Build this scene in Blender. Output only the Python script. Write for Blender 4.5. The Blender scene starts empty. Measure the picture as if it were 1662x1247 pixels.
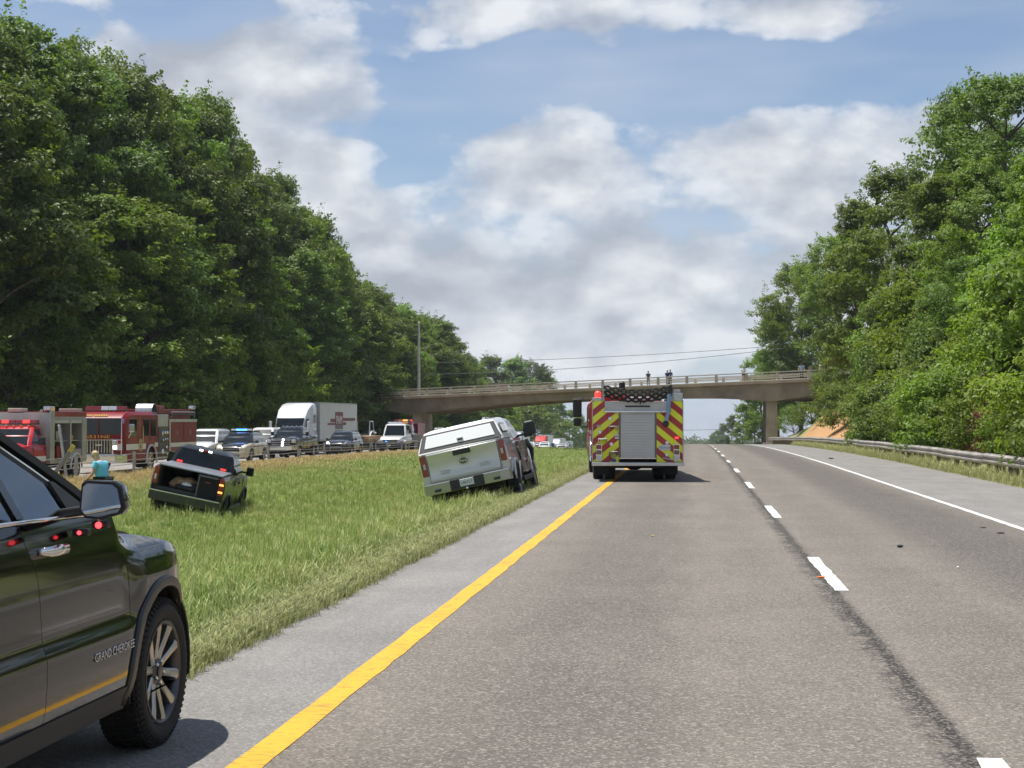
import bpy, bmesh, math, random
import numpy as np
from mathutils import Vector, Matrix, Euler
R = math.radians
sc = bpy.context.scene
col = sc.collection
random.seed(7)

# ------------------------------------------------------------------ camera
YAW, PITCH, CAMH, FPX = 6.64, 1.29, 1.72, 2500.0
cam_data = bpy.data.cameras.new('camera')
cam = bpy.data.objects.new('camera', cam_data); col.objects.link(cam)
cam.location = (0, 0, CAMH)
cam.rotation_euler = (R(90 + PITCH), 0, R(YAW))
cam_data.sensor_width = 36.0
cam_data.lens = 36.0 * FPX / 1662.0
cam_data.clip_end = 8000.0
cam_data.clip_start = 0.05
sc.camera = cam

# ------------------------------------------------------------------ sky with broken cumulus
SUN_DIR = Vector((-0.30, 0.05, 0.93)).normalized()
SUN_EL = math.asin(SUN_DIR.z)
world = bpy.data.worlds.new('World'); sc.world = world; world.use_nodes = True
nt = world.node_tree; nt.nodes.clear()
def N(t, typ, **kw):
    n = t.nodes.new(typ)
    for k, v in kw.items(): setattr(n, k, v)
    return n
def mth(t, op, a, b=None, c=None, clamp=False):
    n = t.nodes.new('ShaderNodeMath'); n.operation = op; n.use_clamp = clamp
    for i, v in enumerate((a, b, c)):
        if v is None: continue
        if isinstance(v, (int, float)): n.inputs[i].default_value = v
        else: t.links.new(v, n.inputs[i])
    return n.outputs[0]
def mixc(t, fac, a, b, blend='MIX'):
    n = t.nodes.new('ShaderNodeMix'); n.data_type = 'RGBA'; n.blend_type = blend
    for sock, v in ((n.inputs['Factor'], fac), (n.inputs[6], a), (n.inputs[7], b)):
        if isinstance(v, (int, float)): sock.default_value = v
        elif isinstance(v, tuple): sock.default_value = (*v, 1) if len(v) == 3 else v
        else: t.links.new(v, sock)
    return n.outputs[2]
def ramp(t, fac, stops):
    n = t.nodes.new('ShaderNodeValToRGB'); t.links.new(fac, n.inputs[0])
    e = n.color_ramp.elements
    while len(e) < len(stops): e.new(0.5)
    for el, (p, c) in zip(e, stops):
        el.position = p; el.color = (c, c, c, 1) if isinstance(c, (int, float)) else (*c, 1)
    return n.outputs[0]
def noise(t, vec, scale, detail=4, rough=0.55, w=None, dist=0.0):
    n = t.nodes.new('ShaderNodeTexNoise'); n.inputs['Scale'].default_value = scale
    n.inputs['Detail'].default_value = detail; n.inputs['Roughness'].default_value = rough
    n.inputs['Distortion'].default_value = dist
    if vec is not None: t.links.new(vec, n.inputs['Vector'])
    return n.outputs[0]
sky = N(nt, 'ShaderNodeTexSky', sky_type='NISHITA', sun_disc=False)
sky.sun_elevation = SUN_EL
sky.sun_rotation = math.atan2(SUN_DIR.x, SUN_DIR.y)
sky.air_density = 1.0; sky.dust_density = 0.25; sky.ozone_density = 2.5
tc = N(nt, 'ShaderNodeTexCoord')
def mapped(loc, scale):
    m = N(nt, 'ShaderNodeMapping'); m.inputs['Location'].default_value = loc; m.inputs['Scale'].default_value = scale
    nt.links.new(tc.outputs['Generated'], m.inputs['Vector']); return m.outputs[0]
SO = (1.37, 0.42, 0.11)
v1 = mapped(SO, (1.0, 1.0, 1.7))
v2 = mapped((SO[0] + 0.008, SO[1], SO[2] - 0.030), (1.0, 1.0, 1.7))   # sampled a little towards the light
big = noise(nt, v1, 7.0, 6, 0.56)
big2 = noise(nt, v2, 7.0, 6, 0.56)
def billow(v):
    n = N(nt, 'ShaderNodeTexVoronoi'); n.feature = 'F1'; n.inputs['Scale'].default_value = 15.0; n.inputs['Detail'].default_value = 1.0; n.inputs['Roughness'].default_value = 0.5
    nt.links.new(v, n.inputs['Vector']); return mth(nt, 'MULTIPLY', mth(nt, 'SUBTRACT', 0.86, n.outputs['Distance']), 0.17)
big = mth(nt, 'ADD', big, billow(v1)); big2 = mth(nt, 'ADD', big2, billow(v2))
sep = N(nt, 'ShaderNodeSeparateXYZ'); nt.links.new(tc.outputs['Generated'], sep.inputs[0])
def blob(dx, dz, rx, rz, amp):
    a = mth(nt, 'POWER', mth(nt, 'DIVIDE', mth(nt, 'SUBTRACT', sep.outputs[0], dx), rx), 2.0)
    b = mth(nt, 'POWER', mth(nt, 'DIVIDE', mth(nt, 'SUBTRACT', sep.outputs[2], dz), rz), 2.0)
    e = mth(nt, 'EXPONENT', mth(nt, 'MULTIPLY', mth(nt, 'ADD', a, b), -1.0))
    fwd = mth(nt, 'GREATER_THAN', sep.outputs[1], 0.0)
    return mth(nt, 'MULTIPLY', mth(nt, 'MULTIPLY', e, amp), fwd)
def pxdir(px, py):
    y, p = R(YAW), R(PITCH)
    f = Vector((-math.sin(y) * math.cos(p), math.cos(y) * math.cos(p), math.sin(p)))
    r = Vector((math.cos(y), math.sin(y), 0)); u = r.cross(f)
    return (f + r * ((px - 831) / FPX) + u * ((623.5 - py) / FPX))
shape = None
for (px, py, rx, rz, amp) in SKYBLOBS if 'SKYBLOBS' in globals() else (
        (430, 90, 0.095, 0.034, 0.20), (880, 20, 0.09, 0.020, 0.16), (1320, 20, 0.09, 0.016, 0.12), (880, 270, 0.05, 0.022, 0.10), (500, 260, 0.045, 0.03, 0.13), (30, 60, 0.03, 0.03, -0.25), (640, 280, 0.03, 0.016, -0.08), (850, 360, 0.05, 0.012, -0.08),
        (1220, 280, 0.10, 0.034, 0.15), (980, 480, 0.20, 0.045, 0.12), (1000, 130, 0.13, 0.020, -0.18), (1380, 120, 0.15, 0.020, -0.20), (560, 215, 0.04, 0.012, -0.2), (640, 265, 0.03, 0.012, -0.2)):
    d = pxdir(px, py).normalized()
    s = blob(d.x, d.z, rx, rz, amp)
    shape = s if shape is None else mth(nt, 'ADD', shape, s)
low = mth(nt, 'MULTIPLY', mth(nt, 'SUBTRACT', 0.22, mth(nt, 'ABSOLUTE', sep.outputs[2])), 0.25)
dens = mth(nt, 'ADD', mth(nt, 'ADD', big, shape), low)
dens2 = mth(nt, 'ADD', mth(nt, 'ADD', big2, shape), low)
cover = ramp(nt, dens, [(0.485, 0.0), (0.545, 0.70), (0.66, 1.0)])
thick = mth(nt, 'SUBTRACT', dens2, dens)
lit = mth(nt, 'ADD', mth(nt, 'MULTIPLY', thick, -3.8), 0.54, clamp=True)
depth = ramp(nt, dens, [(0.55, 1.0), (0.85, 0.35)])
shade = mth(nt, 'MULTIPLY', lit, mth(nt, 'ADD', mth(nt, 'MULTIPLY', depth, 0.6), 0.4))
cloudcol = ramp(nt, shade, [(0.0, (4.3, 4.7, 5.4)), (0.25, (5.1, 5.5, 6.2)), (0.5, (6.3, 6.7, 7.3)), (0.8, (8.2, 8.5, 8.9))])
wisp = noise(nt, mapped((4.1, 2.2, 0.3), (1.0, 1.0, 4.5)), 4.0, 3, 0.6)
haze_f = ramp(nt, wisp, [(0.40, 0.18), (0.70, 0.60)])
skyc = mixc(nt, haze_f, mixc(nt, 1.0, sky.outputs[0], (0.95, 1.0, 1.08), 'MULTIPLY'), (5.6, 6.3, 7.4))
hor = ramp(nt, mth(nt, 'ABSOLUTE', sep.outputs[2]), [(0.0, 0.75), (0.16, 0.0)])
skyc = mixc(nt, hor, skyc, (5.7, 6.5, 7.7))
final = mixc(nt, cover, skyc, cloudcol)
bg = N(nt, 'ShaderNodeBackground'); bg.inputs['Strength'].default_value = 0.086
nt.links.new(final, bg.inputs['Color'])
wo = N(nt, 'ShaderNodeOutputWorld'); nt.links.new(bg.outputs[0], wo.inputs['Surface'])

# ------------------------------------------------------------------ sun, exposure
sun_d = bpy.data.lights.new('sun', 'SUN'); sun_d.energy = 5.0; sun_d.angle = R(0.5); sun_d.color = (1.0, 0.955, 0.88)
sun = bpy.data.objects.new('sun', sun_d); col.objects.link(sun)
sun.rotation_euler = (-SUN_DIR).to_track_quat('-Z', 'Y').to_euler()
sun.location = (-30, 10, 80)
vs = sc.view_settings
vs.view_transform = 'Standard'; vs.look = 'None'; vs.exposure = 0.24; vs.gamma = 1.0; vs.use_curve_mapping = False
sc.cycles.max_bounces = 6; sc.cycles.transparent_max_bounces = 8; sc.cycles.transmission_bounces = 3
sc.cycles.diffuse_bounces = 2; sc.cycles.glossy_bounces = 3; sc.cycles.volume_bounces = 0
sc.cycles.caustics_reflective = False; sc.cycles.caustics_refractive = False
sc.cycles.use_denoising = True; sc.cycles.use_adaptive_sampling = True; sc.cycles.adaptive_threshold = 0.025

# ------------------------------------------------------------------ helpers
def ray(px, py): return pxdir(px, py)
def at(px, py, Y):
    """world point at photo pixel, at distance Y down the road"""
    d = ray(px, py); k = Y / d.y
    return Vector((d.x * k, Y, CAMH + d.z * k))
def Yat(px, X):
    d = ray(px, 680); return X * d.y / d.x

MATS = {}
def mat(name, color=(0.5, 0.5, 0.5), rough=0.5, metal=0.0, coat=0.0, var=0.0, vscale=3.0, bump=0.0, bscale=40.0,
        emit=None, estr=0.0, spec=0.5, dirt=0.0, alpha=None, trans=0.0):
    """plain procedural surface: base colour with uneven tone, dirt near the ground, fine relief"""
    if name in MATS: return MATS[name]
    m = bpy.data.materials.new(name); m.use_nodes = True; MATS[name] = m
    t = m.node_tree; p = t.nodes['Principled BSDF']
    p.inputs['Base Color'].default_value = (*color, 1); p.inputs['Roughness'].default_value = rough
    p.inputs['Metallic'].default_value = metal; p.inputs['Coat Weight'].default_value = coat
    p.inputs['Coat Roughness'].default_value = 0.04
    p.inputs['Specular IOR Level'].default_value = spec
    p.inputs['Transmission Weight'].default_value = trans
    if emit: p.inputs['Emission Color'].default_value = (*emit, 1); p.inputs['Emission Strength'].default_value = estr
    c = None
    tc_ = t.nodes.new('ShaderNodeTexCoord')
    if var > 0:
        n = noise(t, tc_.outputs['Object'], vscale, 6, 0.6)
        lo = tuple(x * (1 - var) for x in color); hi = tuple(min(1, x * (1 + var)) for x in color)
        c = mixc(t, ramp(t, n, [(0.3, 0.0), (0.7, 1.0)]), lo, hi)
        r = mth(t, 'ADD', mth(t, 'MULTIPLY', n, 0.25 * var + 0.05), rough - 0.5 * (0.25 * var + 0.05))
        t.links.new(r, p.inputs['Roughness'])
    if dirt > 0:
        s = t.nodes.new('ShaderNodeSeparateXYZ'); t.links.new(tc_.outputs['Object'], s.inputs[0])
        n2 = noise(t, tc_.outputs['Object'], 7.0, 5, 0.65)
        d = mth(t, 'MULTIPLY', mth(t, 'SUBTRACT', mth(t, 'ADD', 0.75, mth(t, 'MULTIPLY', n2, 0.5)), s.outputs[2], clamp=True), dirt)
        c = mixc(t, d, c if c is not None else color, (0.20, 0.165, 0.125))
        t.links.new(mth(t, 'ADD', mth(t, 'MULTIPLY', d, 0.5), rough, clamp=True), p.inputs['Roughness'])
    if c is not None: t.links.new(c, p.inputs['Base Color'])
    if bump > 0:
        b = t.nodes.new('ShaderNodeBump'); b.inputs['Strength'].default_value = bump; b.inputs['Distance'].default_value = 0.01
        t.links.new(noise(t, tc_.outputs['Object'], bscale, 5, 0.6), b.inputs['Height']); t.links.new(b.outputs[0], p.inputs['Normal'])
    return m

class MB:
    """collects shapes; build() links them as ONE mesh object"""
    def __init__(s): s.v = []; s.f = []
    def add(s, verts, faces, M=None):
        o = len(s.v)
        s.v += [tuple(M @ Vector(p)) for p in verts] if M is not None else [tuple(p) for p in verts]
        s.f += [tuple(i + o for i in f) for f in faces]; return s
    def box(s, c, d, M=None, rot=None, taper=(1, 1)):
        x, y, z = d[0] / 2, d[1] / 2, d[2] / 2; tx, ty = taper
        V = [(-x, -y, -z), (x, -y, -z), (x, y, -z), (-x, y, -z), (-x * tx, -y * ty, z), (x * tx, -y * ty, z), (x * tx, y * ty, z), (-x * tx, y * ty, z)]
        T = Matrix.Translation(c)
        if rot: T = T @ Euler(rot).to_matrix().to_4x4()
        if M is not None: T = M @ T
        return s.add(V, [(0, 3, 2, 1), (4, 5, 6, 7), (0, 1, 5, 4), (1, 2, 6, 5), (2, 3, 7, 6), (3, 0, 4, 7)], T)
    def bb(s, x0, x1, y0, y1, z0, z1, M=None):
        return s.box(((x0 + x1) / 2, (y0 + y1) / 2, (z0 + z1) / 2), (abs(x1 - x0), abs(y1 - y0), abs(z1 - z0)), M)
    def prism(s, poly, axis, a, b, M=None):
        """polygon (u,v) extruded along axis: x -> (y,z), y -> (x,z), z -> (x,y)"""
        n = len(poly)
        def P(u, v, w): return {'x': (w, u, v), 'y': (u, w, v), 'z': (u, v, w)}[axis]
        V = [P(u, v, a) for u, v in poly] + [P(u, v, b) for u, v in poly]
        F = [tuple(range(n)), tuple(range(2 * n - 1, n - 1, -1))] + [(i, i + n, (i + 1) % n + n, (i + 1) % n) for i in range(n)]
        return s.add(V, F, M)
    def tube(s, pts, r, n=8, M=None, cap=True):
        pts = [Vector(p) for p in pts]; k = len(pts); V = []; F = []
        rr = r if isinstance(r, (list, tuple)) else [r] * k
        up = Vector((0, 0, 1))
        for i, p in enumerate(pts):
            d = (pts[min(i + 1, k - 1)] - pts[max(i - 1, 0)]).normalized()
            a = d.cross(up if abs(d.z) < 0.95 else Vector((1, 0, 0))).normalized(); b = d.cross(a)
            for j in range(n):
                t = 2 * math.pi * j / n; V.append(p + (a * math.cos(t) + b * math.sin(t)) * rr[i])
        for i in range(k - 1):
            for j in range(n):
                j2 = (j + 1) % n; F.append((i * n + j, i * n + j2, (i + 1) * n + j2, (i + 1) * n + j))
        if cap: F += [tuple(range(n - 1, -1, -1)), tuple(range((k - 1) * n, k * n))]
        return s.add(V, F, M)
    def lathe(s, prof, n=24, M=None, closed=False):
        """profile [(r, h)] spun about the local X axis (h along X)"""
        V = []; F = []; k = len(prof)
        for (r, h) in prof:
            for j in range(n):
                t = 2 * math.pi * j / n; V.append((h, r * math.cos(t), r * math.sin(t)))
        for i in range(k if closed else k - 1):
            i2 = (i + 1) % k
            for j in range(n):
                j2 = (j + 1) % n; F.append((i * n + j, i2 * n + j, i2 * n + j2, i * n + j2))
        if not closed: F += [tuple(range(n)), tuple(range(k * n - 1, (k - 1) * n - 1, -1))]
        return s.add(V, F, M)
    def loft(s, rings, M=None, cap=True, close=True):
        n = len(rings[0]); V = [p for r_ in rings for p in r_]; F = []
        for i in range(len(rings) - 1):
            for j in range(n if close else n - 1):
                j2 = (j + 1) % n; F.append((i * n + j, i * n + j2, (i + 1) * n + j2, (i + 1) * n + j))
        if cap: F += [tuple(range(n - 1, -1, -1)), tuple(range((len(rings) - 1) * n, len(rings) * n))]
        return s.add(V, F, M)
    def ball(s, c, r, n=10, m=7, M=None):
        rx, ry, rz = r if isinstance(r, (tuple, list)) else (r, r, r); V = []; F = []
        for i in range(m + 1):
            ph = math.pi * i / m
            for j in range(n):
                t = 2 * math.pi * j / n
                V.append((c[0] + rx * math.sin(ph) * math.cos(t), c[1] + ry * math.sin(ph) * math.sin(t), c[2] + rz * math.cos(ph)))
        for i in range(m):
            for j in range(n):
                j2 = (j + 1) % n; F.append((i * n + j, (i + 1) * n + j, (i + 1) * n + j2, i * n + j2))
        return s.add(V, F, M)
    def slab(s, q, th, M=None):
        """four corner points given a thickness (along their normal)"""
        q = [Vector(p) for p in q]; nrm = (q[1] - q[0]).cross(q[3] - q[0]).normalized() * th
        V = q + [p + nrm for p in q]
        return s.add(V, [(3, 2, 1, 0), (4, 5, 6, 7), (0, 1, 5, 4), (1, 2, 6, 5), (2, 3, 7, 6), (3, 0, 4, 7)], M)
    def mesh(s, name, bevel=0.0, seg=2, smooth=None, merge=True):
        me = bpy.data.meshes.new(name); me.from_pydata(s.v, [], s.f)
        bm = bmesh.new(); bm.from_mesh(me)
        if merge: bmesh.ops.remove_doubles(bm, verts=bm.verts, dist=1e-5)
        bmesh.ops.recalc_face_normals(bm, faces=bm.faces)
        if bevel > 0:
            es = [e for e in bm.edges if len(e.link_faces) == 2 and e.calc_face_angle(0) > R(28)]
            if es: bmesh.ops.bevel(bm, geom=es, offset=bevel, segments=seg, affect='EDGES', profile=0.5, clamp_overlap=True)
        bm.to_mesh(me); bm.free()
        if smooth:
            for p in me.polygons: p.use_smooth = True
            me.set_sharp_from_angle(angle=R(smooth))
        return me
    def build(s, name, m, parent=None, bevel=0.0, seg=2, smooth=None):
        return obj(name, s.mesh(name, bevel, seg, smooth), m, parent)
def obj(name, me, m=None, parent=None):
    if m is not None:
        me.materials.clear(); me.materials.append(m)
    o = bpy.data.objects.new(name, me); col.objects.link(o)
    if parent is not None: o.parent = parent
    return o
def tag(o, label, cat, group=None):
    o['label'] = label; o['category'] = cat
    if group: o['group'] = group
    return o
def thing(name, label, cat, loc=(0, 0, 0), rot=(0, 0, 0), group=None):
    o = bpy.data.objects.new(name, None); col.objects.link(o); o.empty_display_size = 0.3
    o.location = loc; o.rotation_euler = rot
    return tag(o, label, cat, group)
def struct(o): o['kind'] = 'structure'; return o
def stuff(o, label=None, cat=None):
    o['kind'] = 'stuff'
    if label: o['label'] = label; o['category'] = cat
    return o
def copy_tree(o, parent=None):
    c = o.copy(); col.objects.link(c); c.parent = parent
    for ch in o.children: copy_tree(ch, c)
    return c
def text_part(s, size, m, parent, M, name='lettering', ext=0.004, align='CENTER', xs=1.0):
    cu = bpy.data.curves.new(name, 'FONT'); cu.body = s; cu.size = size; cu.extrude = ext; cu.align_x = align; cu.align_y = 'CENTER'
    cu.resolution_u = 3
    t = bpy.data.objects.new('tmp', cu); col.objects.link(t)
    dg = bpy.context.evaluated_depsgraph_get()
    me = bpy.data.meshes.new_from_object(t.evaluated_get(dg)); me.name = name
    bpy.data.objects.remove(t)
    me.transform(M @ Matrix.Diagonal((xs, 1, 1, 1)))
    return obj(name, me, m, parent)
def boolean(me, cutters):
    """cut closed meshes out of a closed mesh"""
    a = bpy.data.objects.new('tmp_a', me); col.objects.link(a); tmp = [a]
    for c in cutters:
        b = bpy.data.objects.new('tmp_b', c); col.objects.link(b); tmp.append(b)
        md = a.modifiers.new('b', 'BOOLEAN'); md.object = b; md.operation = 'DIFFERENCE'; md.solver = 'EXACT'
    dg = bpy.context.evaluated_depsgraph_get()
    out = bpy.data.meshes.new_from_object(a.evaluated_get(dg))
    for o in tmp: bpy.data.objects.remove(o)
    return out
def smooth_mesh(me, ang=35):
    for p in me.polygons: p.use_smooth = True
    me.set_sharp_from_angle(angle=R(ang)); return me
# ------------------------------------------------------------------ terrain
def drop(Y):
    """the carriageway runs level, then over a crest and down a long grade"""
    if Y <= 50: return 0.0
    u = min(Y, 250) - 50; d = 0.0000747 * u * u
    if Y > 250: d += 0.0299 * (Y - 250)
    return d
EDGE_L, EDGE_R = -3.36, 8.2          # pavement edges of the near carriageway
OPP_R, OPP_L = -24.2, -33.2          # the other carriageway
OPP_Z = -0.70
CS = [(-700, 6), (-300, 5), (-120, 4), (-80, 3.2), (-60, 2.2), (-48, 0.9), (-42, -0.2), (-38, -0.6), (-35, -0.67), (OPP_L - 0.12, -0.695), (OPP_L + 0.12, -0.76), (-30, -0.76),
      (OPP_R - 0.12, -0.76), (OPP_R + 0.12, -0.695), (-22.5, -0.66), (-20.5, -0.62), (-18, -0.66), (-16, -0.74), (-14, -0.84), (-13, -0.93), (-12, -1.00), (-11, -1.04),
      (-10, -1.02), (-9, -0.92), (-8, -0.76), (-7, -0.56), (-6, -0.37), (-5.2, -0.22), (-4.6, -0.11), (-4.0, -0.03), (EDGE_L - 0.12, 0.005), (EDGE_L + 0.12, -0.05),
      (0, -0.05), (4, -0.05), (EDGE_R - 0.12, -0.05), (EDGE_R + 0.12, 0.005), (9.2, -0.02), (10.2, 0.10), (11.2, 0.45), (12.5, 1.1), (14, 2.0), (16, 3.1), (19, 4.4),
      (24, 5.4), (32, 6.2), (50, 7), (90, 8), (200, 8), (700, 8)]
CX = [c[0] for c in CS]; CZ = [c[1] for c in CS]
def gz(X, Y):
    z = float(np.interp(X, CX, CZ))
    if X > 10.2:      # the approach bank of the overpass is steeper
        k = max(0.0, 1 - abs(Y - 155) / 28.0); z += k * min(2.6, (X - 10.2) * 0.55)
        if Y > 185: z *= max(0.25, 1 - (Y - 185) / 160.0)
    return z - drop(Y)
def terrain():
    Ys = [-80, -50, -30, -15] + list(np.arange(0, 60, 4)) + list(np.arange(60, 260, 5)) + list(np.arange(260, 500, 20)) + list(np.arange(500, 1400, 75)) + [1400, 1700, 2100, 3000, 5000]
    V = []; F = []; n = len(CX)
    rnd = random.Random(3)
    for Y in Ys:
        for X in CX:
            paved = OPP_L - 0.5 < X < OPP_R + 0.5 or EDGE_L - 0.5 < X < EDGE_R + 0.5
            j = 0 if paved else rnd.uniform(-0.04, 0.04) * (1 if abs(X) < 40 else 6)
            V.append((X, Y, gz(X, Y) + j))
    for i in range(len(Ys) - 1):
        for j in range(n - 1): F.append((i * n + j, i * n + j + 1, (i + 1) * n + j + 1, (i + 1) * n + j))
    m = MB(); m.v = V; m.f = F
    me = m.mesh('ground', smooth=60, merge=False)
    return me
def grass_colour(t, pos):
    """meadow colour over the ground: lush green with straw patches, drier towards the far carriageway"""
    s = t.nodes.new('ShaderNodeSeparateXYZ'); t.links.new(pos, s.inputs[0])
    n1 = noise(t, pos, 0.35, 5, 0.6); n2 = noise(t, pos, 1.6, 5, 0.6)
    g = mixc(t, ramp(t, n1, [(0.35, 0.0), (0.65, 1.0)]), (0.118, 0.215, 0.034), (0.215, 0.305, 0.058))
    g = mixc(t, ramp(t, n2, [(0.52, 0.0), (0.70, 0.75)]), g, (0.36, 0.32, 0.13))
    n3 = noise(t, pos, 0.16, 4, 0.6)
    g = mixc(t, ramp(t, n3, [(0.46, 0.0), (0.66, 0.5)]), g, (0.25, 0.27, 0.075))
    wob = mth(t, 'ADD', s.outputs[0], mth(t, 'MULTIPLY', mth(t, 'SUBTRACT', noise(t, pos, 0.22, 5, 0.65), 0.5), 9.0))
    dry = N(t, 'ShaderNodeMapRange'); t.links.new(wob, dry.inputs[0])
    for i, v in zip((1, 2, 3, 4), (-17.0, -20.5, 0.0, 1.0)): dry.inputs[i].default_value = v
    g = mixc(t, mth(t, 'MULTIPLY', dry.outputs[0], 0.9), g, mixc(t, n2, (0.30, 0.19, 0.085), (0.44, 0.33, 0.15)))
    fr = N(t, 'ShaderNodeMapRange'); t.links.new(mth(t, 'ADD', s.outputs[0], mth(t, 'MULTIPLY', n2, 0.5)), fr.inputs[0])
    for i, v in zip((1, 2, 3, 4), (-4.3, -3.4, 0.0, 1.0)): fr.inputs[i].default_value = v
    pale = mth(t, 'MULTIPLY', fr.outputs[0], 0.8)
    g = mixc(t, pale, g, (0.36, 0.37, 0.17))
    return g, s
def ground_material():
    m = bpy.data.materials.new('meadow_ground'); m.use_nodes = True; t = m.node_tree; p = t.nodes['Principled BSDF']
    ge = t.nodes.new('ShaderNodeNewGeometry'); pos = ge.outputs['Position']
    g, s = grass_colour(t, pos)
    soil = mixc(t, noise(t, pos, 2.5, 6, 0.6), (0.07, 0.07, 0.025), (0.16, 0.14, 0.05))
    c = mixc(t, ramp(t, noise(t, pos, 5.0, 6, 0.7), [(0.4, 0.0), (0.65, 0.8)]), g, soil)
    # bare clay on the approach bank, forest floor under the trees
    a = mth(t, 'MULTIPLY', mth(t, 'GREATER_THAN', s.outputs[0], 9.7), mth(t, 'LESS_THAN', s.outputs[0], 15.5))
    yb = mth(t, 'SUBTRACT', 1.0, mth(t, 'DIVIDE', mth(t, 'ABSOLUTE', mth(t, 'SUBTRACT', s.outputs[1], 136.0)), 26.0), clamp=True)
    clay = mth(t, 'MULTIPLY', a, ramp(t, mth(t, 'ADD', yb, mth(t, 'MULTIPLY', noise(t, pos, 0.5, 5), 0.3)), [(0.30, 0.0), (0.45, 1.0)]))
    stripe = noise(t, pos, 1.2, 6, 0.7)
    c = mixc(t, clay, c, mixc(t, stripe, (0.36, 0.19, 0.085), (0.58, 0.36, 0.19)))
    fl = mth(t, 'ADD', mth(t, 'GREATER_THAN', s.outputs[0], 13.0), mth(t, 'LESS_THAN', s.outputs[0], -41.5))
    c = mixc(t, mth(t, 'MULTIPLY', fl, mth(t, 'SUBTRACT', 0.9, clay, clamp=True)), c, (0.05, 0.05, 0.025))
    t.links.new(c, p.inputs['Base Color']); p.inputs['Roughness'].default_value = 0.95; p.inputs['Specular IOR Level'].default_value = 0.15
    b = t.nodes.new('ShaderNodeBump'); b.inputs['Strength'].default_value = 0.8; b.inputs['Distance'].default_value = 0.08
    t.links.new(noise(t, pos, 9.0, 6, 0.7), b.inputs['Height']); t.links.new(b.outputs[0], p.inputs['Normal'])
    return m
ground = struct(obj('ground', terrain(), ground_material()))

# ------------------------------------------------------------------ pavements and paint
ROADY = [-40, -20] + list(np.arange(0, 60, 3.0)) + list(np.arange(60, 260, 4.0)) + list(np.arange(260, 700, 20.0)) + [800, 1000, 1200, 1400]
def sheet(name, xs, zoff, m, ys=ROADY, base=0.0):
    V = []; F = []; n = len(xs)
    for Y in ys:
        for X in xs: V.append((X, Y, base - drop(Y) + zoff))
    for i in range(len(ys) - 1):
        for j in range(n - 1): F.append((i * n + j, i * n + j + 1, (i + 1) * n + j + 1, (i + 1) * n + j))
    b = MB(); b.v = V; b.f = F
    o = obj(name, b.mesh(name, smooth=60, merge=False), m); return struct(o)
def xband(t, X, c, w, soft):
    """1 inside a strip of half-width w round x=c"""
    d = mth(t, 'ABSOLUTE', mth(t, 'SUBTRACT', X, c))
    n = N(t, 'ShaderNodeMapRange'); t.links.new(d, n.inputs[0]); n.interpolation_type = 'SMOOTHSTEP'
    for i, v in zip((1, 2, 3, 4), (w, w + soft, 1.0, 0.0)): n.inputs[i].default_value = v
    return n.outputs[0]
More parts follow.
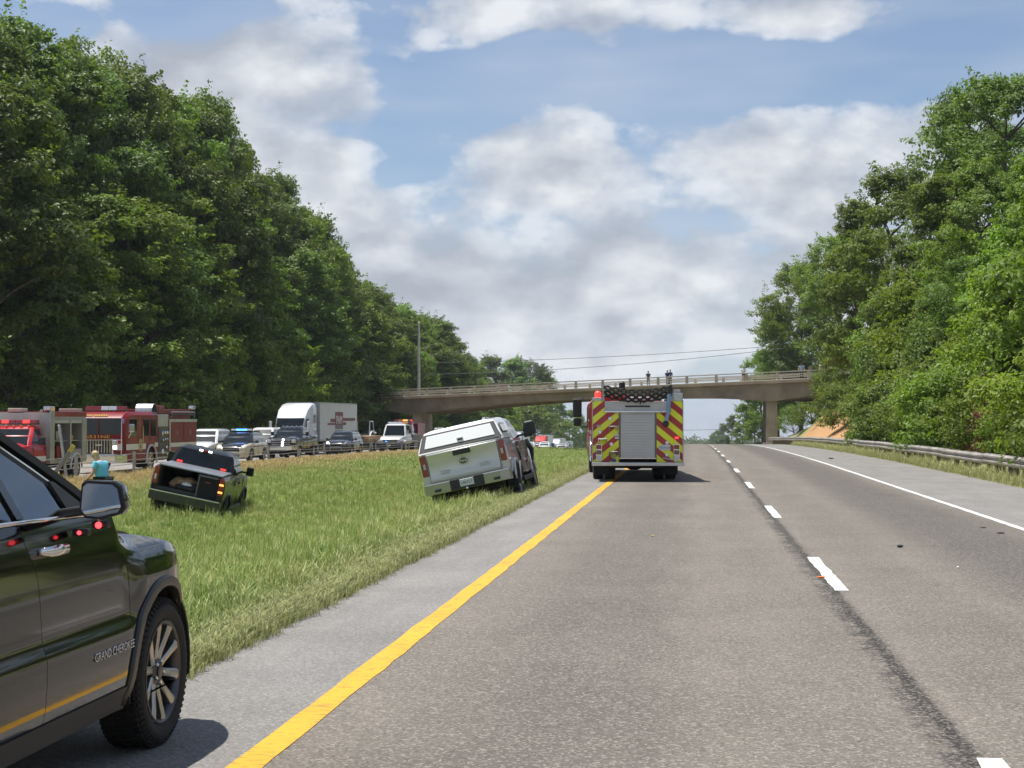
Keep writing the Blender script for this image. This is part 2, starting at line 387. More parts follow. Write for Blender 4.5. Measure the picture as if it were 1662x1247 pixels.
def asphalt(name, lo, hi, lanes=True, bumpd=0.005, stone=0.52):
    m = bpy.data.materials.new(name); m.use_nodes = True; t = m.node_tree; p = t.nodes['Principled BSDF']
    ge = t.nodes.new('ShaderNodeNewGeometry'); pos = ge.outputs['Position']
    s = t.nodes.new('ShaderNodeSeparateXYZ'); t.links.new(pos, s.inputs[0]); X = s.outputs[0]
    st = N(t, 'ShaderNodeMapping'); st.inputs['Scale'].default_value = (1, 0.12, 1); t.links.new(pos, st.inputs[0])
    large = noise(t, pos, 0.6, 5, 0.6); streak = noise(t, st.outputs[0], 2.2, 5, 0.6)
    vo = N(t, 'ShaderNodeTexVoronoi'); vo.inputs['Scale'].default_value = 62.0; t.links.new(pos, vo.inputs['Vector'])
    cs = N(t, 'ShaderNodeSeparateColor'); t.links.new(vo.outputs['Color'], cs.inputs[0])
    fine = noise(t, pos, 38.0, 4, 0.75)
    c = mixc(t, ramp(t, large, [(0.3, 0.0), (0.7, 1.0)]), lo, hi)
    c = mixc(t, ramp(t, streak, [(0.35, 0.35), (0.6, 0.0)]), c, tuple(x * 0.72 for x in lo))
    if lanes:
        wobx = mth(t, 'ADD', X, mth(t, 'MULTIPLY', mth(t, 'SUBTRACT', noise(t, st.outputs[0], 1.1, 4), 0.5), 0.7))
        for (cx, w, soft, k) in ((3.95, 0.35, 0.95, 0.66), (2.2, 0.15, 0.5, 0.15), (-0.8, 0.25, 0.8, 0.36), (0.75, 0.12, 0.5, 0.10)):
            c = mixc(t, mth(t, 'MULTIPLY', xband(t, wobx, cx, w, soft), k), c, (0.055, 0.052, 0.052))
        # the construction joint between the lanes, filled with tar, broken out here and there
        jn = noise(t, pos, 1.3, 6, 0.7); jw = noise(t, pos, 9.0, 5, 0.75)
        wj = mth(t, 'ADD', mth(t, 'ADD', X, mth(t, 'MULTIPLY', mth(t, 'SUBTRACT', jn, 0.5), 0.16)), mth(t, 'MULTIPLY', mth(t, 'SUBTRACT', jw, 0.5), 0.10))
        c = mixc(t, mth(t, 'MULTIPLY', xband(t, wj, 1.40, 0.026, 0.045), 0.95), c, (0.022, 0.021, 0.02))
        patch = mth(t, 'MULTIPLY', xband(t, wj, 1.36, 0.05, 0.13), ramp(t, noise(t, pos, 2.6, 7, 0.78), [(0.40, 0.0), (0.56, 0.85)]))
        c = mixc(t, patch, c, (0.035, 0.033, 0.031))
    # stones in the surface
    c = mixc(t, mth(t, 'MULTIPLY', ramp(t, cs.outputs[0], [(0.60, 0.0), (0.95, 1.0)]), stone), c, tuple(min(1, x * 1.85) for x in hi))
    c = mixc(t, mth(t, 'MULTIPLY', ramp(t, cs.outputs[1], [(0.62, 0.0), (0.9, 1.0)]), stone * 0.85), c, tuple(x * 0.42 for x in lo))
    c = mixc(t, ramp(t, fine, [(0.38, 0.7 * stone), (0.52, 0.0)]), c, tuple(x * 0.4 for x in lo))
    spots = noise(t, pos, 2.4, 3, 0.5)
    c = mixc(t, ramp(t, spots, [(0.70, 0.0), (0.78, 0.5)]), c, tuple(x * 0.55 for x in lo))
    t.links.new(c, p.inputs['Base Color']); p.inputs['Roughness'].default_value = 0.88; p.inputs['Specular IOR Level'].default_value = 0.3
    b = t.nodes.new('ShaderNodeBump'); b.inputs['Strength'].default_value = 0.9; b.inputs['Distance'].default_value = bumpd
    h = mth(t, 'ADD', mth(t, 'MULTIPLY', vo.outputs['Distance'], 0.9), fine)
    t.links.new(h, b.inputs['Height']); t.links.new(b.outputs[0], p.inputs['Normal'])
    return m
A_LANE = asphalt('lane_asphalt', (0.166, 0.147, 0.125), (0.230, 0.204, 0.174))
A_SHO = asphalt('shoulder_asphalt', (0.195, 0.186, 0.175), (0.268, 0.256, 0.241), lanes=False, stone=0.34, bumpd=0.003)
A_OPP = asphalt('far_asphalt', (0.24, 0.22, 0.20), (0.33, 0.31, 0.28), lanes=False)
def rough_edge_sheet(name, x_in, x_out, zoff, m, amp, seed):
    """a strip whose outer edge is broken and crumbling"""
    rnd = random.Random(seed); V = []; F = []
    ys = list(np.arange(-20, 70, 0.22)) + list(np.arange(70, 260, 2.0)) + list(np.arange(260, 1400, 30.0))
    e = 0.0
    for Y in ys:
        e = e * 0.72 + rnd.uniform(-1, 1) * amp
        V += [(x_in, Y, zoff - drop(Y)), ((x_in + x_out) / 2, Y, zoff - drop(Y)), (x_out + e, Y, zoff - drop(Y) - 0.008)]
    for i in range(len(ys) - 1):
        for j in range(2): F.append((i * 3 + j, i * 3 + j + 1, (i + 1) * 3 + j + 1, (i + 1) * 3 + j))
    b = MB(); b.v = V; b.f = F
    return struct(obj(name, b.mesh(name, smooth=60, merge=False), m))
sheet('road', [-2.26, -1, 0.5, 2, 3.5, 5.22], 0.0, A_LANE)
rough_edge_sheet('shoulder_left', -2.26, EDGE_L, 0.0, A_SHO, 0.035, 1)
rough_edge_sheet('shoulder_right', 5.22, EDGE_R, 0.0, A_SHO, 0.05, 2)
sheet('road_far', [OPP_L, -30, -27, OPP_R], 0.0, A_OPP, base=OPP_Z)
def paint(name, color, wear):
    m = bpy.data.materials.new(name); m.use_nodes = True; t = m.node_tree; p = t.nodes['Principled BSDF']
    ge = t.nodes.new('ShaderNodeNewGeometry'); pos = ge.outputs['Position']
    st = N(t, 'ShaderNodeMapping'); st.inputs['Scale'].default_value = (0.6, 1.5, 1); t.links.new(pos, st.inputs[0])
    chips = noise(t, st.outputs[0], 14.0, 6, 0.75); big_ = noise(t, pos, 0.8, 4)
    c = mixc(t, ramp(t, big_, [(0.3, 0.0), (0.7, 1.0)]), tuple(x * 0.86 for x in color), color)
    k = ramp(t, mth(t, 'ADD', chips, mth(t, 'MULTIPLY', big_, 0.12)), [(wear, 1.0), (wear + 0.07, 0.0)])
    c = mixc(t, mth(t, 'MULTIPLY', k, 0.8), c, tuple(0.4 * x + 0.03 for x in color))
    t.links.new(c, p.inputs['Base Color']); p.inputs['Roughness'].default_value = 0.6
    b = t.nodes.new('ShaderNodeBump'); b.inputs['Strength'].default_value = 0.7; b.inputs['Distance'].default_value = 0.006
    t.links.new(chips, b.inputs['Height']); t.links.new(b.outputs[0], p.inputs['Normal'])
    return m
P_YEL = paint('yellow_paint', (0.78, 0.41, 0.022), 0.47); P_WHI = paint('white_paint', (0.74, 0.74, 0.72), 0.45)
def stripe(name, x0, x1, y0, y1, m, label, cat, group=None, base=0.0, seed=0, step=0.35):
    rnd = random.Random(seed); V = []; F = []
    ys = []; y = y0
    while y < y1 - 1e-6: ys.append(y); y += step if y < 60 else max(step, 4.0) if y < 260 else 25.0
    ys.append(y1)
    for Y in ys:
        a, b_ = rnd.uniform(-.010, .010), rnd.uniform(-.010, .010)
        z = base - drop(Y) + 0.004
        V += [(x0 + a, Y, z), (x1 + b_, Y, z)]
    for i in range(len(ys) - 1): F.append((2 * i, 2 * i + 1, 2 * i + 3, 2 * i + 2))
    b = MB(); b.v = V; b.f = F
    o = obj(name, b.mesh(name, merge=False), m); struct(o); return o
stripe('yellow_edge_line', -2.28, -2.10, -20, 600, P_YEL, '', '')
stripe('white_edge_line', 5.06, 5.19, -20, 600, P_WHI, '', '', seed=3)
DASH0 = 8.06                           # far end of the dash at the picture's lower edge
for k in range(-2, 26):
    yf = DASH0 + k * 11.4
    stripe('lane_dash', 1.42, 1.56, yf - 3.75, yf, P_WHI, '', '', seed=10 + k, step=0.25)
for k in range(0, 30): stripe('lane_dash_far', -28.7, -28.58, 30 + k * 12.0, 33.2 + k * 12.0, P_WHI, '', '', base=OPP_Z, seed=60 + k, step=1.0)
stripe('white_edge_line_far', -32.2, -32.07, 0, 400, P_WHI, '', '', base=OPP_Z, seed=5, step=2.0)
stripe('yellow_edge_line_far', -25.3, -25.17, 0, 400, P_YEL, '', '', base=OPP_Z, seed=6, step=2.0)
# ------------------------------------------------------------------ foliage
def leaf_material(name, c0, c1, trans=0.35, gloss=0.5):
    m = bpy.data.materials.new(name); m.use_nodes = True; t = m.node_tree; t.nodes.clear()
    ge = t.nodes.new('ShaderNodeNewGeometry'); oi = t.nodes.new('ShaderNodeObjectInfo')
    at_ = N(t, 'ShaderNodeAttribute', attribute_name='tint')
    k = mth(t, 'ADD', mth(t, 'MULTIPLY', ge.outputs['Random Per Island'], 0.45), mth(t, 'MULTIPLY', at_.outputs['Fac'], 0.55))
    c = mixc(t, k, c0, c1)
    hsv = N(t, 'ShaderNodeHueSaturation'); t.links.new(c, hsv.inputs['Color'])
    t.links.new(mth(t, 'ADD', 0.472, mth(t, 'MULTIPLY', oi.outputs['Random'], 0.036)), hsv.inputs['Hue'])
    t.links.new(mth(t, 'ADD', 0.80, mth(t, 'MULTIPLY', oi.outputs['Random'], 0.50)), hsv.inputs['Value'])
    p = N(t, 'ShaderNodeBsdfPrincipled'); t.links.new(hsv.outputs[0], p.inputs['Base Color']); p.inputs['Roughness'].default_value = gloss
    p.inputs['Specular IOR Level'].default_value = 0.28
    tr = N(t, 'ShaderNodeBsdfTranslucent'); t.links.new(mixc(t, 1.0, hsv.outputs[0], (1.35, 1.5, 0.55), 'MULTIPLY'), tr.inputs['Color'])
    mx = N(t, 'ShaderNodeMixShader'); mx.inputs[0].default_value = trans
    t.links.new(p.outputs[0], mx.inputs[1]); t.links.new(tr.outputs[0], mx.inputs[2])
    o = N(t, 'ShaderNodeOutputMaterial'); t.links.new(mx.outputs[0], o.inputs[0])
    return m
L_DARK = leaf_material('leaf_dark', (0.045, 0.082, 0.018), (0.185, 0.265, 0.062), 0.30)
L_MID = leaf_material('leaf_mid', (0.062, 0.112, 0.020), (0.225, 0.320, 0.066), 0.34)
L_BRI = leaf_material('leaf_bright', (0.12, 0.20, 0.025), (0.25, 0.35, 0.055), 0.42)
L_DRY = leaf_material('leaf_dry', (0.12, 0.055, 0.022), (0.26, 0.14, 0.06), 0.3)
BARK = mat('bark', (0.105, 0.082, 0.062), 0.92, var=0.45, vscale=5, bump=0.9, bscale=14)
def leaves_mesh(name, pos, nrm, size, tint, rng, aspect=0.55):
    """one folded leaf (two triangles) for every point"""
    n = len(pos)
    rv = rng.normal(size=(n, 3)); d = np.cross(nrm, rv); d /= np.linalg.norm(d, axis=1, keepdims=True) + 1e-9
    s = np.cross(nrm, d)
    L = size[:, None]
    a = pos - d * L * 0.5; b = pos + d * L * 0.5 - nrm * L * 0.12
    l_ = pos + s * L * aspect * 0.5 + nrm * L * 0.10; r_ = pos - s * L * aspect * 0.5 + nrm * L * 0.10
    V = np.stack([a, r_, b, l_], axis=1).reshape(-1, 3)
    F = np.arange(n * 4).reshape(-1, 4)
    tri = np.concatenate([F[:, [0, 1, 2]], F[:, [0, 2, 3]]], axis=1).reshape(-1, 3)
    me = bpy.data.meshes.new(name)
    me.vertices.add(len(V)); me.vertices.foreach_set('co', V.astype(np.float32).ravel())
    me.loops.add(tri.size); me.loops.foreach_set('vertex_index', tri.astype(np.int32).ravel())
    me.polygons.add(len(tri)); me.polygons.foreach_set('loop_start', np.arange(0, tri.size, 3, dtype=np.int32))
    at_ = me.attributes.new('tint', 'FLOAT', 'POINT'); at_.data.foreach_set('value', np.repeat(tint, 4).astype(np.float32))
    me.update(calc_edges=True)
    return me
def make_tree(seed, H, Rad, base, n_clump, n_leaf, leaf, shape='oval', clump=0.2):
    """crown mesh + trunk mesh: clumps of leaves on limbs, filling an uneven envelope"""
    rng = np.random.default_rng(seed); rnd = random.Random(seed)
    lobes = [(rnd.uniform(0, 2 * math.pi), rnd.uniform(0.2, 0.95), rnd.uniform(-0.28, 0.28)) for _ in range(9)]
    def env(h, th):
        if shape == 'oval': e = math.sin(math.pi * min(1, max(0.02, h)) ** 0.8) ** 0.6
        elif shape == 'full': e = (1 - max(0, h - 0.25) / 0.75) ** 0.55 * (0.72 + 0.28 * min(1, h / 0.2)) if h < 1 else 0.05
        elif shape == 'dome': e = math.sqrt(max(0.03, 1 - h * h))
        else: e = math.sin(math.pi * min(1, max(0.02, h)) ** 1.2) ** 0.7
        for (a, hh, k) in lobes:
            dd = math.cos(th - a); e *= 1 + k * max(0, dd) * math.exp(-((h - hh) / 0.22) ** 2) * 1.3
        return e
    cl = []
    for i in range(n_clump):
        h = rnd.random() ** 0.9; th = rnd.uniform(0, 2 * math.pi)
        rr = env(h, th) * Rad * (rnd.uniform(0.25, 1.0) ** 0.45)
        cr = Rad * clump * rnd.uniform(0.6, 1.35)
        cl.append((rr * math.cos(th), rr * math.sin(th), base + (H - base) * (h * 0.97), cr, rnd.random()))
    cl = np.array(cl)
    # every clump is a bunch of twig sprays, every spray a handful of leaves
    n_sub = 13; S = []
    for i in range(n_clump):
        cx, cy, cz, cr, tn = cl[i]
        k = max(5, int(n_sub * (cr / (Rad * clump)) ** 1.5))
        for _ in range(k):
            d = rng.normal(size=3); d /= np.linalg.norm(d); d[2] = d[2] if d[2] > -0.4 else -d[2] * 0.7
            rr = cr * rnd.uniform(0.45, 1.18); sr = cr * rnd.uniform(0.24, 0.50)
            S.append((cx + d[0] * rr * 1.1, cy + d[1] * rr * 1.1, cz + d[2] * rr * 0.85, sr, min(1, max(0, tn * 0.6 + rnd.random() * 0.4)), d[0], d[1], d[2]))
    # leader shoots breaking the outline
    for _ in range(int(n_clump * 0.9)):
        i = rnd.randrange(n_clump); cx, cy, cz, cr, tn = cl[i]; rad_ = math.hypot(cx, cy) + 1e-6
        d = np.array([cx / rad_ * 0.6 + rnd.uniform(-.4, .4), cy / rad_ * 0.6 + rnd.uniform(-.4, .4), rnd.uniform(0.1, 1.0)]); d /= np.linalg.norm(d)
        for q in range(3):
            rr = cr * (1.0 + 0.28 * q); S.append((cx + d[0] * rr, cy + d[1] * rr, cz + d[2] * rr, cr * (0.26 - 0.06 * q), tn, d[0], d[1], d[2]))
    S = np.array(S)
    w = S[:, 3] ** 2; cnt = rng.multinomial(n_leaf, w / w.sum())
    idx = np.repeat(np.arange(len(S)), cnt); c = S[idx]
    u = rng.normal(size=(n_leaf, 3)); u /= np.linalg.norm(u, axis=1, keepdims=True)
    pos = c[:, :3] + u * (c[:, 3] * rng.random(n_leaf) ** 0.4)[:, None] * np.array([1.15, 1.15, 0.6])
    nr = c[:, 5:8] * 0.55 + u * 0.35 + np.array([0, 0, 0.55]) + rng.normal(size=(n_leaf, 3)) * 0.36
    nr /= np.linalg.norm(nr, axis=1, keepdims=True)
    size = leaf * rng.uniform(0.6, 1.35, n_leaf)
    crown = leaves_mesh('crown', pos, nr, size, c[:, 4] * 0.8 + rng.random(n_leaf) * 0.2, rng, 0.62)
    b = MB(); r0 = max(0.05, H * 0.014); bend = [(rnd.uniform(-.25, .25) * i, rnd.uniform(-.25, .25) * i) for i in range(5)]
    tp = [(bend[i][0], bend[i][1], -0.4 + (H * 0.88 + 0.4) * i / 4) for i in range(5)]
    b.tube(tp, [r0 * 1.25, r0, r0 * 0.75, r0 * 0.5, r0 * 0.15], 7)
    for i in rnd.sample(range(n_clump), min(n_clump, 26)):
        p = Vector(cl[i][:3]); zt = max(0.25 * H * 0.3, p.z - Vector((p.x, p.y)).length * 0.75 - 0.2); k = min(3.99, max(0, (zt + 0.4) / (H * 0.88 + 0.4) * 4))
        a = Vector(tp[int(k)]).lerp(Vector(tp[int(k) + 1]), k - int(k)); mid = a.lerp(p, 0.5) + Vector((0, 0, 0.06 * (p - a).length))
        b.tube([a, mid, p], [r0 * 0.38, r0 * 0.24, r0 * 0.08], 5)
    trunk = b.mesh('trunk', smooth=60)
    return crown, trunk
PROTO = {
    'edge1': make_tree(11, 20, 5.0, 0.6, 70, 27000, 0.33, 'full', 0.27), 'edge2': make_tree(12, 20, 4.6, 0.5, 74, 27000, 0.31, 'full', 0.26),
    'edge3': make_tree(13, 20, 5.4, 1.2, 66, 27000, 0.34, 'full', 0.28),
    'tall1': make_tree(21, 24, 5.2, 7.0, 60, 25000, 0.33, 'oval', 0.28), 'tall2': make_tree(22, 24, 4.4, 6.0, 60, 25000, 0.31, 'oval', 0.30), 'tall3': make_tree(23, 24, 5.8, 8.0, 64, 25000, 0.34, 'oval', 0.26),
    'near1': make_tree(31, 17, 5.0, 2.2, 95, 42000, 0.23, 'full', 0.22), 'near2': make_tree(32, 17, 5.4, 3.5, 90, 42000, 0.23, 'oval', 0.23),
    'near3': make_tree(33, 17, 4.6, 2.0, 92, 40000, 0.22, 'full', 0.23),
    'small1': make_tree(41, 8, 2.9, 0.4, 80, 12000, 0.21, 'oval', 0.24), 'small2': make_tree(42, 8, 3.3, 0.3, 80, 12000, 0.20, 'full', 0.24),
    'bush1': make_tree(51, 3.2, 2.1, 0.05, 60, 9000, 0.15, 'dome', 0.30), 'bush2': make_tree(52, 3.2, 2.5, 0.05, 60, 9000, 0.17, 'dome', 0.28),
}
CROWN_MESH = {}
def plant_tree(kind, X, Y, h, wid, m, rz, name, label, cat='tree', group=None, zoff=0.0):
    cm, tm = PROTO[kind]
    key = (kind, m.name)
    if key not in CROWN_MESH:
        c = cm if not cm.materials else cm.copy(); c.materials.clear(); c.materials.append(m); CROWN_MESH[key] = c
        if not tm.materials: tm.materials.append(BARK)
    H0 = {'edge': 20, 'tall': 24, 'near': 17, 'smal': 8, 'bush': 3.2}[kind[:4]]
    s = h / H0
    e = thing(name, label, cat, (X, Y, gz(X, Y) + zoff - 0.05), (0, 0, rz), group)
    e.scale = (s * wid, s * wid, s)
    o = bpy.data.objects.new('trunk' if kind[:4] != 'bush' else 'stems', tm); col.objects.link(o); o.parent = e
    o = bpy.data.objects.new('crown', CROWN_MESH[key]); col.objects.link(o); o.parent = e
    return e
def px_of(X, Y):
    a = math.atan2(X, Y) + R(YAW); return 831 + FPX * math.tan(a)
def ordinal(n):
    return ('first second third fourth fifth sixth seventh eighth ninth tenth eleventh twelfth thirteenth fourteenth fifteenth sixteenth seventeenth eighteenth nineteenth twentieth').split()[n - 1] if n <= 20 else '%d%s' % (n, {1: 'st', 2: 'nd', 3: 'rd'}.get(n % 10 if n not in (11, 12, 13) else 0, 'th'))
# ---- the wood on the left, behind the far carriageway
rt = random.Random(5)
OUT_L = [(-300, 5), (0, 22), (60, 62), (140, 95), (270, 128), (350, 178), (400, 262), (450, 295), (510, 370), (560, 440), (620, 478), (700, 520), (745, 560), (760, 590), (800, 578), (880, 590), (900, 620), (1100, 690)]
def out_l(px): return float(np.interp(px, [p[0] for p in OUT_L], [p[1] for p in OUT_L]))
row = []
Y = 80.0
while Y < 330:
    row.append((-43.0 + rt.uniform(-1.2, 1.2), Y)); Y += rt.uniform(4.6, 6.6) * (1 if Y < 200 else 1.35)
for i, (X, Y) in enumerate(row):
    top = at(px_of(X, Y), out_l(px_of(X, Y)), Y).z
    h = max(9, (top - gz(X, Y)) * rt.uniform(0.62, 0.86))
    m = rt.choice([L_DARK, L_DARK, L_MID])
    plant_tree(rt.choice(['edge1', 'edge2', 'edge3']), X, Y, h, rt.uniform(0.95, 1.2) * 20 / h * min(1.0, h / 18), m, rt.uniform(0, 6.3), 'deciduous_tree',
               'leafy dark green tree in the front row of the left wood, %s from the left' % ordinal(i + 1), group='front row of the left wood')
for (X0, a, b_, step, grp) in ((-49.0, 76, 345, 6.2, 'second row of the left wood'), (-55.5, 84, 330, 7.5, 'third row of the left wood')):
    Y = a; i = 0
    while Y < b_:
        X = X0 + rt.uniform(-1.5, 1.5)
        px = px_of(X, Y); top = at(px, out_l(px) + rt.uniform(-4, 30), Y).z
        h = max(10, top - gz(X, Y)); i += 1
        plant_tree(rt.choice(['tall1', 'tall2', 'tall3']), X, Y, h, rt.uniform(0.85, 1.1) * 24 / h * min(1.05, h / 23), rt.choice([L_DARK, L_DARK, L_MID]), rt.uniform(0, 6.3), 'forest_tree',
                   'tall tree in the second row of the left wood, %s from the left' % ordinal(i) if X0 > -52 else 'tall tree in the third row of the left wood, %s from the left' % ordinal(i), group=grp)
        Y += step * rt.uniform(0.8, 1.2) * (1 if Y < 200 else 1.3)
for i, Y in enumerate(np.arange(92, 215, 8.0)):
    plant_tree(['edge1', 'edge2', 'edge3'][i % 3], -62 + rt.uniform(-1, 1), float(Y), rt.uniform(13, 16), 1.25, L_DARK, rt.uniform(0, 6), 'forest_tree', 'low dark tree deepest inside the left wood, %s from the left' % ordinal(i + 1), group='deepest row of the left wood')
# lower, brighter growth along the foot of that wood
for (px, X, h, w, kind, m, lab) in (
        (495, -39.8, 8.6, 1.0, 'small1', L_BRI, 'bright yellow-green sapling at the wood edge left of the overpass'),
        (395, -40.5, 12.0, 0.8, 'small2', L_MID, 'mid green young tree at the wood edge above the white semi cab'),
        (420, -41.0, 14.5, 0.7, 'small1', L_MID, 'slender young tree at the wood edge left of the yellow-green sapling'),
        (455, -40.0, 7.4, 1.0, 'small2', L_BRI, 'light green sapling at the wood edge behind the white semi'),
        (365, -40.2, 9.4, 0.8, 'small1', L_BRI, 'light green sapling at the wood edge between the patrol car and the semi'),
        (90, -40.3, 9.0, 0.8, 'small2', L_MID, 'green leafy sapling above the rescue truck'),
        (245, -40.2, 7.6, 0.9, 'small2', L_BRI, 'light green drooping sapling behind the parked fire engine'),
        (190, -40.6, 5.6, 0.9, 'small1', L_MID, 'low light green sapling behind the fire engine cab'),
        (130, -40.8, 6.4, 0.9, 'small2', L_DARK, 'dark low tree behind the red rescue truck'),
        (20, -40.4, 7.0, 0.9, 'small1', L_DARK, 'dark low tree at the left edge of the wood'),
        (330, -40.0, 6.4, 1.0, 'small1', L_DARK, 'dark low tree above the black and tan patrol car'),
        (560, -41.0, 9.0, 0.9, 'small2', L_DARK, 'dark low tree beside the left end of the overpass'),
        (600, -41.5, 9.5, 0.9, 'small1', L_DARK, 'dark low tree touching the left end of the overpass')):
    plant_tree(kind, X, Yat(px, X), h, w, m, rt.uniform(0, 6), 'sapling', lab)
# ---- trees behind the overpass on the left
for i, (px, top, X, kind, m, w) in enumerate(((715, 522, -47, 'tall2', L_MID, 1.0), (650, 500, -50, 'tall3', L_MID, 0.9), (770, 585, -50, 'edge1', L_MID, 0.9), (800, 580, -54, 'tall1', L_DARK, 1.0),
        (835, 586, -52, 'edge3', L_MID, 1.0), (862, 588, -50, 'tall3', L_DARK, 1.0), (885, 605, -48, 'edge2', L_MID, 1.0), (760, 640, -43, 'small2', L_BRI, 1.2), (820, 655, -42, 'small1', L_BRI, 1.3),
        (905, 650, -45, 'edge1', L_DARK, 0.9), (925, 665, -44, 'edge2', L_MID, 0.9), (730, 600, -44, 'edge3', L_MID, 0.8), (870, 645, -43, 'small2', L_MID, 1.5), (940, 676, -43, 'edge3', L_MID, 1), (955, 684, -43, 'edge1', L_DARK, 1))):
    Y = Yat(px, X); h = max(5, at(px, top, Y).z - gz(X, Y))
    plant_tree(kind, X, Y, h, w * (1.0 if h > 12 else 0.9), m, rt.uniform(0, 6), 'distant_tree', '%s tree beyond the overpass on the left, %s from the left' % ('bright green' if m is L_BRI else 'green', ordinal(1 + sorted([650, 715, 730, 760, 770, 800, 820, 835, 862, 870, 885, 905, 925, 940, 955]).index(px))), group='trees beyond the overpass on the left')
# ---- right side: bank of trees behind the guard rail
for (px, top, X, kind, m, w, lab) in (
        (1640, 128, 20.5, 'near2', L_DARK, 0.92, 'tallest dark tree at the upper right corner'),
        (1575, 150, 20.5, 'near2', L_DARK, 0.66, 'tall dark tree left of the tallest one on the right'),
        (1700, 240, 15.0, 'near1', L_MID, 0.85, 'leafy tree at the right border of the picture'),
        (1600, 275, 14.6, 'near3', L_MID, 0.80, 'mid green tree in front of the tall dark trees on the right'),
        (1530, 290, 14.8, 'near1', L_MID, 0.80, 'rounded green tree right of the middle of the right bank'),
        (1450, 285, 15.2, 'near3', L_MID, 0.85, 'tall light crowned tree on the right bank above the guard rail'),
        (1395, 330, 15.0, 'near1', L_MID, 0.75, 'tree with feathery crown left of the tallest right bank trees'),
        (1365, 385, 15.8, 'near2', L_MID, 0.80, 'leaning crowned tree next to the right end of the overpass'),
        (1480, 400, 12.6, 'near3', L_DARK, 0.72, 'dark vine covered tree behind the guard rail'),
        (1445, 470, 12.9, 'near1', L_DARK, 0.70, 'dark lower tree beside the clay bank'),
        (1580, 420, 12.2, 'near2', L_DARK, 0.72, 'dark dense tree behind the guard rail near the right border'),
        (1650, 470, 11.8, 'near1', L_MID, 0.65, 'green vine draped tree at the right border behind the guard rail'),
        (1760, 300, 13.0, 'near3', L_MID, 0.8, 'green tree just outside the right border'),
        (1950, 200, 14.0, 'near1', L_MID, 0.8, 'green tree well outside the right border'),
        (2300, 100, 14.0, 'near2', L_DARK, 0.8, 'dark tree farther outside the right border'),
        (2900, 0, 14.5, 'near3', L_MID, 0.8, 'green tree farthest outside the right border')):
    Y = Yat(px, X); h = at(px, top, Y).z - gz(X, Y)
    plant_tree(kind, X, Y, h, w * 17 / h * min(1.15, h / 15), m, rt.uniform(0, 6), 'roadside_tree', lab)
for (px, top, X, kind, m, w, lab) in (
        (1262, 505, 12.5, 'near1', L_MID, 0.85, 'tree behind the overpass standing over its right pier'),
        (1300, 430, 15.5, 'near2', L_MID, 0.80, 'spreading tree behind the right end of the overpass'),
        (1330, 470, 18, 'near3', L_MID, 0.9, 'tree behind the people at the right end of the overpass'),
        (1238, 575, 12.0, 'near3', L_MID, 0.95, 'leftmost low tree behind the overpass on the right'),
        (1225, 640, 12.5, 'edge1', L_DARK, 0.8, 'green tree seen under the overpass, beside the pier'),
        (1205, 655, 13, 'edge2', L_MID, 0.8, 'green tree under the overpass, second from the pier'),
        (1188, 676, 13, 'edge3', L_DARK, 0.8, 'green tree under the overpass, third from the pier'),
        (1174, 688, 13.5, 'edge1', L_DARK, 0.9, 'green tree under the overpass, fourth from the pier'),
        (1164, 698, 14, 'edge2', L_DARK, 0.9, 'green tree under the overpass, fifth from the pier'),
        (1157, 705, 14.5, 'edge3', L_DARK, 0.9, 'green tree under the overpass, farthest from the pier')):
    Y = Yat(px, X); h = max(5, at(px, top, Y).z - gz(X, Y))
    plant_tree(kind, X, Y, h, w, m, rt.uniform(0, 6), 'roadside_tree', lab)
for i, Y in enumerate(np.arange(52, 106, 5.2)):
    plant_tree(['small1', 'small2'][i % 2], 12.6 + rt.uniform(-0.4, 0.8), float(Y), rt.uniform(6.0, 9.0), rt.uniform(0.75, 0.95), [L_MID, L_DARK, L_MID, L_BRI][i % 4], rt.uniform(0, 6), 'vine_covered_tree', 'vine covered low tree on the right bank, %s from the near end' % ordinal(i + 1), group='vine covered trees on the right bank')
# shrubs and vines at the foot of the bank
SH = []
Y = 42.0
while Y < 100:
    SH.append((11.25 + rt.uniform(-0.3, 0.5), Y, rt.uniform(2.0, 3.6))); Y += rt.uniform(2.2, 3.2)
for i, (X, Y, h) in enumerate(SH):
    plant_tree(rt.choice(['bush1', 'bush2']), X, Y, h, rt.uniform(0.8, 1.0), rt.choice([L_MID, L_DARK, L_BRI]) if Y < 75 else rt.choice([L_MID, L_DARK]), rt.uniform(0, 6), 'roadside_shrub',
               'leafy shrub behind the guard rail, %s from the near end' % ordinal(i + 1), 'shrub', 'shrubs behind the guard rail')
for (px, X, h, w, kind, m, lab) in ((1635, 11.6, 6.5, 0.9, 'small1', L_BRI, 'bright green sapling behind the guard rail at the right border'), (1590, 11.9, 5.2, 0.8, 'small2', L_BRI, 'bright green low sapling left of the brown dead shrub'),
        (1612, 10.7, 2.5, 0.5, 'bush1', L_DRY, 'dead brown shrub behind the guard rail'), (1372, 12.8, 3.4, 0.8, 'bush2', L_MID, 'green shrub growing at the edge of the clay bank'),
        (1468, 14.2, 9.6, 0.35, 'small1', L_DRY, 'dead brown branchy tree among the right bank trees'), (1345, 13.2, 4.2, 0.7, 'bush1', L_MID, 'shrub on top of the clay bank under the overpass end'), (1318, 14.5, 4.0, 0.8, 'bush2', L_MID, 'shrub growing under the right span of the overpass'),
        (1288, 14.0, 3.6, 0.8, 'bush1', L_MID, 'shrub beside the right overpass pier')):
    plant_tree(kind, X, Yat(px, X), h, w, m, rt.uniform(0, 6), 'roadside_shrub' if kind[:4] == 'bush' else 'sapling', lab, 'shrub' if kind[:4] == 'bush' else 'tree')
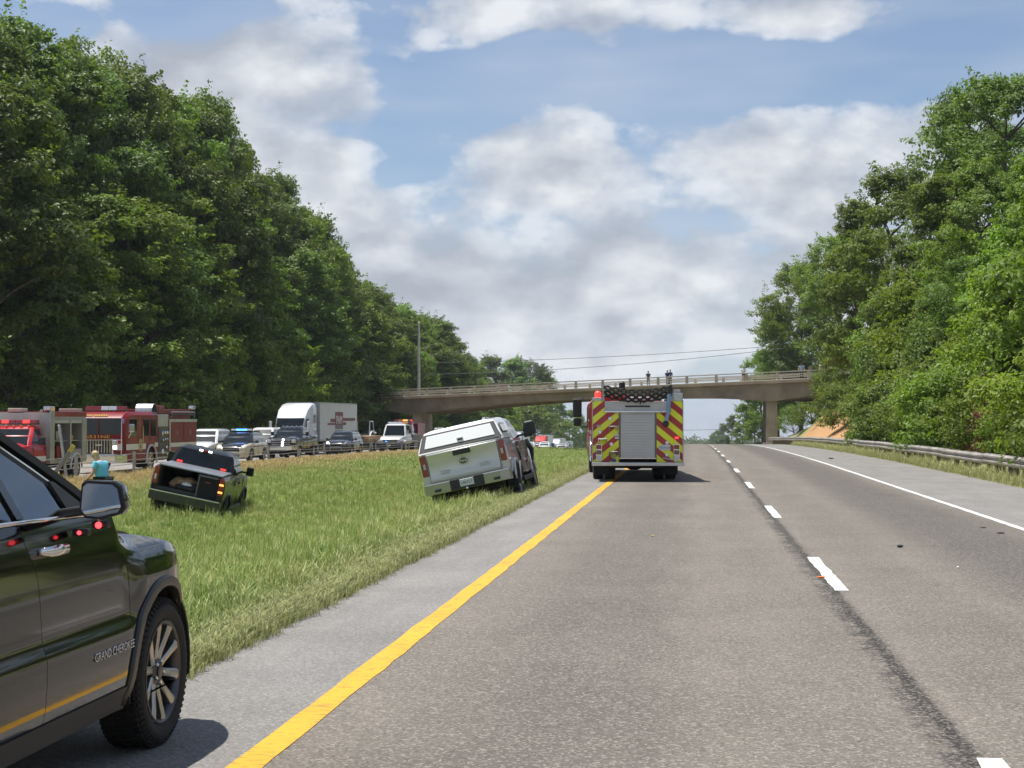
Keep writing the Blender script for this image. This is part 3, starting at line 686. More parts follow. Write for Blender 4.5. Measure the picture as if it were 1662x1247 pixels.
# ---- far-off wood closing the road, one mass
def far_wood():
    rng = np.random.default_rng(9); P = []; S = []
    for k in range(210):
        X = -260 + k * 2.6 + rng.uniform(-3, 3); Y = 1300 + rng.uniform(-60, 90); base = gz(0, Y) + 2
        top = at(px_of(X, Y), 709 + rng.uniform(-4, 5), Y).z; hh = max(6, top - base)
        n = 260; u = rng.normal(size=(n, 3)); u /= np.linalg.norm(u, axis=1, keepdims=True)
        rad = rng.random(n) ** 0.4
        p = np.array([X, Y, base + hh * 0.5]) + u * rad[:, None] * np.array([6.5, 6.5, hh * 0.52]); P.append(p)
    P = np.concatenate(P); nr = rng.normal(size=P.shape) + np.array([0, -0.4, 0.9]); nr /= np.linalg.norm(nr, axis=1, keepdims=True)
    return leaves_mesh('far_wood', P, nr, rng.uniform(1.4, 2.6, len(P)), rng.random(len(P)), rng, 0.7)
fw = stuff(obj('far_wood', far_wood(), L_DARK), 'distant blue-green wood closing the end of the road', 'wood')

# ------------------------------------------------------------------ grass: blades in tufts over the median and verges
def tuft(seed, n, h, spread, width, lean):
    rnd = random.Random(seed); V = []; F = []
    for i in range(n):
        a = rnd.uniform(0, 6.283); r = spread * math.sqrt(rnd.random()); x, y = r * math.cos(a), r * math.sin(a)
        hh = h * rnd.uniform(0.5, 1.15); b = rnd.uniform(0, 6.283); w = width * rnd.uniform(0.7, 1.3); ln = lean * rnd.uniform(0.3, 1.4) * hh
        dx, dy = math.cos(b), math.sin(b); o = len(V)
        V += [(x - dy * w, y + dx * w, -0.03), (x + dy * w, y - dx * w, -0.03),
              (x + dx * ln * .35 + dy * w * .8, y + dy * ln * .35 - dx * w * .8, hh * .6), (x + dx * ln * .35 - dy * w * .8, y + dy * ln * .35 + dx * w * .8, hh * .6),
              (x + dx * ln, y + dy * ln, hh * (1 - 0.25 * lean))]
        F += [(o, o + 1, o + 2, o + 3), (o + 3, o + 2, o + 4)]
    b_ = MB(); b_.v = V; b_.f = F
    return b_.mesh('tuft', merge=False)
def blade_material():
    m = bpy.data.materials.new('grass_blade'); m.use_nodes = True; t = m.node_tree; t.nodes.clear()
    ge = t.nodes.new('ShaderNodeNewGeometry'); g, s = grass_colour(t, ge.outputs['Position'])
    rv = ge.outputs['Random Per Island']
    g = mixc(t, ramp(t, rv, [(0.78, 0.0), (0.96, 0.75)]), g, (0.42, 0.38, 0.18))
    g = mixc(t, 1.0, g, ramp(t, rv, [(0.0, 0.55), (1.0, 1.55)]), 'MULTIPLY')
    p = N(t, 'ShaderNodeBsdfPrincipled'); t.links.new(g, p.inputs['Base Color']); p.inputs['Roughness'].default_value = 0.5; p.inputs['Specular IOR Level'].default_value = 0.35
    tr = N(t, 'ShaderNodeBsdfTranslucent'); t.links.new(g, tr.inputs['Color'])
    mx = N(t, 'ShaderNodeMixShader'); mx.inputs[0].default_value = 0.3; t.links.new(p.outputs[0], mx.inputs[1]); t.links.new(tr.outputs[0], mx.inputs[2])
    o = N(t, 'ShaderNodeOutputMaterial'); t.links.new(mx.outputs[0], o.inputs[0]); return m
BLADE = blade_material()
def scatter(name, pts, scales, tufts, label, cat):
    """one object: tufts instanced on points"""
    me = bpy.data.meshes.new(name); me.from_pydata(pts, [], [])
    a = me.attributes.new('tsc', 'FLOAT', 'POINT'); a.data.foreach_set('value', np.array(scales, dtype=np.float32))
    rng = np.random.default_rng(len(pts)); a = me.attributes.new('trot', 'FLOAT', 'POINT'); a.data.foreach_set('value', rng.uniform(0, 6.28, len(pts)).astype(np.float32))
    o = bpy.data.objects.new(name, me); col.objects.link(o)
    coll = bpy.data.collections.new(name + '_tufts')
    for i, tm in enumerate(tufts):
        tm.materials.clear(); tm.materials.append(BLADE); to = bpy.data.objects.new(name + '_tuft', tm); coll.objects.link(to)
    ng = bpy.data.node_groups.new(name, 'GeometryNodeTree')
    ng.interface.new_socket('Geometry', in_out='INPUT', socket_type='NodeSocketGeometry'); ng.interface.new_socket('Geometry', in_out='OUTPUT', socket_type='NodeSocketGeometry')
    gi = ng.nodes.new('NodeGroupInput'); go = ng.nodes.new('NodeGroupOutput')
    ci = ng.nodes.new('GeometryNodeCollectionInfo'); ci.inputs['Collection'].default_value = coll; ci.inputs['Separate Children'].default_value = True; ci.inputs['Reset Children'].default_value = True
    ip = ng.nodes.new('GeometryNodeInstanceOnPoints'); ip.inputs['Pick Instance'].default_value = True
    na = ng.nodes.new('GeometryNodeInputNamedAttribute'); na.data_type = 'FLOAT'; na.inputs['Name'].default_value = 'tsc'
    nr = ng.nodes.new('GeometryNodeInputNamedAttribute'); nr.data_type = 'FLOAT'; nr.inputs['Name'].default_value = 'trot'
    cx = ng.nodes.new('ShaderNodeCombineXYZ'); ng.links.new(nr.outputs[0], cx.inputs[2])
    er = ng.nodes.new('FunctionNodeEulerToRotation'); ng.links.new(cx.outputs[0], er.inputs[0])
    ng.links.new(gi.outputs[0], ip.inputs['Points']); ng.links.new(ci.outputs[0], ip.inputs['Instance'])
    ng.links.new(er.outputs[0], ip.inputs['Rotation']); ng.links.new(na.outputs[0], ip.inputs['Scale'])
    ng.links.new(ip.outputs[0], go.inputs[0])
    md = o.modifiers.new('scatter', 'NODES'); md.node_group = ng
    return stuff(o, label, cat)
JEEP_BOX = (-4.75, -2.7, 2.0, 9.6)
CAR_BOXES = [JEEP_BOX]
def grass_points(x0, x1, y0, y1, dens, hmin, hmax, seed, test=None):
    rng = np.random.default_rng(seed); n = int((x1 - x0) * (y1 - y0) * dens); P = []; S = []
    xs = rng.uniform(x0, x1, n); ys = rng.uniform(y0, y1, n); hs = rng.uniform(hmin, hmax, n)
    for x, y, h in zip(xs, ys, hs):
        if any(b[0] < x < b[1] and b[2] < y < b[3] for b in CAR_BOXES): continue
        if test and not test(x, y): continue
        P.append((x, y, gz(x, y) - 0.01)); S.append(h)
    return P, S
def seen(x, y, m=60):
    return -m < px_of(x, y) < 1662 + m
T_TALL = [tuft(1, 16, 0.36, 0.16, 0.0055, 0.5), tuft(2, 16, 0.30, 0.18, 0.006, 0.7), tuft(3, 14, 0.42, 0.14, 0.005, 0.4), tuft(4, 18, 0.26, 0.18, 0.006, 0.8)]
T_STALK = [tuft(5, 5, 0.62, 0.12, 0.0035, 0.25), tuft(6, 4, 0.72, 0.10, 0.0035, 0.3)]
T_SHORT = [tuft(7, 22, 0.13, 0.14, 0.004, 0.9), tuft(8, 22, 0.17, 0.15, 0.004, 0.8)]
T_FAR = [tuft(9, 18, 0.34, 0.42, 0.016, 0.5), tuft(10, 18, 0.28, 0.45, 0.018, 0.6)]
def build_grass():
    P, S = [], []
    for (a, b, c, d, k, lo, hi, sd) in ((-13.5, -3.95, 7, 26, 36, 0.45, 1.0, 1), (-24, -3.9, 26, 46, 22, 0.5, 1.0, 2), (-24, -3.8, 46, 75, 10, 0.6, 1.1, 3)):
        p, s = grass_points(a, b, c, d, k, lo, hi, sd, seen); P += p; S += s
    scatter('median_grass', P, S, T_TALL, 'tall green grass covering the median', 'grass')
    p, s = grass_points(-23.8, -3.8, 70, 170, 6, 0.7, 1.25, 4, seen); p2, s2 = grass_points(-24, -3.8, 170, 330, 1.6, 1.0, 1.8, 14, seen)
    p3, s3 = grass_points(-41, -37, 60, 200, 3, 0.8, 1.5, 15, seen)
    scatter('far_median_grass', p + p2 + p3, s + s2 + s3, T_FAR, 'grass of the median farther down the road', 'grass')
    p, s = grass_points(-16, -4.3, 9, 60, 1.3, 0.7, 1.1, 5, seen)
    scatter('grass_stalks', p, s, T_STALK, 'thin seed stalks standing out of the median grass', 'grass')
    rng = np.random.default_rng(6); P, S = [], []
    for y in np.concatenate([rng.uniform(8, 40, 5200), rng.uniform(40, 90, 3200)]):
        x = EDGE_L - 0.03 - abs(rng.normal(0, 0.30)); 
        if any(b[0] < x < b[1] and b[2] < y < b[3] for b in CAR_BOXES): continue
        P.append((x, y, gz(x, y) - 0.012)); S.append(rng.uniform(0.55, 1.25))
    scatter('shoulder_grass_fringe', P, S, T_SHORT, 'short pale dry grass fringe along the left shoulder', 'grass')
    P, S = [], []
    for y in rng.uniform(34, 130, 5200):
        x = EDGE_R + 0.05 + abs(rng.normal(0, 0.55)); P.append((x, y, gz(x, y) - 0.01)); S.append(rng.uniform(0.5, 1.25) * (0.7 if rng.random() < 0.5 else 1.1))
    scatter('guardrail_weeds', P, S, T_TALL + T_SHORT, 'yellow-green weeds growing under the guard rail', 'weeds')
build_grass()
# ------------------------------------------------------------------ overpass
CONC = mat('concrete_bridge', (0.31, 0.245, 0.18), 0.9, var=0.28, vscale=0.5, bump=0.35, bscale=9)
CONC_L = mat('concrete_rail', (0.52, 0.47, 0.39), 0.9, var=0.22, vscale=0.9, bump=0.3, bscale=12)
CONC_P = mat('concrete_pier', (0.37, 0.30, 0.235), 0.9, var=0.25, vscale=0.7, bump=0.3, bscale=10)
P0 = Vector((-34.2, 190.0)); P1 = Vector((8.64, 168.0))
BE = (P1 - P0).normalized(); BL = (P1 - P0).length; BN = Vector((-BE.y, BE.x))      # along, across (away from the camera)
BW = 9.2
_tl = at(612, 634, 193.5).z; _tr = at(1350, 599, 165.0).z
_ul = (Vector((at(612, 634, 193.5).x, 193.5)) - P0).dot(BE); _ur = (Vector((at(1350, 599, 165.0).x, 165.0)) - P0).dot(BE)
RAILH = 0.98
def deckz(u): return _tl + (_tr - _tl) * (u - _ul) / (_ur - _ul) - RAILH
def bpt(u, v, z): p = P0 + BE * u + BN * v; return (p.x, p.y, z)
bridge = thing('overpass', 'haunched concrete overpass with open rail crossing the highway', 'bridge')
U0, U1 = -17.0, BL + 17.0
us = list(np.linspace(U0, U1, 45))
b = MB()
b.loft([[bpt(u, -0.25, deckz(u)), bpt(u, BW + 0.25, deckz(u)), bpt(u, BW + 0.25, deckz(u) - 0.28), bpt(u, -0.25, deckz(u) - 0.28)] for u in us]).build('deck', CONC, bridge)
def depth_at(u):
    if u < 0: t = min(1, -u / 17.0); return 1.95 - 1.0 * (1 - (1 - t) ** 2)
    if u > BL: t = min(1, (u - BL) / 17.0); return 1.95 - 1.0 * (1 - (1 - t) ** 2)
    t = abs(2 * u / BL - 1); return 0.95 + 1.0 * t ** 2.4
usf = list(np.linspace(U0, U1, 90))
for v in (0.05, 2.9, 5.8, BW - 0.45):
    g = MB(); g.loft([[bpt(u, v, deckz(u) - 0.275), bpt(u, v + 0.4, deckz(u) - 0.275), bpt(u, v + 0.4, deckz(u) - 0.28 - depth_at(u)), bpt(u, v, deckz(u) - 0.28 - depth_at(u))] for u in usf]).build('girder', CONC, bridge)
for v in (0.0, BW):
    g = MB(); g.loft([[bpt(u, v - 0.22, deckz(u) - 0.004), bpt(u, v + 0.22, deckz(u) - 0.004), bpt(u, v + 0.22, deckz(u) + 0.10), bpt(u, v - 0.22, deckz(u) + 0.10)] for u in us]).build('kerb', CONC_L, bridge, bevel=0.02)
for u in (0.0, BL):      # wall piers standing parallel to the highway
    x, y, _ = bpt(u, 0, 0); zt = deckz(u) - 0.30 - depth_at(u); zb = gz(x, y) - 0.5
    p = MB(); rings = []
    for z, k in ((zb, 1.0), (zt + 0.05, 0.93), (zt + 0.7, 0.93)):
        rings.append([(x - 0.62 * k, y + 0.55, z), (x + 0.62 * k, y + 0.55, z), (x + 0.62 * k, y + 8.8, z), (x - 0.62 * k, y + 8.8, z)])
    p.loft(rings).build('pier', CONC_P, bridge, bevel=0.04)
    MB().bb(x - 1.0, x + 1.0, y + 0.3, y + 9.1, zb - 0.2, zb + 0.65).build('pier_footing', CONC_P, bridge, bevel=0.03)
for u in (U0 - 0.4, U1 + 0.4):      # abutments
    p = MB(); rings = []
    for v in (-0.4, BW + 0.4):
        zt = deckz(u) + 0.1; rings.append([bpt(u - 0.6, v, zt), bpt(u + 0.6, v, zt), bpt(u + 0.6, v, zt - 6.5), bpt(u - 0.6, v, zt - 6.5)])
    p.loft(rings).build('abutment', CONC_P, bridge)
PU = np.arange(U0 + 0.6, U1, 3.62)
mp = None
for v in (0.0, BW):
    for u in PU:
        p = MB(); z = deckz(u)
        p.loft([[bpt(u - 0.14, v - 0.13, z + 0.09), bpt(u + 0.14, v - 0.13, z + 0.09), bpt(u + 0.14, v + 0.13, z + 0.09), bpt(u - 0.14, v + 0.13, z + 0.09)],
                [bpt(u - 0.12, v - 0.11, z + RAILH - 0.02), bpt(u + 0.12, v - 0.11, z + RAILH - 0.02), bpt(u + 0.12, v + 0.11, z + RAILH - 0.02), bpt(u - 0.12, v + 0.11, z + RAILH - 0.02)]])
        p.build('rail_post', CONC_L, bridge, bevel=0.02, seg=1)
    for (h, th) in ((0.98, 0.11), (0.70, 0.075), (0.43, 0.075)):
        r_ = MB(); r_.loft([[bpt(u, v - 0.155, deckz(u) + h), bpt(u, v + 0.05, deckz(u) + h), bpt(u, v + 0.05, deckz(u) + h - th), bpt(u, v - 0.155, deckz(u) + h - th)] for u in us])
        r_.build('rail', CONC_L, bridge)
STEEL_G = mat('pole_steel', (0.45, 0.47, 0.46), 0.5, 0.3, var=0.15)
# pole and sign standing behind the near railing
q = at(680, 640, 200.0); top = at(680, 524, 200.0).z
lp = thing('utility_pole', 'tall plain grey pole rising behind the left part of the overpass', 'pole', (q.x, q.y, gz(q.x, q.y)))
h = top - gz(q.x, q.y)
MB().tube([(0, 0, -0.3), (0, 0, h * 0.5), (0, 0, h)], [0.24, 0.19, 0.13], 12).build('pole', STEEL_G, lp, smooth=40)
MB().tube([(0, 0, h), (0, 0, h + 0.12)], [0.15, 0.05], 10).build('cap', STEEL_G, lp)
MB().tube([(0, 0, 0), (0, 0, 0.3)], [0.42, 0.40], 12).build('base', CONC_P, lp)
sb = thing('sign_back', 'ribbed brown back of a sign panel above the overpass rail', 'sign')
WOODG = mat('sign_back_metal', (0.19, 0.165, 0.135), 0.6, 0.2, var=0.25)
us_ = (Vector((at(735, 630, 187).x, 187)) - P0).dot(BE)
for k in range(6):
    z = deckz(us_) + 0.25 + k * 0.235
    MB().loft([[bpt(us_ - 1.55, BW + 0.3, z), bpt(us_ + 1.55, BW + 0.3, z), bpt(us_ + 1.55, BW + 0.36, z), bpt(us_ - 1.55, BW + 0.36, z)], [bpt(us_ - 1.55, BW + 0.3, z + 0.21), bpt(us_ + 1.55, BW + 0.3, z + 0.21), bpt(us_ + 1.55, BW + 0.36, z + 0.21), bpt(us_ - 1.55, BW + 0.36, z + 0.21)]]).build('panel', WOODG, sb)
for du in (-1.1, 1.1):
    x, y, z = bpt(us_ + du, BW + 0.42, deckz(us_)); MB().tube([(x, y, z - 0.2), (x, y, z + 1.7)], 0.05, 8).build('post', STEEL_G, sb)
# overhead wires
WIRE = mat('wire', (0.03, 0.03, 0.032), 0.6)
for (a, b_, sag, ln) in (((450, 590, 235), (1420, 548, 235), 1.2, 'upper overhead wire crossing the sky behind the overpass'), ((450, 606, 232), (1420, 545, 215), 2.0, 'lower overhead wire crossing the sky behind the overpass'),
                    ((1000, 697, 420), (1260, 692, 420), 0.6, 'thin far wire seen under the overpass')):
    A, B = at(*a), at(*b_); pts = []
    for i in range(25):
        t = i / 24; p = A.lerp(B, t); p.z -= sag * 4 * t * (1 - t); pts.append(p)
    o = MB().tube(pts, 0.035 if a[2] < 300 else 0.05, 5).build('overhead_wire', WIRE); tag(o, ln, 'wire', 'overhead wires')

# ------------------------------------------------------------------ guard rail on the right
RAILM = mat('weathered_steel', (0.38, 0.35, 0.31), 0.5, 0.4, var=0.35, vscale=1.2, bump=0.2)
POSTM = mat('weathered_post', (0.20, 0.17, 0.14), 0.9, var=0.4, vscale=4, bump=0.5)
GX = 8.62
def grx(Y): return GX + (0.0 if Y < 120 else -(Y - 120) * 0.012)
gr = thing('guard_rail', 'weathered corrugated guard rail on posts along the right shoulder', 'guard rail')
def wbeam(x, z):     # corrugated cross-section, roadside face
    return [(x + 0.0, z - 0.155), (x - 0.012, z - 0.13), (x - 0.075, z - 0.095), (x - 0.075, z - 0.055), (x - 0.01, z - 0.02), (x - 0.01, z + 0.02), (x - 0.075, z + 0.055), (x - 0.075, z + 0.095), (x - 0.012, z + 0.13), (x, z + 0.155),
            (x + 0.008, z + 0.155), (x + 0.0, z + 0.125), (x - 0.065, z + 0.09), (x - 0.065, z + 0.06), (x, z + 0.02), (x, z - 0.02), (x - 0.065, z - 0.06), (x - 0.065, z - 0.09), (x + 0.0, z - 0.125), (x + 0.008, z - 0.155)]
Y = 24.0; k = 0
rg = random.Random(4)
while Y < 160:
    y1 = Y + 3.81; dz0 = 0.545 + 0.012 * math.sin(k * 1.7)
    MB().loft([[(px_, yy, pz - drop(yy)) for (px_, pz) in wbeam(grx(yy) + (0.006 if e else 0.0), dz0)] for yy, e in ((Y - 0.12, 1), (Y + 1.9, 0), (y1 + 0.1, 0))]).build('rail_beam', RAILM, gr)
    Y = y1; k += 1
YE = Y
MB().loft([[(px_ - dx * 0.35, yy, pz - drop(yy)) for (px_, pz) in wbeam(grx(YE) + 0.02, 0.545)] for yy, dx in ((YE - 0.05, 0), (YE + 0.3, 0.15), (YE + 0.55, 0.6))]).build('rail_end', RAILM, gr)
Y = 24.6; pm = None; bm_ = None
while Y < 160:
    tilt = rg.uniform(-0.03, 0.03)
    for dy in ((0.0,) if rg.random() < 0.55 else (0.0, 0.62)):
        x = grx(Y); z = -drop(Y)
        if pm is None:
            pm = MB().bb(-0.075, 0.075, -0.09, 0.09, -0.4, 0.68).mesh('post', bevel=0.008, seg=1); bm_ = MB().bb(-0.075, 0.07, -0.085, 0.085, 0.42, 0.68).mesh('block', bevel=0.006, seg=1)
        o = obj('post', pm, POSTM, gr); o.location = (x + 0.24, Y + dy, z + 0.0); o.rotation_euler = (tilt, tilt * 0.6, 0)
        o2 = obj('spacer_block', bm_, POSTM, gr); o2.location = (x + 0.085, Y + dy, z)
    Y += 1.905

# ------------------------------------------------------------------ cable barrier along the far carriageway
BARM = mat('galvanised', (0.40, 0.40, 0.39), 0.5, 0.55, var=0.2)
FX = -23.55
cb = thing('cable_barrier', 'low cable barrier with leaning steel posts along the far carriageway', 'barrier')
posts = [(-60, 0), (30, 0.05), (124, 0.0), (218, 0.0), (330, 0.02), (437, -0.10), (484, 0.0), (526, 0.0), (598, 0.22), (627, 0.10), (652, 0.0), (675, 0.05), (700, 0), (726, 0), (748, 0), (768, 0), (790, 0), (810, 0)]
tops = []
for px, lean in posts:
    Y = Yat(px, FX); z = gz(FX, Y); M_ = Matrix.Translation((FX, Y, z)) @ Matrix.Rotation(lean, 4, 'Y')
    MB().bb(-0.055, 0.055, -0.04, 0.04, -0.2, 1.02, M_).build('barrier_post', BARM, cb)
    tops.append([M_ @ Vector((-0.06, 0, hh)) for hh in (0.50, 0.68, 0.92)])
for j in range(3):
    pts = []
    for a, c in zip(tops[:-1], tops[1:]):
        pts.append(a[j]); m_ = a[j].lerp(c[j], 0.5); m_.z -= 0.035; pts.append(m_)
    pts.append(tops[-1][j]); MB().tube(pts, 0.016, 6).build('cable', BARM, cb)
# bent-over post lying against the barrier
bp = at(571, 736, Yat(568, FX + 0.3)); dp = MB().tube([(bp.x - 0.75, bp.y, bp.z - 0.42), (bp.x - 0.25, bp.y + 0.05, bp.z - 0.02), (bp.x + 0.1, bp.y + 0.1, bp.z + 0.05)], 0.045, 6).build('bent_post', BARM); tag(dp, 'bent barrier post pushed over beside the dark patrol car', 'post')
# fallen sign brace with yellow ends by the red rescue truck
Yb = Yat(100, -23.1)
br = thing('fallen_brace', 'leaning grey steel brace with yellow ends in front of the rescue truck', 'post')
A = at(84, 776, Yb); B = at(120, 723, Yb + 0.3)
YELP = mat('brace_yellow', (0.62, 0.50, 0.06), 0.6, var=0.3)
def bar(p, q_, w, m, name, parent):
    d = q_ - p; M_ = Matrix.Translation(p) @ d.to_track_quat('Z', 'Y').to_matrix().to_4x4()
    return MB().bb(-w / 2, w / 2, -w / 2, w / 2, 0, d.length, M_).build(name, m, parent, bevel=0.008, seg=1)
bar(A, A.lerp(B, 0.80), 0.16, mat('brace_grey', (0.22, 0.22, 0.20), 0.6, 0.2, var=0.3), 'beam', br)
bar(A.lerp(B, 0.80), B, 0.15, YELP, 'yellow_tip', br)
MB().slab([A + Vector((-0.22, -0.05, -0.12)), A + Vector((0.16, -0.05, -0.10)), A + Vector((0.3, 0.05, 0.18)), A + Vector((-0.05, 0.05, 0.22))], 0.03).build('yellow_plate', YELP, br)
C_ = at(96, 690, Yb + 0.2); D_ = at(108, 778, Yb + 0.2)
br2 = bar(D_, C_, 0.09, BARM, 'leaning_post', None); tag(br2, 'thin steel post leaning behind the yellow ended brace', 'post')
# pipe frame near the left pier
fr = thing('pipe_frame', 'galvanised pipe barricade standing beside the white tow truck', 'barricade')
F1 = at(664, 735, Yat(664, -22.6)); F2 = at(678, 735, Yat(678, -22.6)); hh = 0.98
for p in (F1, F2, F1 + Vector((-0.5, 1.4, 0)), F2 + Vector((-0.5, 1.4, 0))):
    zz = gz(p.x, p.y); MB().tube([(p.x, p.y, zz - .1), (p.x, p.y, zz + hh)], 0.035, 8).build('upright', BARM, fr)
for a, c in ((F1, F2), (F1 + Vector((-0.5, 1.4, 0)), F2 + Vector((-0.5, 1.4, 0))), (F1, F1 + Vector((-0.5, 1.4, 0))), (F2, F2 + Vector((-0.5, 1.4, 0)))):
    MB().tube([(a.x, a.y, gz(a.x, a.y) + hh), (c.x, c.y, gz(c.x, c.y) + hh)], 0.035, 8).build('top_bar', BARM, fr)
    MB().tube([(a.x, a.y, gz(a.x, a.y) + .5), (c.x, c.y, gz(c.x, c.y) + .5)], 0.022, 8).build('cross_bar', BARM, fr)
# ------------------------------------------------------------------ vehicles: shared pieces
GLASS = mat('car_glass_dark', (0.008, 0.011, 0.012), 0.05, 0.0, coat=0.0, spec=0.45)
RUBBER = mat('tyre_rubber', (0.018, 0.018, 0.019), 0.85, var=0.3, vscale=8, bump=0.4, bscale=60)
CHROME = mat('chrome', (0.72, 0.73, 0.75), 0.12, 1.0)
DULL = mat('dull_metal', (0.42, 0.43, 0.44), 0.38, 0.85, var=0.15)
BLACKP = mat('black_plastic', (0.022, 0.022, 0.024), 0.55, var=0.2)
UNDER = mat('underbody', (0.015, 0.014, 0.013), 0.9)
LENS_R = mat('red_lens', (0.24, 0.006, 0.010), 0.15, coat=1.0)
LENS_W = mat('clear_lens', (0.62, 0.64, 0.66), 0.1, 0.2, coat=1.0)
LENS_A = mat('amber_lens', (0.70, 0.22, 0.02), 0.15, coat=1.0)
LIT_R = mat('lit_red', (0.8, 0.05, 0.05), 0.2, emit=(1.0, 0.06, 0.05), estr=1.0)
LIT_A = mat('lit_amber', (0.9, 0.4, 0.1), 0.2, emit=(1.0, 0.35, 0.08), estr=2.0)
LIT_B = mat('lit_blue', (0.05, 0.1, 0.9), 0.2, emit=(0.05, 0.25, 1.0), estr=5.0)
LIT_W = mat('lit_white', (0.95, 0.95, 1.0), 0.2, emit=(0.93, 0.95, 1.0), estr=3.0)
PLATE = mat('plate_white', (0.62, 0.64, 0.66), 0.4, var=0.06)
PLATE_T = mat('plate_ink', (0.05, 0.07, 0.16), 0.5)
TX_REAR = Matrix(((1, 0, 0, 0), (0, 0, -1, 0), (0, 1, 0, 0), (0, 0, 0, 1)))
TX_FRONT = Matrix(((-1, 0, 0, 0), (0, 0, 1, 0), (0, 1, 0, 0), (0, 0, 0, 1)))
TX_RIGHT = Matrix(((0, 0, 1, 0), (1, 0, 0, 0), (0, 1, 0, 0), (0, 0, 0, 1)))
TX_LEFT = Matrix(((0, 0, -1, 0), (-1, 0, 0, 0), (0, 1, 0, 0), (0, 0, 0, 1)))
def T(x, y, z): return Matrix.Translation((x, y, z))
WHEELS = {}
def wheel_meshes(r, w, spokes, rimk):
    key = (r, w, spokes, rimk)
    if key in WHEELS: return WHEELS[key]
    rr = r * rimk; h = w / 2
    b = MB(); b.lathe([(rr, -h * 0.85), (rr + (r - rr) * 0.5, -h), (r * 0.96, -h * 0.92), (r, -h * 0.7), (r, h * 0.7), (r * 0.96, h * 0.92), (rr + (r - rr) * 0.5, h), (rr, h * 0.85)], 32, closed=True)
    for k in range(36):      # tread blocks
        a = 2 * math.pi * k / 36
        for x in (-h * 0.45, h * 0.45): b.box((x, 0, 0), (h * 0.75, r * 0.10, 0.012), Matrix.Rotation(a, 4, 'X') @ T(0, 0, r + 0.001))
    ty = b.mesh('wheel', smooth=45)
    b = MB(); b.lathe([(rr * 1.01, h * 0.86), (rr * 0.95, h * 0.80), (rr * 0.92, h * 0.1), (rr * 0.3, -h * 0.1), (rr * 0.3, -h * 0.3), (rr * 1.0, -h * 0.8)], 32, closed=True)
    for k in range(spokes):
        a = 2 * math.pi * k / spokes; M_ = Matrix.Rotation(a, 4, 'X')
        w0 = rr * (1.5 / spokes)
        V = [(h * 0.66, -w0 * 0.55, rr * 0.16), (h * 0.66, w0 * 0.55, rr * 0.16), (h * 0.80, w0 * 0.75, rr * 0.95), (h * 0.80, -w0 * 0.75, rr * 0.95)]
        b.slab(V, -h * 0.28, M_)
    b.lathe([(rr * 0.26, h * 0.1), (rr * 0.26, h * 0.70), (rr * 0.14, h * 0.82), (0.01, h * 0.82)], 16)
    rm = b.mesh('rim', smooth=35)
    WHEELS[key] = (ty, rm); return ty, rm
def add_wheel(parent, x, y, r=0.40, w=0.27, spokes=6, rim_m=None, rimk=0.66, steer=0.0, camber=0.0, z=None, dual=False):
    ty, rm = wheel_meshes(r, w, spokes, rimk)
    s = 1 if x > 0 else -1
    o = obj('wheel', ty, RUBBER, parent); o.location = (x, y, r if z is None else z); o.rotation_euler = (0, camber, steer + (0 if s > 0 else math.pi))
    k = bpy.data.objects.new('rim', rm if (not rm.materials or rm.materials[0] is (rim_m or DULL)) else rm.copy()); col.objects.link(k)
    k.data.materials.clear(); k.data.materials.append(rim_m or DULL); k.parent = o
    if dual:
        o2 = obj('wheel', ty, RUBBER, parent); o2.location = (x - s * (w + 0.05), y, r); o2.rotation_euler = (0, 0, 0 if s > 0 else math.pi)
    return o
def ring_body(w, zb, zt, crown=0.012):
    H = zt - zb
    half = [(w * 0.86, zb), (w * 0.965, zb + 0.06 * H), (w * 0.99, zb + 0.22 * H), (w, zb + 0.50 * H), (w * 0.992, zb + 0.72 * H), (w * 0.965, zt - 0.08 * H), (w * 0.93, zt - 0.02 * H), (w * 0.84, zt)]
    return half + [(0.0, zt + crown)] + [(-x, z) for x, z in reversed(half)]
def body_mesh(stations, arches, arch_w, cutters=(), smooth=28):
    b = MB(); rings = []
    for st in stations:
        y, w, zb, zt = st[:4]; rings.append([(x, y, z) for x, z in ring_body(w, zb, zt, st[4] if len(st) > 4 else 0.012)])
    b.loft(rings); me = b.mesh('body')
    cs = []
    for (y, z, r) in arches:
        for s in (-1, 1):
            c = MB(); x1 = s * 1.6; x0 = s * (arch_w)
            c.lathe([(r, 0), (r, abs(x1 - x0))], 28, T(min(x0, x1), y, z)); cs.append(c.mesh('c'))
    cs += [c.mesh('c') for c in cutters]
    return smooth_mesh(boolean(me, cs), smooth)
def quadpanel(A, B, C, D, i0, i1, j0, j1, th=0.012, r=0.0):
    """sub-rectangle of the quad A(bl) B(br) C(tr) D(tl)"""
    A, B, C, D = map(Vector, (A, B, C, D))
    def P(i, j): return (A.lerp(B, i)).lerp(D.lerp(C, i), j)
    return MB().slab([P(i0, j0), P(i1, j0), P(i1, j1), P(i0, j1)], th)
def mirror_pair(root, x, y, z, m, w=0.20, h=0.20, arm=0.12):
    for s in (-1, 1):
        o = MB().box((s * (x + arm + w / 2), y, z), (w, 0.11, h), taper=(0.92, 0.8)).build('mirror', m, root, bevel=0.03)
        MB().box((s * (x + arm / 2 - 0.02), y + 0.02, z - h * 0.2), (arm + 0.08, 0.05, 0.05)).build('arm', BLACKP, o)
        MB().box((s * (x + arm + w / 2), y - 0.058, z), (w * 0.8, 0.006, h * 0.78)).build('mirror_glass', GLASS, o)
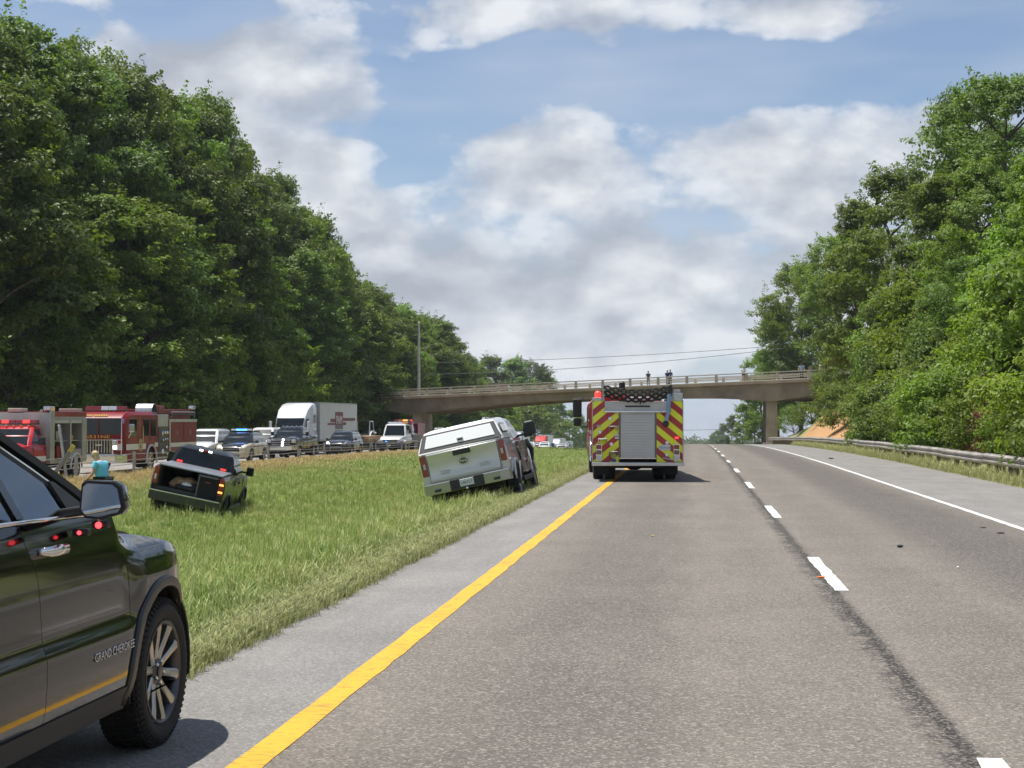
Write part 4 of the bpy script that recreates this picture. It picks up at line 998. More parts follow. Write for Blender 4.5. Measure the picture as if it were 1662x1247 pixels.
def cab(root, paint, yb0, yb1, zb, yt0, yt1, zt, wb, wt, glass=GLASS, rows=2, rear_glass=True, roof_m=None, split=0.52, rail=False):
    """greenhouse: pillars and roof, windscreen, rear window, side windows"""
    rings = []
    for (z, y0, y1, w) in ((zb - 0.05, yb0, yb1, wb), (zb + (zt - zb) * 0.5, yb0 + (yt0 - yb0) * 0.5, yb1 + (yt1 - yb1) * 0.5, wb + (wt - wb) * 0.42), (zt - 0.05, yt0, yt1, wt), (zt + 0.015, yt0 + 0.14, yt1 - 0.16, wt - 0.13), (zt + 0.03, yt0 + 0.3, yt1 - 0.35, wt * 0.6)):
        c = min(0.10, w * 0.15)
        rings.append([(w, y0 + c, z), (w, y1 - c, z), (w - c, y1, z), (-w + c, y1, z), (-w, y1 - c, z), (-w, y0 + c, z), (-w + c, y0, z), (w - c, y0, z)])
    MB().loft(rings).build('cab', roof_m or paint, root, smooth=32)
    e = 0.006
    fA, fB, fC, fD = (wb - 0.10, yb1 + e, zb), (-wb + 0.10, yb1 + e, zb), (-wt + 0.10, yt1 + e, zt - 0.05), (wt - 0.10, yt1 + e, zt - 0.05)
    quadpanel(fA, fB, fC, fD, 0.02, 0.98, 0.02, 0.92).build('windshield', glass, root)
    if rear_glass:
        quadpanel((-wb + 0.1, yb0 - e, zb), (wb - 0.1, yb0 - e, zb), (wt - 0.1, yt0 - e, zt - 0.05), (-wt + 0.1, yt0 - e, zt - 0.05), 0.05, 0.95, 0.12, 0.90).build('rear_window', glass, root)
    for s in (-1, 1):
        A, B, C, D = (s * (wb + e), yb0 + 0.1, zb), (s * (wb + e), yb1 - 0.1, zb), (s * (wt + e), yt1 - 0.1, zt - 0.05), (s * (wt + e), yt0 + 0.1, zt - 0.05)
        M2 = (s * (wb + (wt - wb) * 0.42 + e), 0, 0)
        cuts = [(0.05, split - 0.02), (split + 0.02, 0.97)] if rows == 2 else [(0.03, 0.30), (0.33, split + 0.06), (split + 0.10, 0.97)] if rows == 3 else [(0.08, 0.97)]
        for (a, c) in cuts:
            q = quadpanel(A, B, C, D, a, c, 0.08, 0.90, 0.012 * s if False else 0.012)
            if s < 0: q = quadpanel(B, A, D, C, 1 - c, 1 - a, 0.08, 0.90)
            q.build('side_window', glass, root)
        if rail: MB().tube([(s * (wt - 0.1), yt0 + 0.2, zt + 0.05), (s * (wt - 0.1), yt1 - 0.3, zt + 0.05)], 0.018, 6).build('roof_rail', BLACKP, root)
def lightbar(root, y, z, w, segs, d=0.28, h=0.12):
    base = MB().box((0, y, z - 0.02), (w, d, 0.05)).build('light_bar', BLACKP, root, bevel=0.01)
    n = len(segs)
    for i, m in enumerate(segs):
        x = -w / 2 + w * (i + 0.5) / n
        MB().box((x, y, z + h / 2), (w / n * 0.97, d * 0.96, h), taper=(0.97, 0.8)).build('lens', m, base, bevel=0.012)
def side_seams(root, ys, z0, z1, w, m=None):
    for y in ys:
        for s in (-1, 1): MB().bb(s * (w - 0.012), s * (w + 0.004), y - 0.006, y + 0.006, z0, z1).build('door_seam', BLACKP, root)
def handles(root, ys, z, w, m):
    for y in ys:
        for s in (-1, 1): MB().box((s * (w + 0.02), y, z), (0.035, 0.20, 0.035)).build('door_handle', m, root, bevel=0.01)

def pickup(root, paint, front='chrome', bump_m=None, bed_open=False, tail=True, rim=None, cab_m=None, dual=False, lift=0.0, cab_len=1.0, tonneau=False, plate=None, tl=LENS_R):
    """full-size crew-cab pickup, nose along +Y, standing on z=0"""
    L = lift
    st = [(-2.90, 0.955, 0.62 + L, 1.40 + L), (-2.86, 0.985, 0.60 + L, 1.42 + L), (-1.0, 1.0, 0.56 + L, 1.42 + L), (-0.95, 1.0, 0.52 + L, 1.34 + L), (0.9, 1.0, 0.50 + L, 1.33 + L), (1.05, 0.995, 0.5 + L, 1.32 + L),
          (2.3, 0.985, 0.52 + L, 1.25 + L), (2.72, 0.95, 0.55 + L, 1.20 + L), (2.86, 0.90, 0.60 + L, 1.12 + L)]
    cut = []
    if bed_open: cut.append(MB().bb(-0.80, 0.80, -3.2, -1.05, 0.86 + L, 2.2))
    o = obj('body', body_mesh(st, [(-1.78, 0.42, 0.50), (1.92, 0.42, 0.50)], 0.62, cut), paint, root)
    MB().bb(-0.72, 0.72, -2.7, 2.6, 0.36, 0.60 + L).build('chassis', UNDER, root)
    cab(root, cab_m or paint, -1.02, 1.18, 1.33 + L, -0.82, 0.32, 1.93 + L, 0.93, 0.76)
    hood = [[(x, y, z + L) for x, z in ((-0.80 * k, zz), (-0.60 * k, zz + 0.055), (-0.35 * k, zz + 0.035), (0, zz + 0.05), (0.35 * k, zz + 0.035), (0.60 * k, zz + 0.055), (0.80 * k, zz), (0, zz - 0.08))] for y, k, zz in ((1.14, 1.0, 1.335), (1.9, 1.0, 1.29), (2.55, 0.97, 1.235), (2.78, 0.93, 1.19))]
    MB().loft(hood).build('hood', paint, root, smooth=50)
    fm = CHROME if front == 'chrome' else BLACKP
    g = MB().bb(-0.62, 0.62, 2.84, 2.90, 0.74 + L, 1.15 + L).build('grille', BLACKP, root, bevel=0.02)
    for zz in (0.82, 0.95, 1.08): MB().bb(-0.60, 0.60, 2.89, 2.925, zz - 0.025 + L, zz + 0.025 + L).build('bar', fm, g)
    MB().bb(-0.04, 0.04, 2.89, 2.932, 0.76 + L, 1.13 + L).build('bar', fm, g)
    MB().bb(-0.66, 0.66, 2.86, 2.91, 1.13 + L, 1.19 + L).build('bar', fm, g, bevel=0.015)
    for s in (-1, 1):
        MB().box((s * 0.79, 2.80, 1.02 + L), (0.28, 0.14, 0.22)).build('headlight', LENS_W, root, bevel=0.03)
    MB().loft([[(s_ * 1.0 if abs(s_) == 1 else s_, y, z) for s_, y, z in ((-1, 2.70, 0.46 + L), (-0.7, 2.98, 0.46 + L), (0.7, 2.98, 0.46 + L), (1, 2.70, 0.46 + L), (1, 2.60, 0.46 + L), (-1, 2.60, 0.46 + L))],
               [(s_, y, z) for s_, y, z in ((-1, 2.72, 0.73 + L), (-0.7, 3.0, 0.73 + L), (0.7, 3.0, 0.73 + L), (1, 2.72, 0.73 + L), (1, 2.60, 0.73 + L), (-1, 2.60, 0.73 + L))]]).build('front_bumper', fm, root, bevel=0.02)
    MB().loft([[(x, y, 0.50 + L) for x, y in ((-0.99, -2.80), (-0.96, -3.0), (-0.75, -3.06), (0.75, -3.06), (0.96, -3.0), (0.99, -2.80))], [(x, y, 0.74 + L) for x, y in ((-0.99, -2.80), (-0.96, -3.02), (-0.75, -3.08), (0.75, -3.08), (0.96, -3.02), (0.99, -2.80))]]).build('rear_bumper', bump_m or fm, root, bevel=0.02)
    for s in (-1, 1):
        MB().box((s * 0.885, -2.885, 1.15 + L), (0.14, 0.09, 0.46)).build('taillight', tl, root, bevel=0.02)
    if tail: MB().box((0, -2.92, 1.07 + L), (1.56, 0.07, 0.62)).build('tailgate', paint, root, bevel=0.025)
    for s in (-1, 1):      # arch lips
        for yy in (-1.78, 1.92):
            pts = [(s * 0.995, yy + 0.52 * math.cos(a), 0.42 + 0.52 * math.sin(a)) for a in np.linspace(0.15, math.pi - 0.15, 15)]
            MB().tube(pts, 0.028, 6).build('wheel_arch', paint, root, smooth=60)
        MB().tube([(s * 0.98, -0.95, 0.44), (s * 0.98, 1.25, 0.44)], 0.06, 8).build('running_board', BLACKP, root, smooth=60)
    side_seams(root, (-0.93, 0.02, 1.02), 0.56 + L, 1.30 + L, 0.995); handles(root, (-0.75, 0.22), 1.15 + L, 0.985, paint)
    mirror_pair(root, 0.93, 0.72, 1.48 + L, BLACKP, 0.22, 0.26)
    for s in (-1, 1):
        add_wheel(root, s * 0.86, 1.92, 0.41, 0.28, 6, rim); add_wheel(root, s * (0.86 if not dual else 0.98), -1.78, 0.41, 0.28, 6, rim, dual=dual)
    if plate:
        p = MB().box((0, -3.09, 0.66 + L), (0.31, 0.012, 0.155)).build('licence_plate', PLATE, root, bevel=0.004, seg=1)
        text_part(plate, 0.085, PLATE_T, p, T(0, -3.097, 0.655 + L) @ TX_REAR, ext=0.001)
    return root
def suv(root, paint, side_m=None, front_m=BLACKP, h=1.76, L=5.05, w=1.0, rim=None, rows=3, headlit=None, push=False):
    """large SUV, nose along +Y"""
    k = L / 5.05
    st = [(-2.45 * k, 0.86 * w, 0.55, 1.05), (-2.38 * k, 0.95 * w, 0.42, 1.14), (-1.5, 0.985 * w, 0.36, 1.16), (0.6, 0.99 * w, 0.34, 1.13), (1.2, 0.985 * w, 0.35, 1.12), (2.0 * k, 0.96 * w, 0.38, 1.05), (2.35 * k, 0.90 * w, 0.42, 0.98), (2.48 * k, 0.80 * w, 0.48, 0.86)]
    o = obj('body', body_mesh(st, [(-1.48 * k, 0.38, 0.44), (1.50 * k, 0.38, 0.44)], 0.62), side_m or paint, root)
    MB().bb(-0.7, 0.7, -2.3 * k, 2.2 * k, 0.24, 0.5).build('chassis', UNDER, root)
    cab(root, paint, -2.36 * k, 1.12, 1.13, -2.05 * k, 0.28, h, 0.91 * w, 0.70 * w, rows=rows, split=0.60, rail=True)
    hood = [[(x * w, y, z) for x, z in ((-0.82 * q, zz - .03), (-0.55 * q, zz + 0.05), (0, zz + 0.06), (0.55 * q, zz + 0.05), (0.82 * q, zz - .03), (0, zz - 0.12))] for y, q, zz in ((1.08, 1.0, 1.14), (1.8 * k, 0.98, 1.09), (2.30 * k, 0.90, 0.99), (2.44 * k, 0.80, 0.92))]
    MB().loft(hood).build('hood', paint, root, smooth=50)
    g = MB().bb(-0.48 * w, 0.48 * w, 2.42 * k, 2.50 * k, 0.66, 0.88).build('grille', BLACKP, root, bevel=0.02)
    for zz in (0.72, 0.79, 0.86): MB().bb(-0.46 * w, 0.46 * w, 2.49 * k, 2.512 * k, zz - 0.010, zz + 0.010).build('bar', front_m, g)
    MB().loft([[(x * w, y, 0.30) for x, y in ((-0.93, 2.20 * k), (-0.6, 2.50 * k), (0.6, 2.50 * k), (0.93, 2.20 * k), (0.9, 2.1 * k), (-0.9, 2.1 * k))], [(x * w, y, 0.62) for x, y in ((-0.95, 2.20 * k), (-0.6, 2.56 * k), (0.6, 2.56 * k), (0.95, 2.20 * k), (0.9, 2.1 * k), (-0.9, 2.1 * k))]]).build('front_bumper', side_m or paint, root, bevel=0.03)
    MB().bb(-0.5 * w, 0.5 * w, 2.50 * k, 2.57 * k, 0.36, 0.46).build('air_intake', BLACKP, root)
    for s in (-1, 1):
        hl = MB().box((s * 0.70 * w, 2.36 * k, 0.84), (0.32, 0.18, 0.14), rot=(0, 0, -s * 0.35)).build('headlight', headlit or LENS_W, root, bevel=0.03)
        MB().box((s * 0.86 * w, -2.34 * k, 1.0), (0.14, 0.16, 0.26)).build('taillight', LENS_R, root, bevel=0.03)
        for yy in (-1.48 * k, 1.50 * k):
            pts = [(s * 0.985 * w, yy + 0.455 * math.cos(a), 0.38 + 0.455 * math.sin(a)) for a in np.linspace(0.1, math.pi - 0.1, 13)]
            MB().tube(pts, 0.022, 6).build('wheel_arch', BLACKP, root, smooth=60)
    MB().loft([[(x * w, y, 0.40) for x, y in ((-0.9, -2.25 * k), (-0.85, -2.52 * k), (0.85, -2.52 * k), (0.9, -2.25 * k))], [(x * w, y, 0.66) for x, y in ((-0.93, -2.25 * k), (-0.86, -2.53 * k), (0.86, -2.53 * k), (0.93, -2.25 * k))]]).build('rear_bumper', side_m or paint, root, bevel=0.03)
    side_seams(root, (-1.05, 0.0, 1.02), 0.45, 1.10, 0.985 * w); handles(root, (-0.85, 0.2), 0.98, 0.98 * w, side_m or paint)
    mirror_pair(root, 0.90 * w, 0.78, 1.20, BLACKP, 0.20, 0.15, 0.08)
    for s in (-1, 1):
        add_wheel(root, s * 0.84 * w, 1.50 * k, 0.375, 0.25, 5, rim); add_wheel(root, s * 0.84 * w, -1.48 * k, 0.375, 0.25, 5, rim)
    if push:
        pb = MB(); pb.tube([(-0.42, 2.62 * k, 0.42), (-0.42, 2.68 * k, 0.90), (0.42, 2.68 * k, 0.90), (0.42, 2.62 * k, 0.42)], 0.035, 8); pb.tube([(-0.42, 2.66 * k, 0.66), (0.42, 2.66 * k, 0.66)], 0.03, 8)
        pb.build('push_bumper', DULL, root, smooth=50)
    return root

PAINT_BLACK = mat('paint_black', (0.006, 0.006, 0.007), 0.22, 0.0, coat=1.0, dirt=0.25)
PAINT_BLACK_O = mat('paint_black_olive', (0.005, 0.005, 0.005), 0.3, 0.0, coat=0.35, spec=0.3, dirt=0.08)
PAINT_WHITE = mat('paint_white', (0.72, 0.73, 0.74), 0.3, 0.0, coat=0.8, dirt=0.35)
PAINT_SILVER = mat('paint_grey_white', (0.58, 0.59, 0.57), 0.32, 0.25, coat=0.8, dirt=0.25)
PAINT_CREAM = mat('paint_cream', (0.62, 0.56, 0.40), 0.3, 0.0, coat=0.8, dirt=0.3)
PAINT_NAVY = mat('paint_dark_blue_grey', (0.012, 0.014, 0.020), 0.25, 0.2, coat=1.0, dirt=0.3)
PAINT_RED = mat('paint_red', (0.42, 0.010, 0.018), 0.38, 0.0, coat=0.35, spec=0.35, dirt=0.12)
PAINT_DKRED = mat('paint_dark_red', (0.21, 0.005, 0.011), 0.40, 0.0, coat=0.25, spec=0.3, dirt=0.12)

# ------------------------------------------------------------------ white pickup with a cap, on the slope of the median
def slope_pose(X, Y, rz, w=0.86, ya=-1.78, yf=1.92, extra_roll=0.0):
    c, s = math.cos(rz), math.sin(rz)
    def g(lx, ly): return Vector((X + lx * c - ly * s, Y + lx * s + ly * c, gz(X + lx * c - ly * s, Y + lx * s + ly * c)))
    r, l, f = g(w, ya), g(-w, ya), (g(w, yf) + g(-w, yf)) / 2
    ex = (r - l).normalized(); mid = (r + l) / 2; ey = (f - mid).normalized(); ez = ex.cross(ey).normalized(); ey = ez.cross(ex)
    M_ = Matrix((ex, ey, ez)).transposed().to_4x4()
    M_ = M_ @ Matrix.Rotation(extra_roll, 4, 'Y')
    org = mid - (M_ @ Vector((0, ya, 0)))
    return org, M_.to_euler()
wt_Y = 36.3
wt_X = at(769, 760, 33.6).x + 0.02
loc, rot = slope_pose(wt_X, wt_Y, R(0.5), extra_roll=-R(3.4)); loc = loc + Vector((0, 0, -0.14))
wp = thing('white_pickup', 'white pickup with camper cap leaning on the median slope, right side crushed', 'pickup', loc, rot)
pickup(wp, PAINT_SILVER, front='chrome', bump_m=mat('bumper_steel', (0.40, 0.41, 0.42), 0.35, 0.8), plate=None, rim=DULL, lift=0.02, tail=False)
MB().prism([(-2.87, 0.78), (-2.955, 0.78), (-2.962, 0.86), (-2.94, 0.91), (-2.925, 1.02), (-2.922, 1.16), (-2.935, 1.28), (-2.968, 1.345), (-2.985, 1.385), (-2.975, 1.412), (-2.87, 1.412)], 'x', -0.79, 0.79).build('tailgate', PAINT_SILVER, wp, bevel=0.010, smooth=35)
for s in (-1, 1): MB().bb(s * 0.792, s * 0.80, -2.925, -2.90, 0.78, 1.40).build('tailgate_gap', BLACKP, wp)
# camper cap
rings = []
for (y, zt, wt_, wb_) in ((-2.93, 1.88, 0.77, 0.955), (-2.90, 1.91, 0.81, 0.965), (-1.05, 1.96, 0.81, 0.965)):
    rings.append([(wb_, y + (0 if y > -2 else 0.0), 1.43), (wb_ - 0.02, y, 1.50), (wt_ + 0.05, y + (0.20 if y < -2 else 0), zt - 0.14), (wt_ - 0.03, y + (0.27 if y < -2 else 0), zt - 0.03), (wt_ - 0.20, y + (0.30 if y < -2 else 0), zt), (-wt_ + 0.20, y + (0.30 if y < -2 else 0), zt), (-wt_ + 0.03, y + (0.27 if y < -2 else 0), zt - 0.03), (-wt_ - 0.05, y + (0.20 if y < -2 else 0), zt - 0.14), (-wb_ + 0.02, y, 1.50), (-wb_, y, 1.43)])
cp = MB().loft(rings).build('camper_cap', PAINT_WHITE, wp, smooth=35)
CAPDOOR = mat('cap_door_white', (0.80, 0.81, 0.80), 0.25, coat=0.5)
def capq(i0, i1, j0, j1, off):
    A, B, C, D = (-0.93, -2.94 - off, 1.46), (0.93, -2.94 - off, 1.46), (0.81, -2.72 - off, 1.84), (-0.81, -2.72 - off, 1.84)
    return quadpanel(A, B, C, D, i0, i1, j0, j1, 0.012)
capq(0.0, 1.0, 0.0, 1.0, 0.0).build('cap_door_frame', mat('cap_rubber', (0.045, 0.045, 0.05), 0.5), cp, bevel=0.02)
capq(0.06, 0.94, 0.20, 0.90, 0.014).build('cap_door', CAPDOOR, cp, bevel=0.02)
lk = MB().box((0.02, -2.905, 1.59), (0.15, 0.012, 0.11)).build('cap_latch', PAINT_WHITE, cp, bevel=0.01)
MB().box((0.02, -2.917, 1.60), (0.10, 0.008, 0.03)).build('cap_latch_handle', BLACKP, cp)
for s in (-1, 1):
    A, B, C, D = (s * 0.952, -2.70, 1.56), (s * 0.952, -1.60, 1.56), (s * 0.885, -1.72, 1.78), (s * 0.885, -2.62, 1.78)
    q1, q2 = ((A, B, C, D) if s > 0 else (B, A, D, C)), None
    quadpanel(*q1, 0, 1, 0, 1, 0.010).build('cap_side_frame', BLACKP, cp, bevel=0.008)
    quadpanel(*[(p[0] + s * 0.006, p[1], p[2]) for p in q1], 0.06, 0.94, 0.12, 0.88, 0.010).build('cap_side_door', CAPDOOR, cp)
for x in (-0.55, 0.55): MB().bb(x - 0.03, x + 0.03, -2.3, -1.3, 1.94, 1.975).build('roof_track', PAINT_WHITE, cp)
# tailgate details: handle, oval badge, creases, plate, hitch
TG = -2.957
hd = MB().box((0.0, TG - 0.01, 1.335), (0.40, 0.03, 0.12)).build('tailgate_handle', BLACKP, wp, bevel=0.02)
bdg = MB().lathe([(0.075, 0), (0.075, 0.012), (0.068, 0.016)], 24, Matrix.Translation((0, TG, 1.13)) @ Matrix.Diagonal((1.55, 1, 1, 1)) @ Matrix.Rotation(-math.pi / 2, 4, 'Z')).build('badge_oval', mat('badge_dark', (0.03, 0.035, 0.05), 0.25, coat=1), wp)
MB().lathe([(0.078, 0.010), (0.078, 0.020), (0.070, 0.020), (0.070, 0.010)], 24, Matrix.Translation((0, TG, 1.13)) @ Matrix.Diagonal((1.55, 1, 1, 1)) @ Matrix.Rotation(-math.pi / 2, 4, 'Z'), closed=True).build('badge_rim', CHROME, bdg)
text_part('Ford', 0.085, CHROME, bdg, T(0, TG - 0.018, 1.13) @ TX_REAR, 'badge_lettering', ext=0.002)
for s in (-1, 1):
    for k, zz in enumerate((1.0, 0.955)): MB().box((s * 0.45, TG, zz), (0.24 - 0.03 * k, 0.018, 0.014)).build('tailgate_crease', PAINT_SILVER, wp, bevel=0.005, seg=1)
    MB().box((s * 0.62, TG + 0.002, 0.82), (0.34, 0.02, 0.02), rot=(0, s * -0.10, 0)).build('tailgate_crease', PAINT_SILVER, wp, bevel=0.006, seg=1)
MB().bb(-0.38, 0.38, -3.092, -3.06, 0.53, 0.76).build('bumper_step', BLACKP, wp, bevel=0.01)
p = MB().box((0, -3.11, 0.66), (0.31, 0.012, 0.155)).build('licence_plate', PLATE, wp, bevel=0.004, seg=1)
text_part('L867LT', 0.085, PLATE_T, p, T(0, -3.118, 0.655) @ TX_REAR, ext=0.001)
for s in (-1, 1):
    MB().box((s * 0.66, -3.095, 0.60), (0.14, 0.03, 0.06)).build('bumper_hook_slot', BLACKP, wp, bevel=0.008)
    ln = MB().box((s * 0.875, -2.935, 1.16), (0.055, 0.02, 0.12)).build('reverse_lamp', mat('lens_pale', (0.55, 0.42, 0.42), 0.15, coat=1.0), wp, bevel=0.008); MB().box((s * 0.92, -2.934, 1.16), (0.035, 0.02, 0.12)).build('lamp_dark_band', mat('lens_dark', (0.05, 0.006, 0.008), 0.15, coat=1.0), wp)
ht = MB().bb(-0.04, 0.04, -3.28, -3.0, 0.42, 0.48).build('hitch', BLACKP, wp)
MB().ball((0, -3.24, 0.53), 0.032, 12, 8).build('hitch_ball', CHROME, ht, smooth=60)
# crushed right side: buckled door skin rubbed to dirty grey-brown, with torn trim and folded mirror
rnd = random.Random(77); V = []; F = []; nu, nv = 14, 10
for j in range(nv + 1):
    for i in range(nu + 1):
        y = -0.9 + 1.95 * i / nu; z = 0.60 + 0.72 * j / nv
        dent = 0.05 * math.sin(3.1 * i / nu) * math.sin(3.1 * j / nv); V.append((1.012 - dent + rnd.uniform(-0.012, 0.012) + 0.02, y, z))
for j in range(nv):
    for i in range(nu): a = j * (nu + 1) + i; F.append((a, a + 1, a + nu + 2, a + nu + 1))
n0 = len(V); V += [(x - 0.05, y, z) for x, y, z in V]; F += [tuple(k + n0 for k in reversed(f)) for f in F]
dm = MB(); dm.v = V; dm.f = F
d = dm.build('crushed_door', mat('scraped_paint', (0.20, 0.165, 0.14), 0.5, 0.2, var=0.7, vscale=4, bump=0.6, bscale=8), wp); d['label'] = 'crushed and scraped brownish right door'
MB().slab([(1.05, 0.4, 0.78), (1.06, 0.75, 0.80), (1.06, 0.72, 0.92), (1.05, 0.45, 0.90)], 0.02).build('torn_trim', PAINT_CREAM, wp)
MB().slab([(1.045, -0.5, 0.86), (1.06, -0.1, 0.84), (1.06, -0.12, 0.88), (1.045, -0.48, 0.91)], 0.02).build('torn_trim', PAINT_WHITE, wp)
MB().tube([(1.04, 1.08, 1.32), (1.13, 1.02, 1.05), (1.10, 1.05, 0.8)], [0.05, 0.06, 0.03], 8).build('hanging_moulding', BLACKP, wp, smooth=60)
mbig = MB().box((1.22, 0.70, 1.58), (0.30, 0.14, 0.34), taper=(0.85, 0.8)).build('folded_mirror', BLACKP, wp, bevel=0.05, seg=3)
MB().slab([(1.01, -2.55, 0.72), (1.015, -1.3, 0.72), (1.015, -1.3, 1.36), (1.01, -2.5, 1.36)], 0.0)
MB().box((1.03, -1.78, 0.62), (0.10, 0.95, 0.05), rot=(0.5, 0, 0)).build('bent_arch_trim', BLACKP, wp, bevel=0.015)

# ------------------------------------------------------------------ black pickup with its bed open, down in the median
bk_Y = 43.0
bk_X = at(300, 780, 40.5).x - 0.5
loc, rot = slope_pose(bk_X, bk_Y, R(9.5), extra_roll=R(8.0)); loc = loc + Vector((0, 0, -0.20))
bp_ = thing('black_pickup', 'black pickup with split tailgate open and loaded bed in the median ditch', 'pickup', loc, rot)
pickup(bp_, PAINT_BLACK_O, front='chrome', bump_m=mat('bumper_dark', (0.07, 0.07, 0.07), 0.35, 0.5), bed_open=True, tail=False, rim=CHROME, tl=LENS_R)
# folding bed cover
for k in range(4):
    y0 = -2.88 + k * 0.46
    MB().bb(-0.86, 0.86, y0, y0 + 0.445, 1.425, 1.462).build('bed_cover_panel', mat('cover_grey', (0.30, 0.32, 0.35), 0.35, 0.5, var=0.1), bp_, bevel=0.008)
# right third of the tailgate still shut, with its thick inner edge
tg = MB().box((0.53, -2.93, 1.05), (0.52, 0.075, 0.60)).build('tailgate_door', mat('gate_black', (0.010, 0.010, 0.011), 0.6, spec=0.25), bp_, bevel=0.025)
MB().bb(0.25, 0.29, -2.975, -2.88, 0.79, 1.38).build('door_edge', mat('gate_edge', (0.10, 0.10, 0.105), 0.45), tg); MB().bb(0.29, 0.78, -2.975, -2.90, 1.345, 1.385).build('top_edge', MATS['gate_edge'], tg)
MB().bb(0.44, 0.60, -2.978, -2.966, 1.20, 1.23).build('gate_badge', LENS_R, tg)
MB().bb(-0.94, 0.94, -3.085, -3.0, 0.735, 0.775).build('bumper_trim', CHROME, bp_, bevel=0.01)
MB().bb(-0.80, 0.28, -2.95, -2.86, 0.78, 0.87).build('tailgate_sill', BLACKP, bp_, bevel=0.015)
MB().bb(-0.80, 0.80, -2.86, -1.05, 0.855, 0.872).build('bed_liner', UNDER, bp_)
for s in (-1, 1): MB().bb(s * 0.805, s * 0.775, -2.87, -1.06, 0.86, 1.418).build('bed_liner', UNDER, bp_)
MB().bb(-0.80, 0.80, -1.10, -1.045, 0.86, 1.418).build('bed_liner', UNDER, bp_); MB().bb(-0.80, 0.80, -2.86, -1.06, 1.412, 1.423).build('cover_underside', UNDER, bp_)
for s in (1,):
    for zz in (1.22, 1.02): MB().box((s * 0.885, -2.935, zz), (0.12, 0.03, 0.05)).build('lit_lamp', LIT_A, bp_, bevel=0.01)
MB().box((-0.885, -2.935, 1.10), (0.05, 0.03, 0.14)).build('reverse_lamp', LENS_W, bp_, bevel=0.01)
for s in (-1, 1): MB().box((s * 0.62 - 0.02, -1.035 + 0.03, 1.50), (0.16, 0.03, 0.05)).build('warning_lamp', LIT_R, bp_, bevel=0.01)
hm = MB().box((0, -0.86, 1.90), (0.34, 0.04, 0.05)).build('brake_lamp', LENS_R, bp_, bevel=0.01)
for s in (-1, 1): MB().box((s * 0.13, -0.885, 1.905), (0.10, 0.02, 0.05)).build('cargo_lamp', LIT_W, hm)
loc_b = bp_.matrix_world.copy()
# the load
def lump(seed, sx, sy, sz, n=20, m=10, rough=0.12):
    rnd = random.Random(seed); b = MB(); b.ball((0, 0, 0), 1.0, n, m)
    ph = [rnd.uniform(0, 6) for _ in range(6)]; out = []
    for (x, y, z) in b.v:
        k = 1 + rough * (math.sin(3 * x + ph[0]) * math.cos(4 * y + ph[1]) + 0.7 * math.sin(7 * x + 5 * z + ph[2]) + 0.5 * math.sin(9 * y + ph[3]))
        out.append((x * sx * k, y * sy * k, max(-0.35, z) * sz * k))
    b.v = out; return b
bpy.context.view_layer.update()
MW = bp_.matrix_world.copy()
def in_bed(o, x, y, z):
    o.matrix_world = MW @ T(x, y, z); return o
o = lump(3, 0.42, 0.30, 0.24).build('tan_coat', mat('tan_canvas', (0.50, 0.30, 0.16), 0.9, var=0.3, vscale=5, bump=0.6, bscale=12), smooth=70); tag(in_bed(o, -0.10, -2.35, 0.965), 'tan bundled coat lying in the bed of the black pickup', 'coat')
o = lump(8, 0.36, 0.24, 0.15).build('black_bag', mat('bag_black', (0.02, 0.02, 0.022), 0.7, bump=0.4), smooth=70); tag(in_bed(o, 0.02, -2.66, 0.93), 'black bag in front of the tan coat in the pickup bed', 'bag')
o = lump(12, 0.14, 0.10, 0.06).build('white_cloth', mat('cloth_white', (0.72, 0.72, 0.70), 0.9), smooth=70); tag(in_bed(o, -0.05, -2.78, 1.03), 'small white cloth on the black bag in the pickup bed', 'cloth')

# ------------------------------------------------------------------ vehicles standing on the far carriageway, noses towards us
def far_pose(px_front_right, X_side, halfw, front_y, ang=0.0):
    """front corner on our right at the given pixel; returns the origin for a vehicle turned to face us"""
    Y = Yat(px_front_right, X_side); X = X_side - halfw
    return (X, Y + front_y, OPP_Z - drop(Y + front_y)), (0, 0, math.pi + ang)
loc, rot = far_pose(400, -25.1, 1.0, 2.5, R(2)); pc = thing('patrol_car', 'black and cream patrol SUV with blue light bar lit', 'police car', loc, rot)
suv(pc, PAINT_BLACK, PAINT_CREAM, push=True)
lightbar(pc, 0.0, 1.83, 1.25, [LENS_W, LIT_B, LIT_B, LENS_W], 0.3, 0.10)
for s in (-1, 1):
    for k, (zz, m) in enumerate(((0.90, mat('stripe_brown', (0.25, 0.12, 0.06), 0.4)), (0.955, mat('stripe_gold', (0.55, 0.38, 0.12), 0.4)))):
        MB().bb(s * 0.992, s * 0.998, -2.2, 2.0, zz, zz + 0.035).build('side_stripe', m, pc)
loc, rot = far_pose(481, -25.0, 1.0, 2.9); rm_ = thing('black_heavy_pickup', 'black heavy pickup with chrome grille and lit headlamps', 'pickup', loc, rot)
pickup(rm_, PAINT_BLACK, front='chrome', dual=False, lift=0.14, rim=CHROME)
for (x, z) in ((-0.16, 1.26), (-0.12, 1.07), (-0.10, 0.90)): MB().ball((x, 2.98, z), 0.075, 10, 8).build('lit_lamp', LIT_W, rm_, smooth=60)
for x in (-0.6, -0.3, 0, 0.3, 0.6): MB().ball((x, 0.18, 2.10), (0.05, 0.06, 0.035), 8, 6).build('roof_marker', LIT_A if False else LENS_W, rm_)
loc, rot = far_pose(567, -24.9, 0.98, 2.5); ds = thing('dark_patrol_suv', 'dark blue-grey SUV with push bumper behind the black heavy pickup', 'suv', loc, rot)
suv(ds, PAINT_NAVY, None, push=True)
loc, rot = far_pose(343, -27.6, 1.0, 2.5); ws = thing('white_suv', 'white SUV half hidden behind the parked fire engine', 'suv', loc, rot); suv(ws, PAINT_WHITE, None, h=1.9)
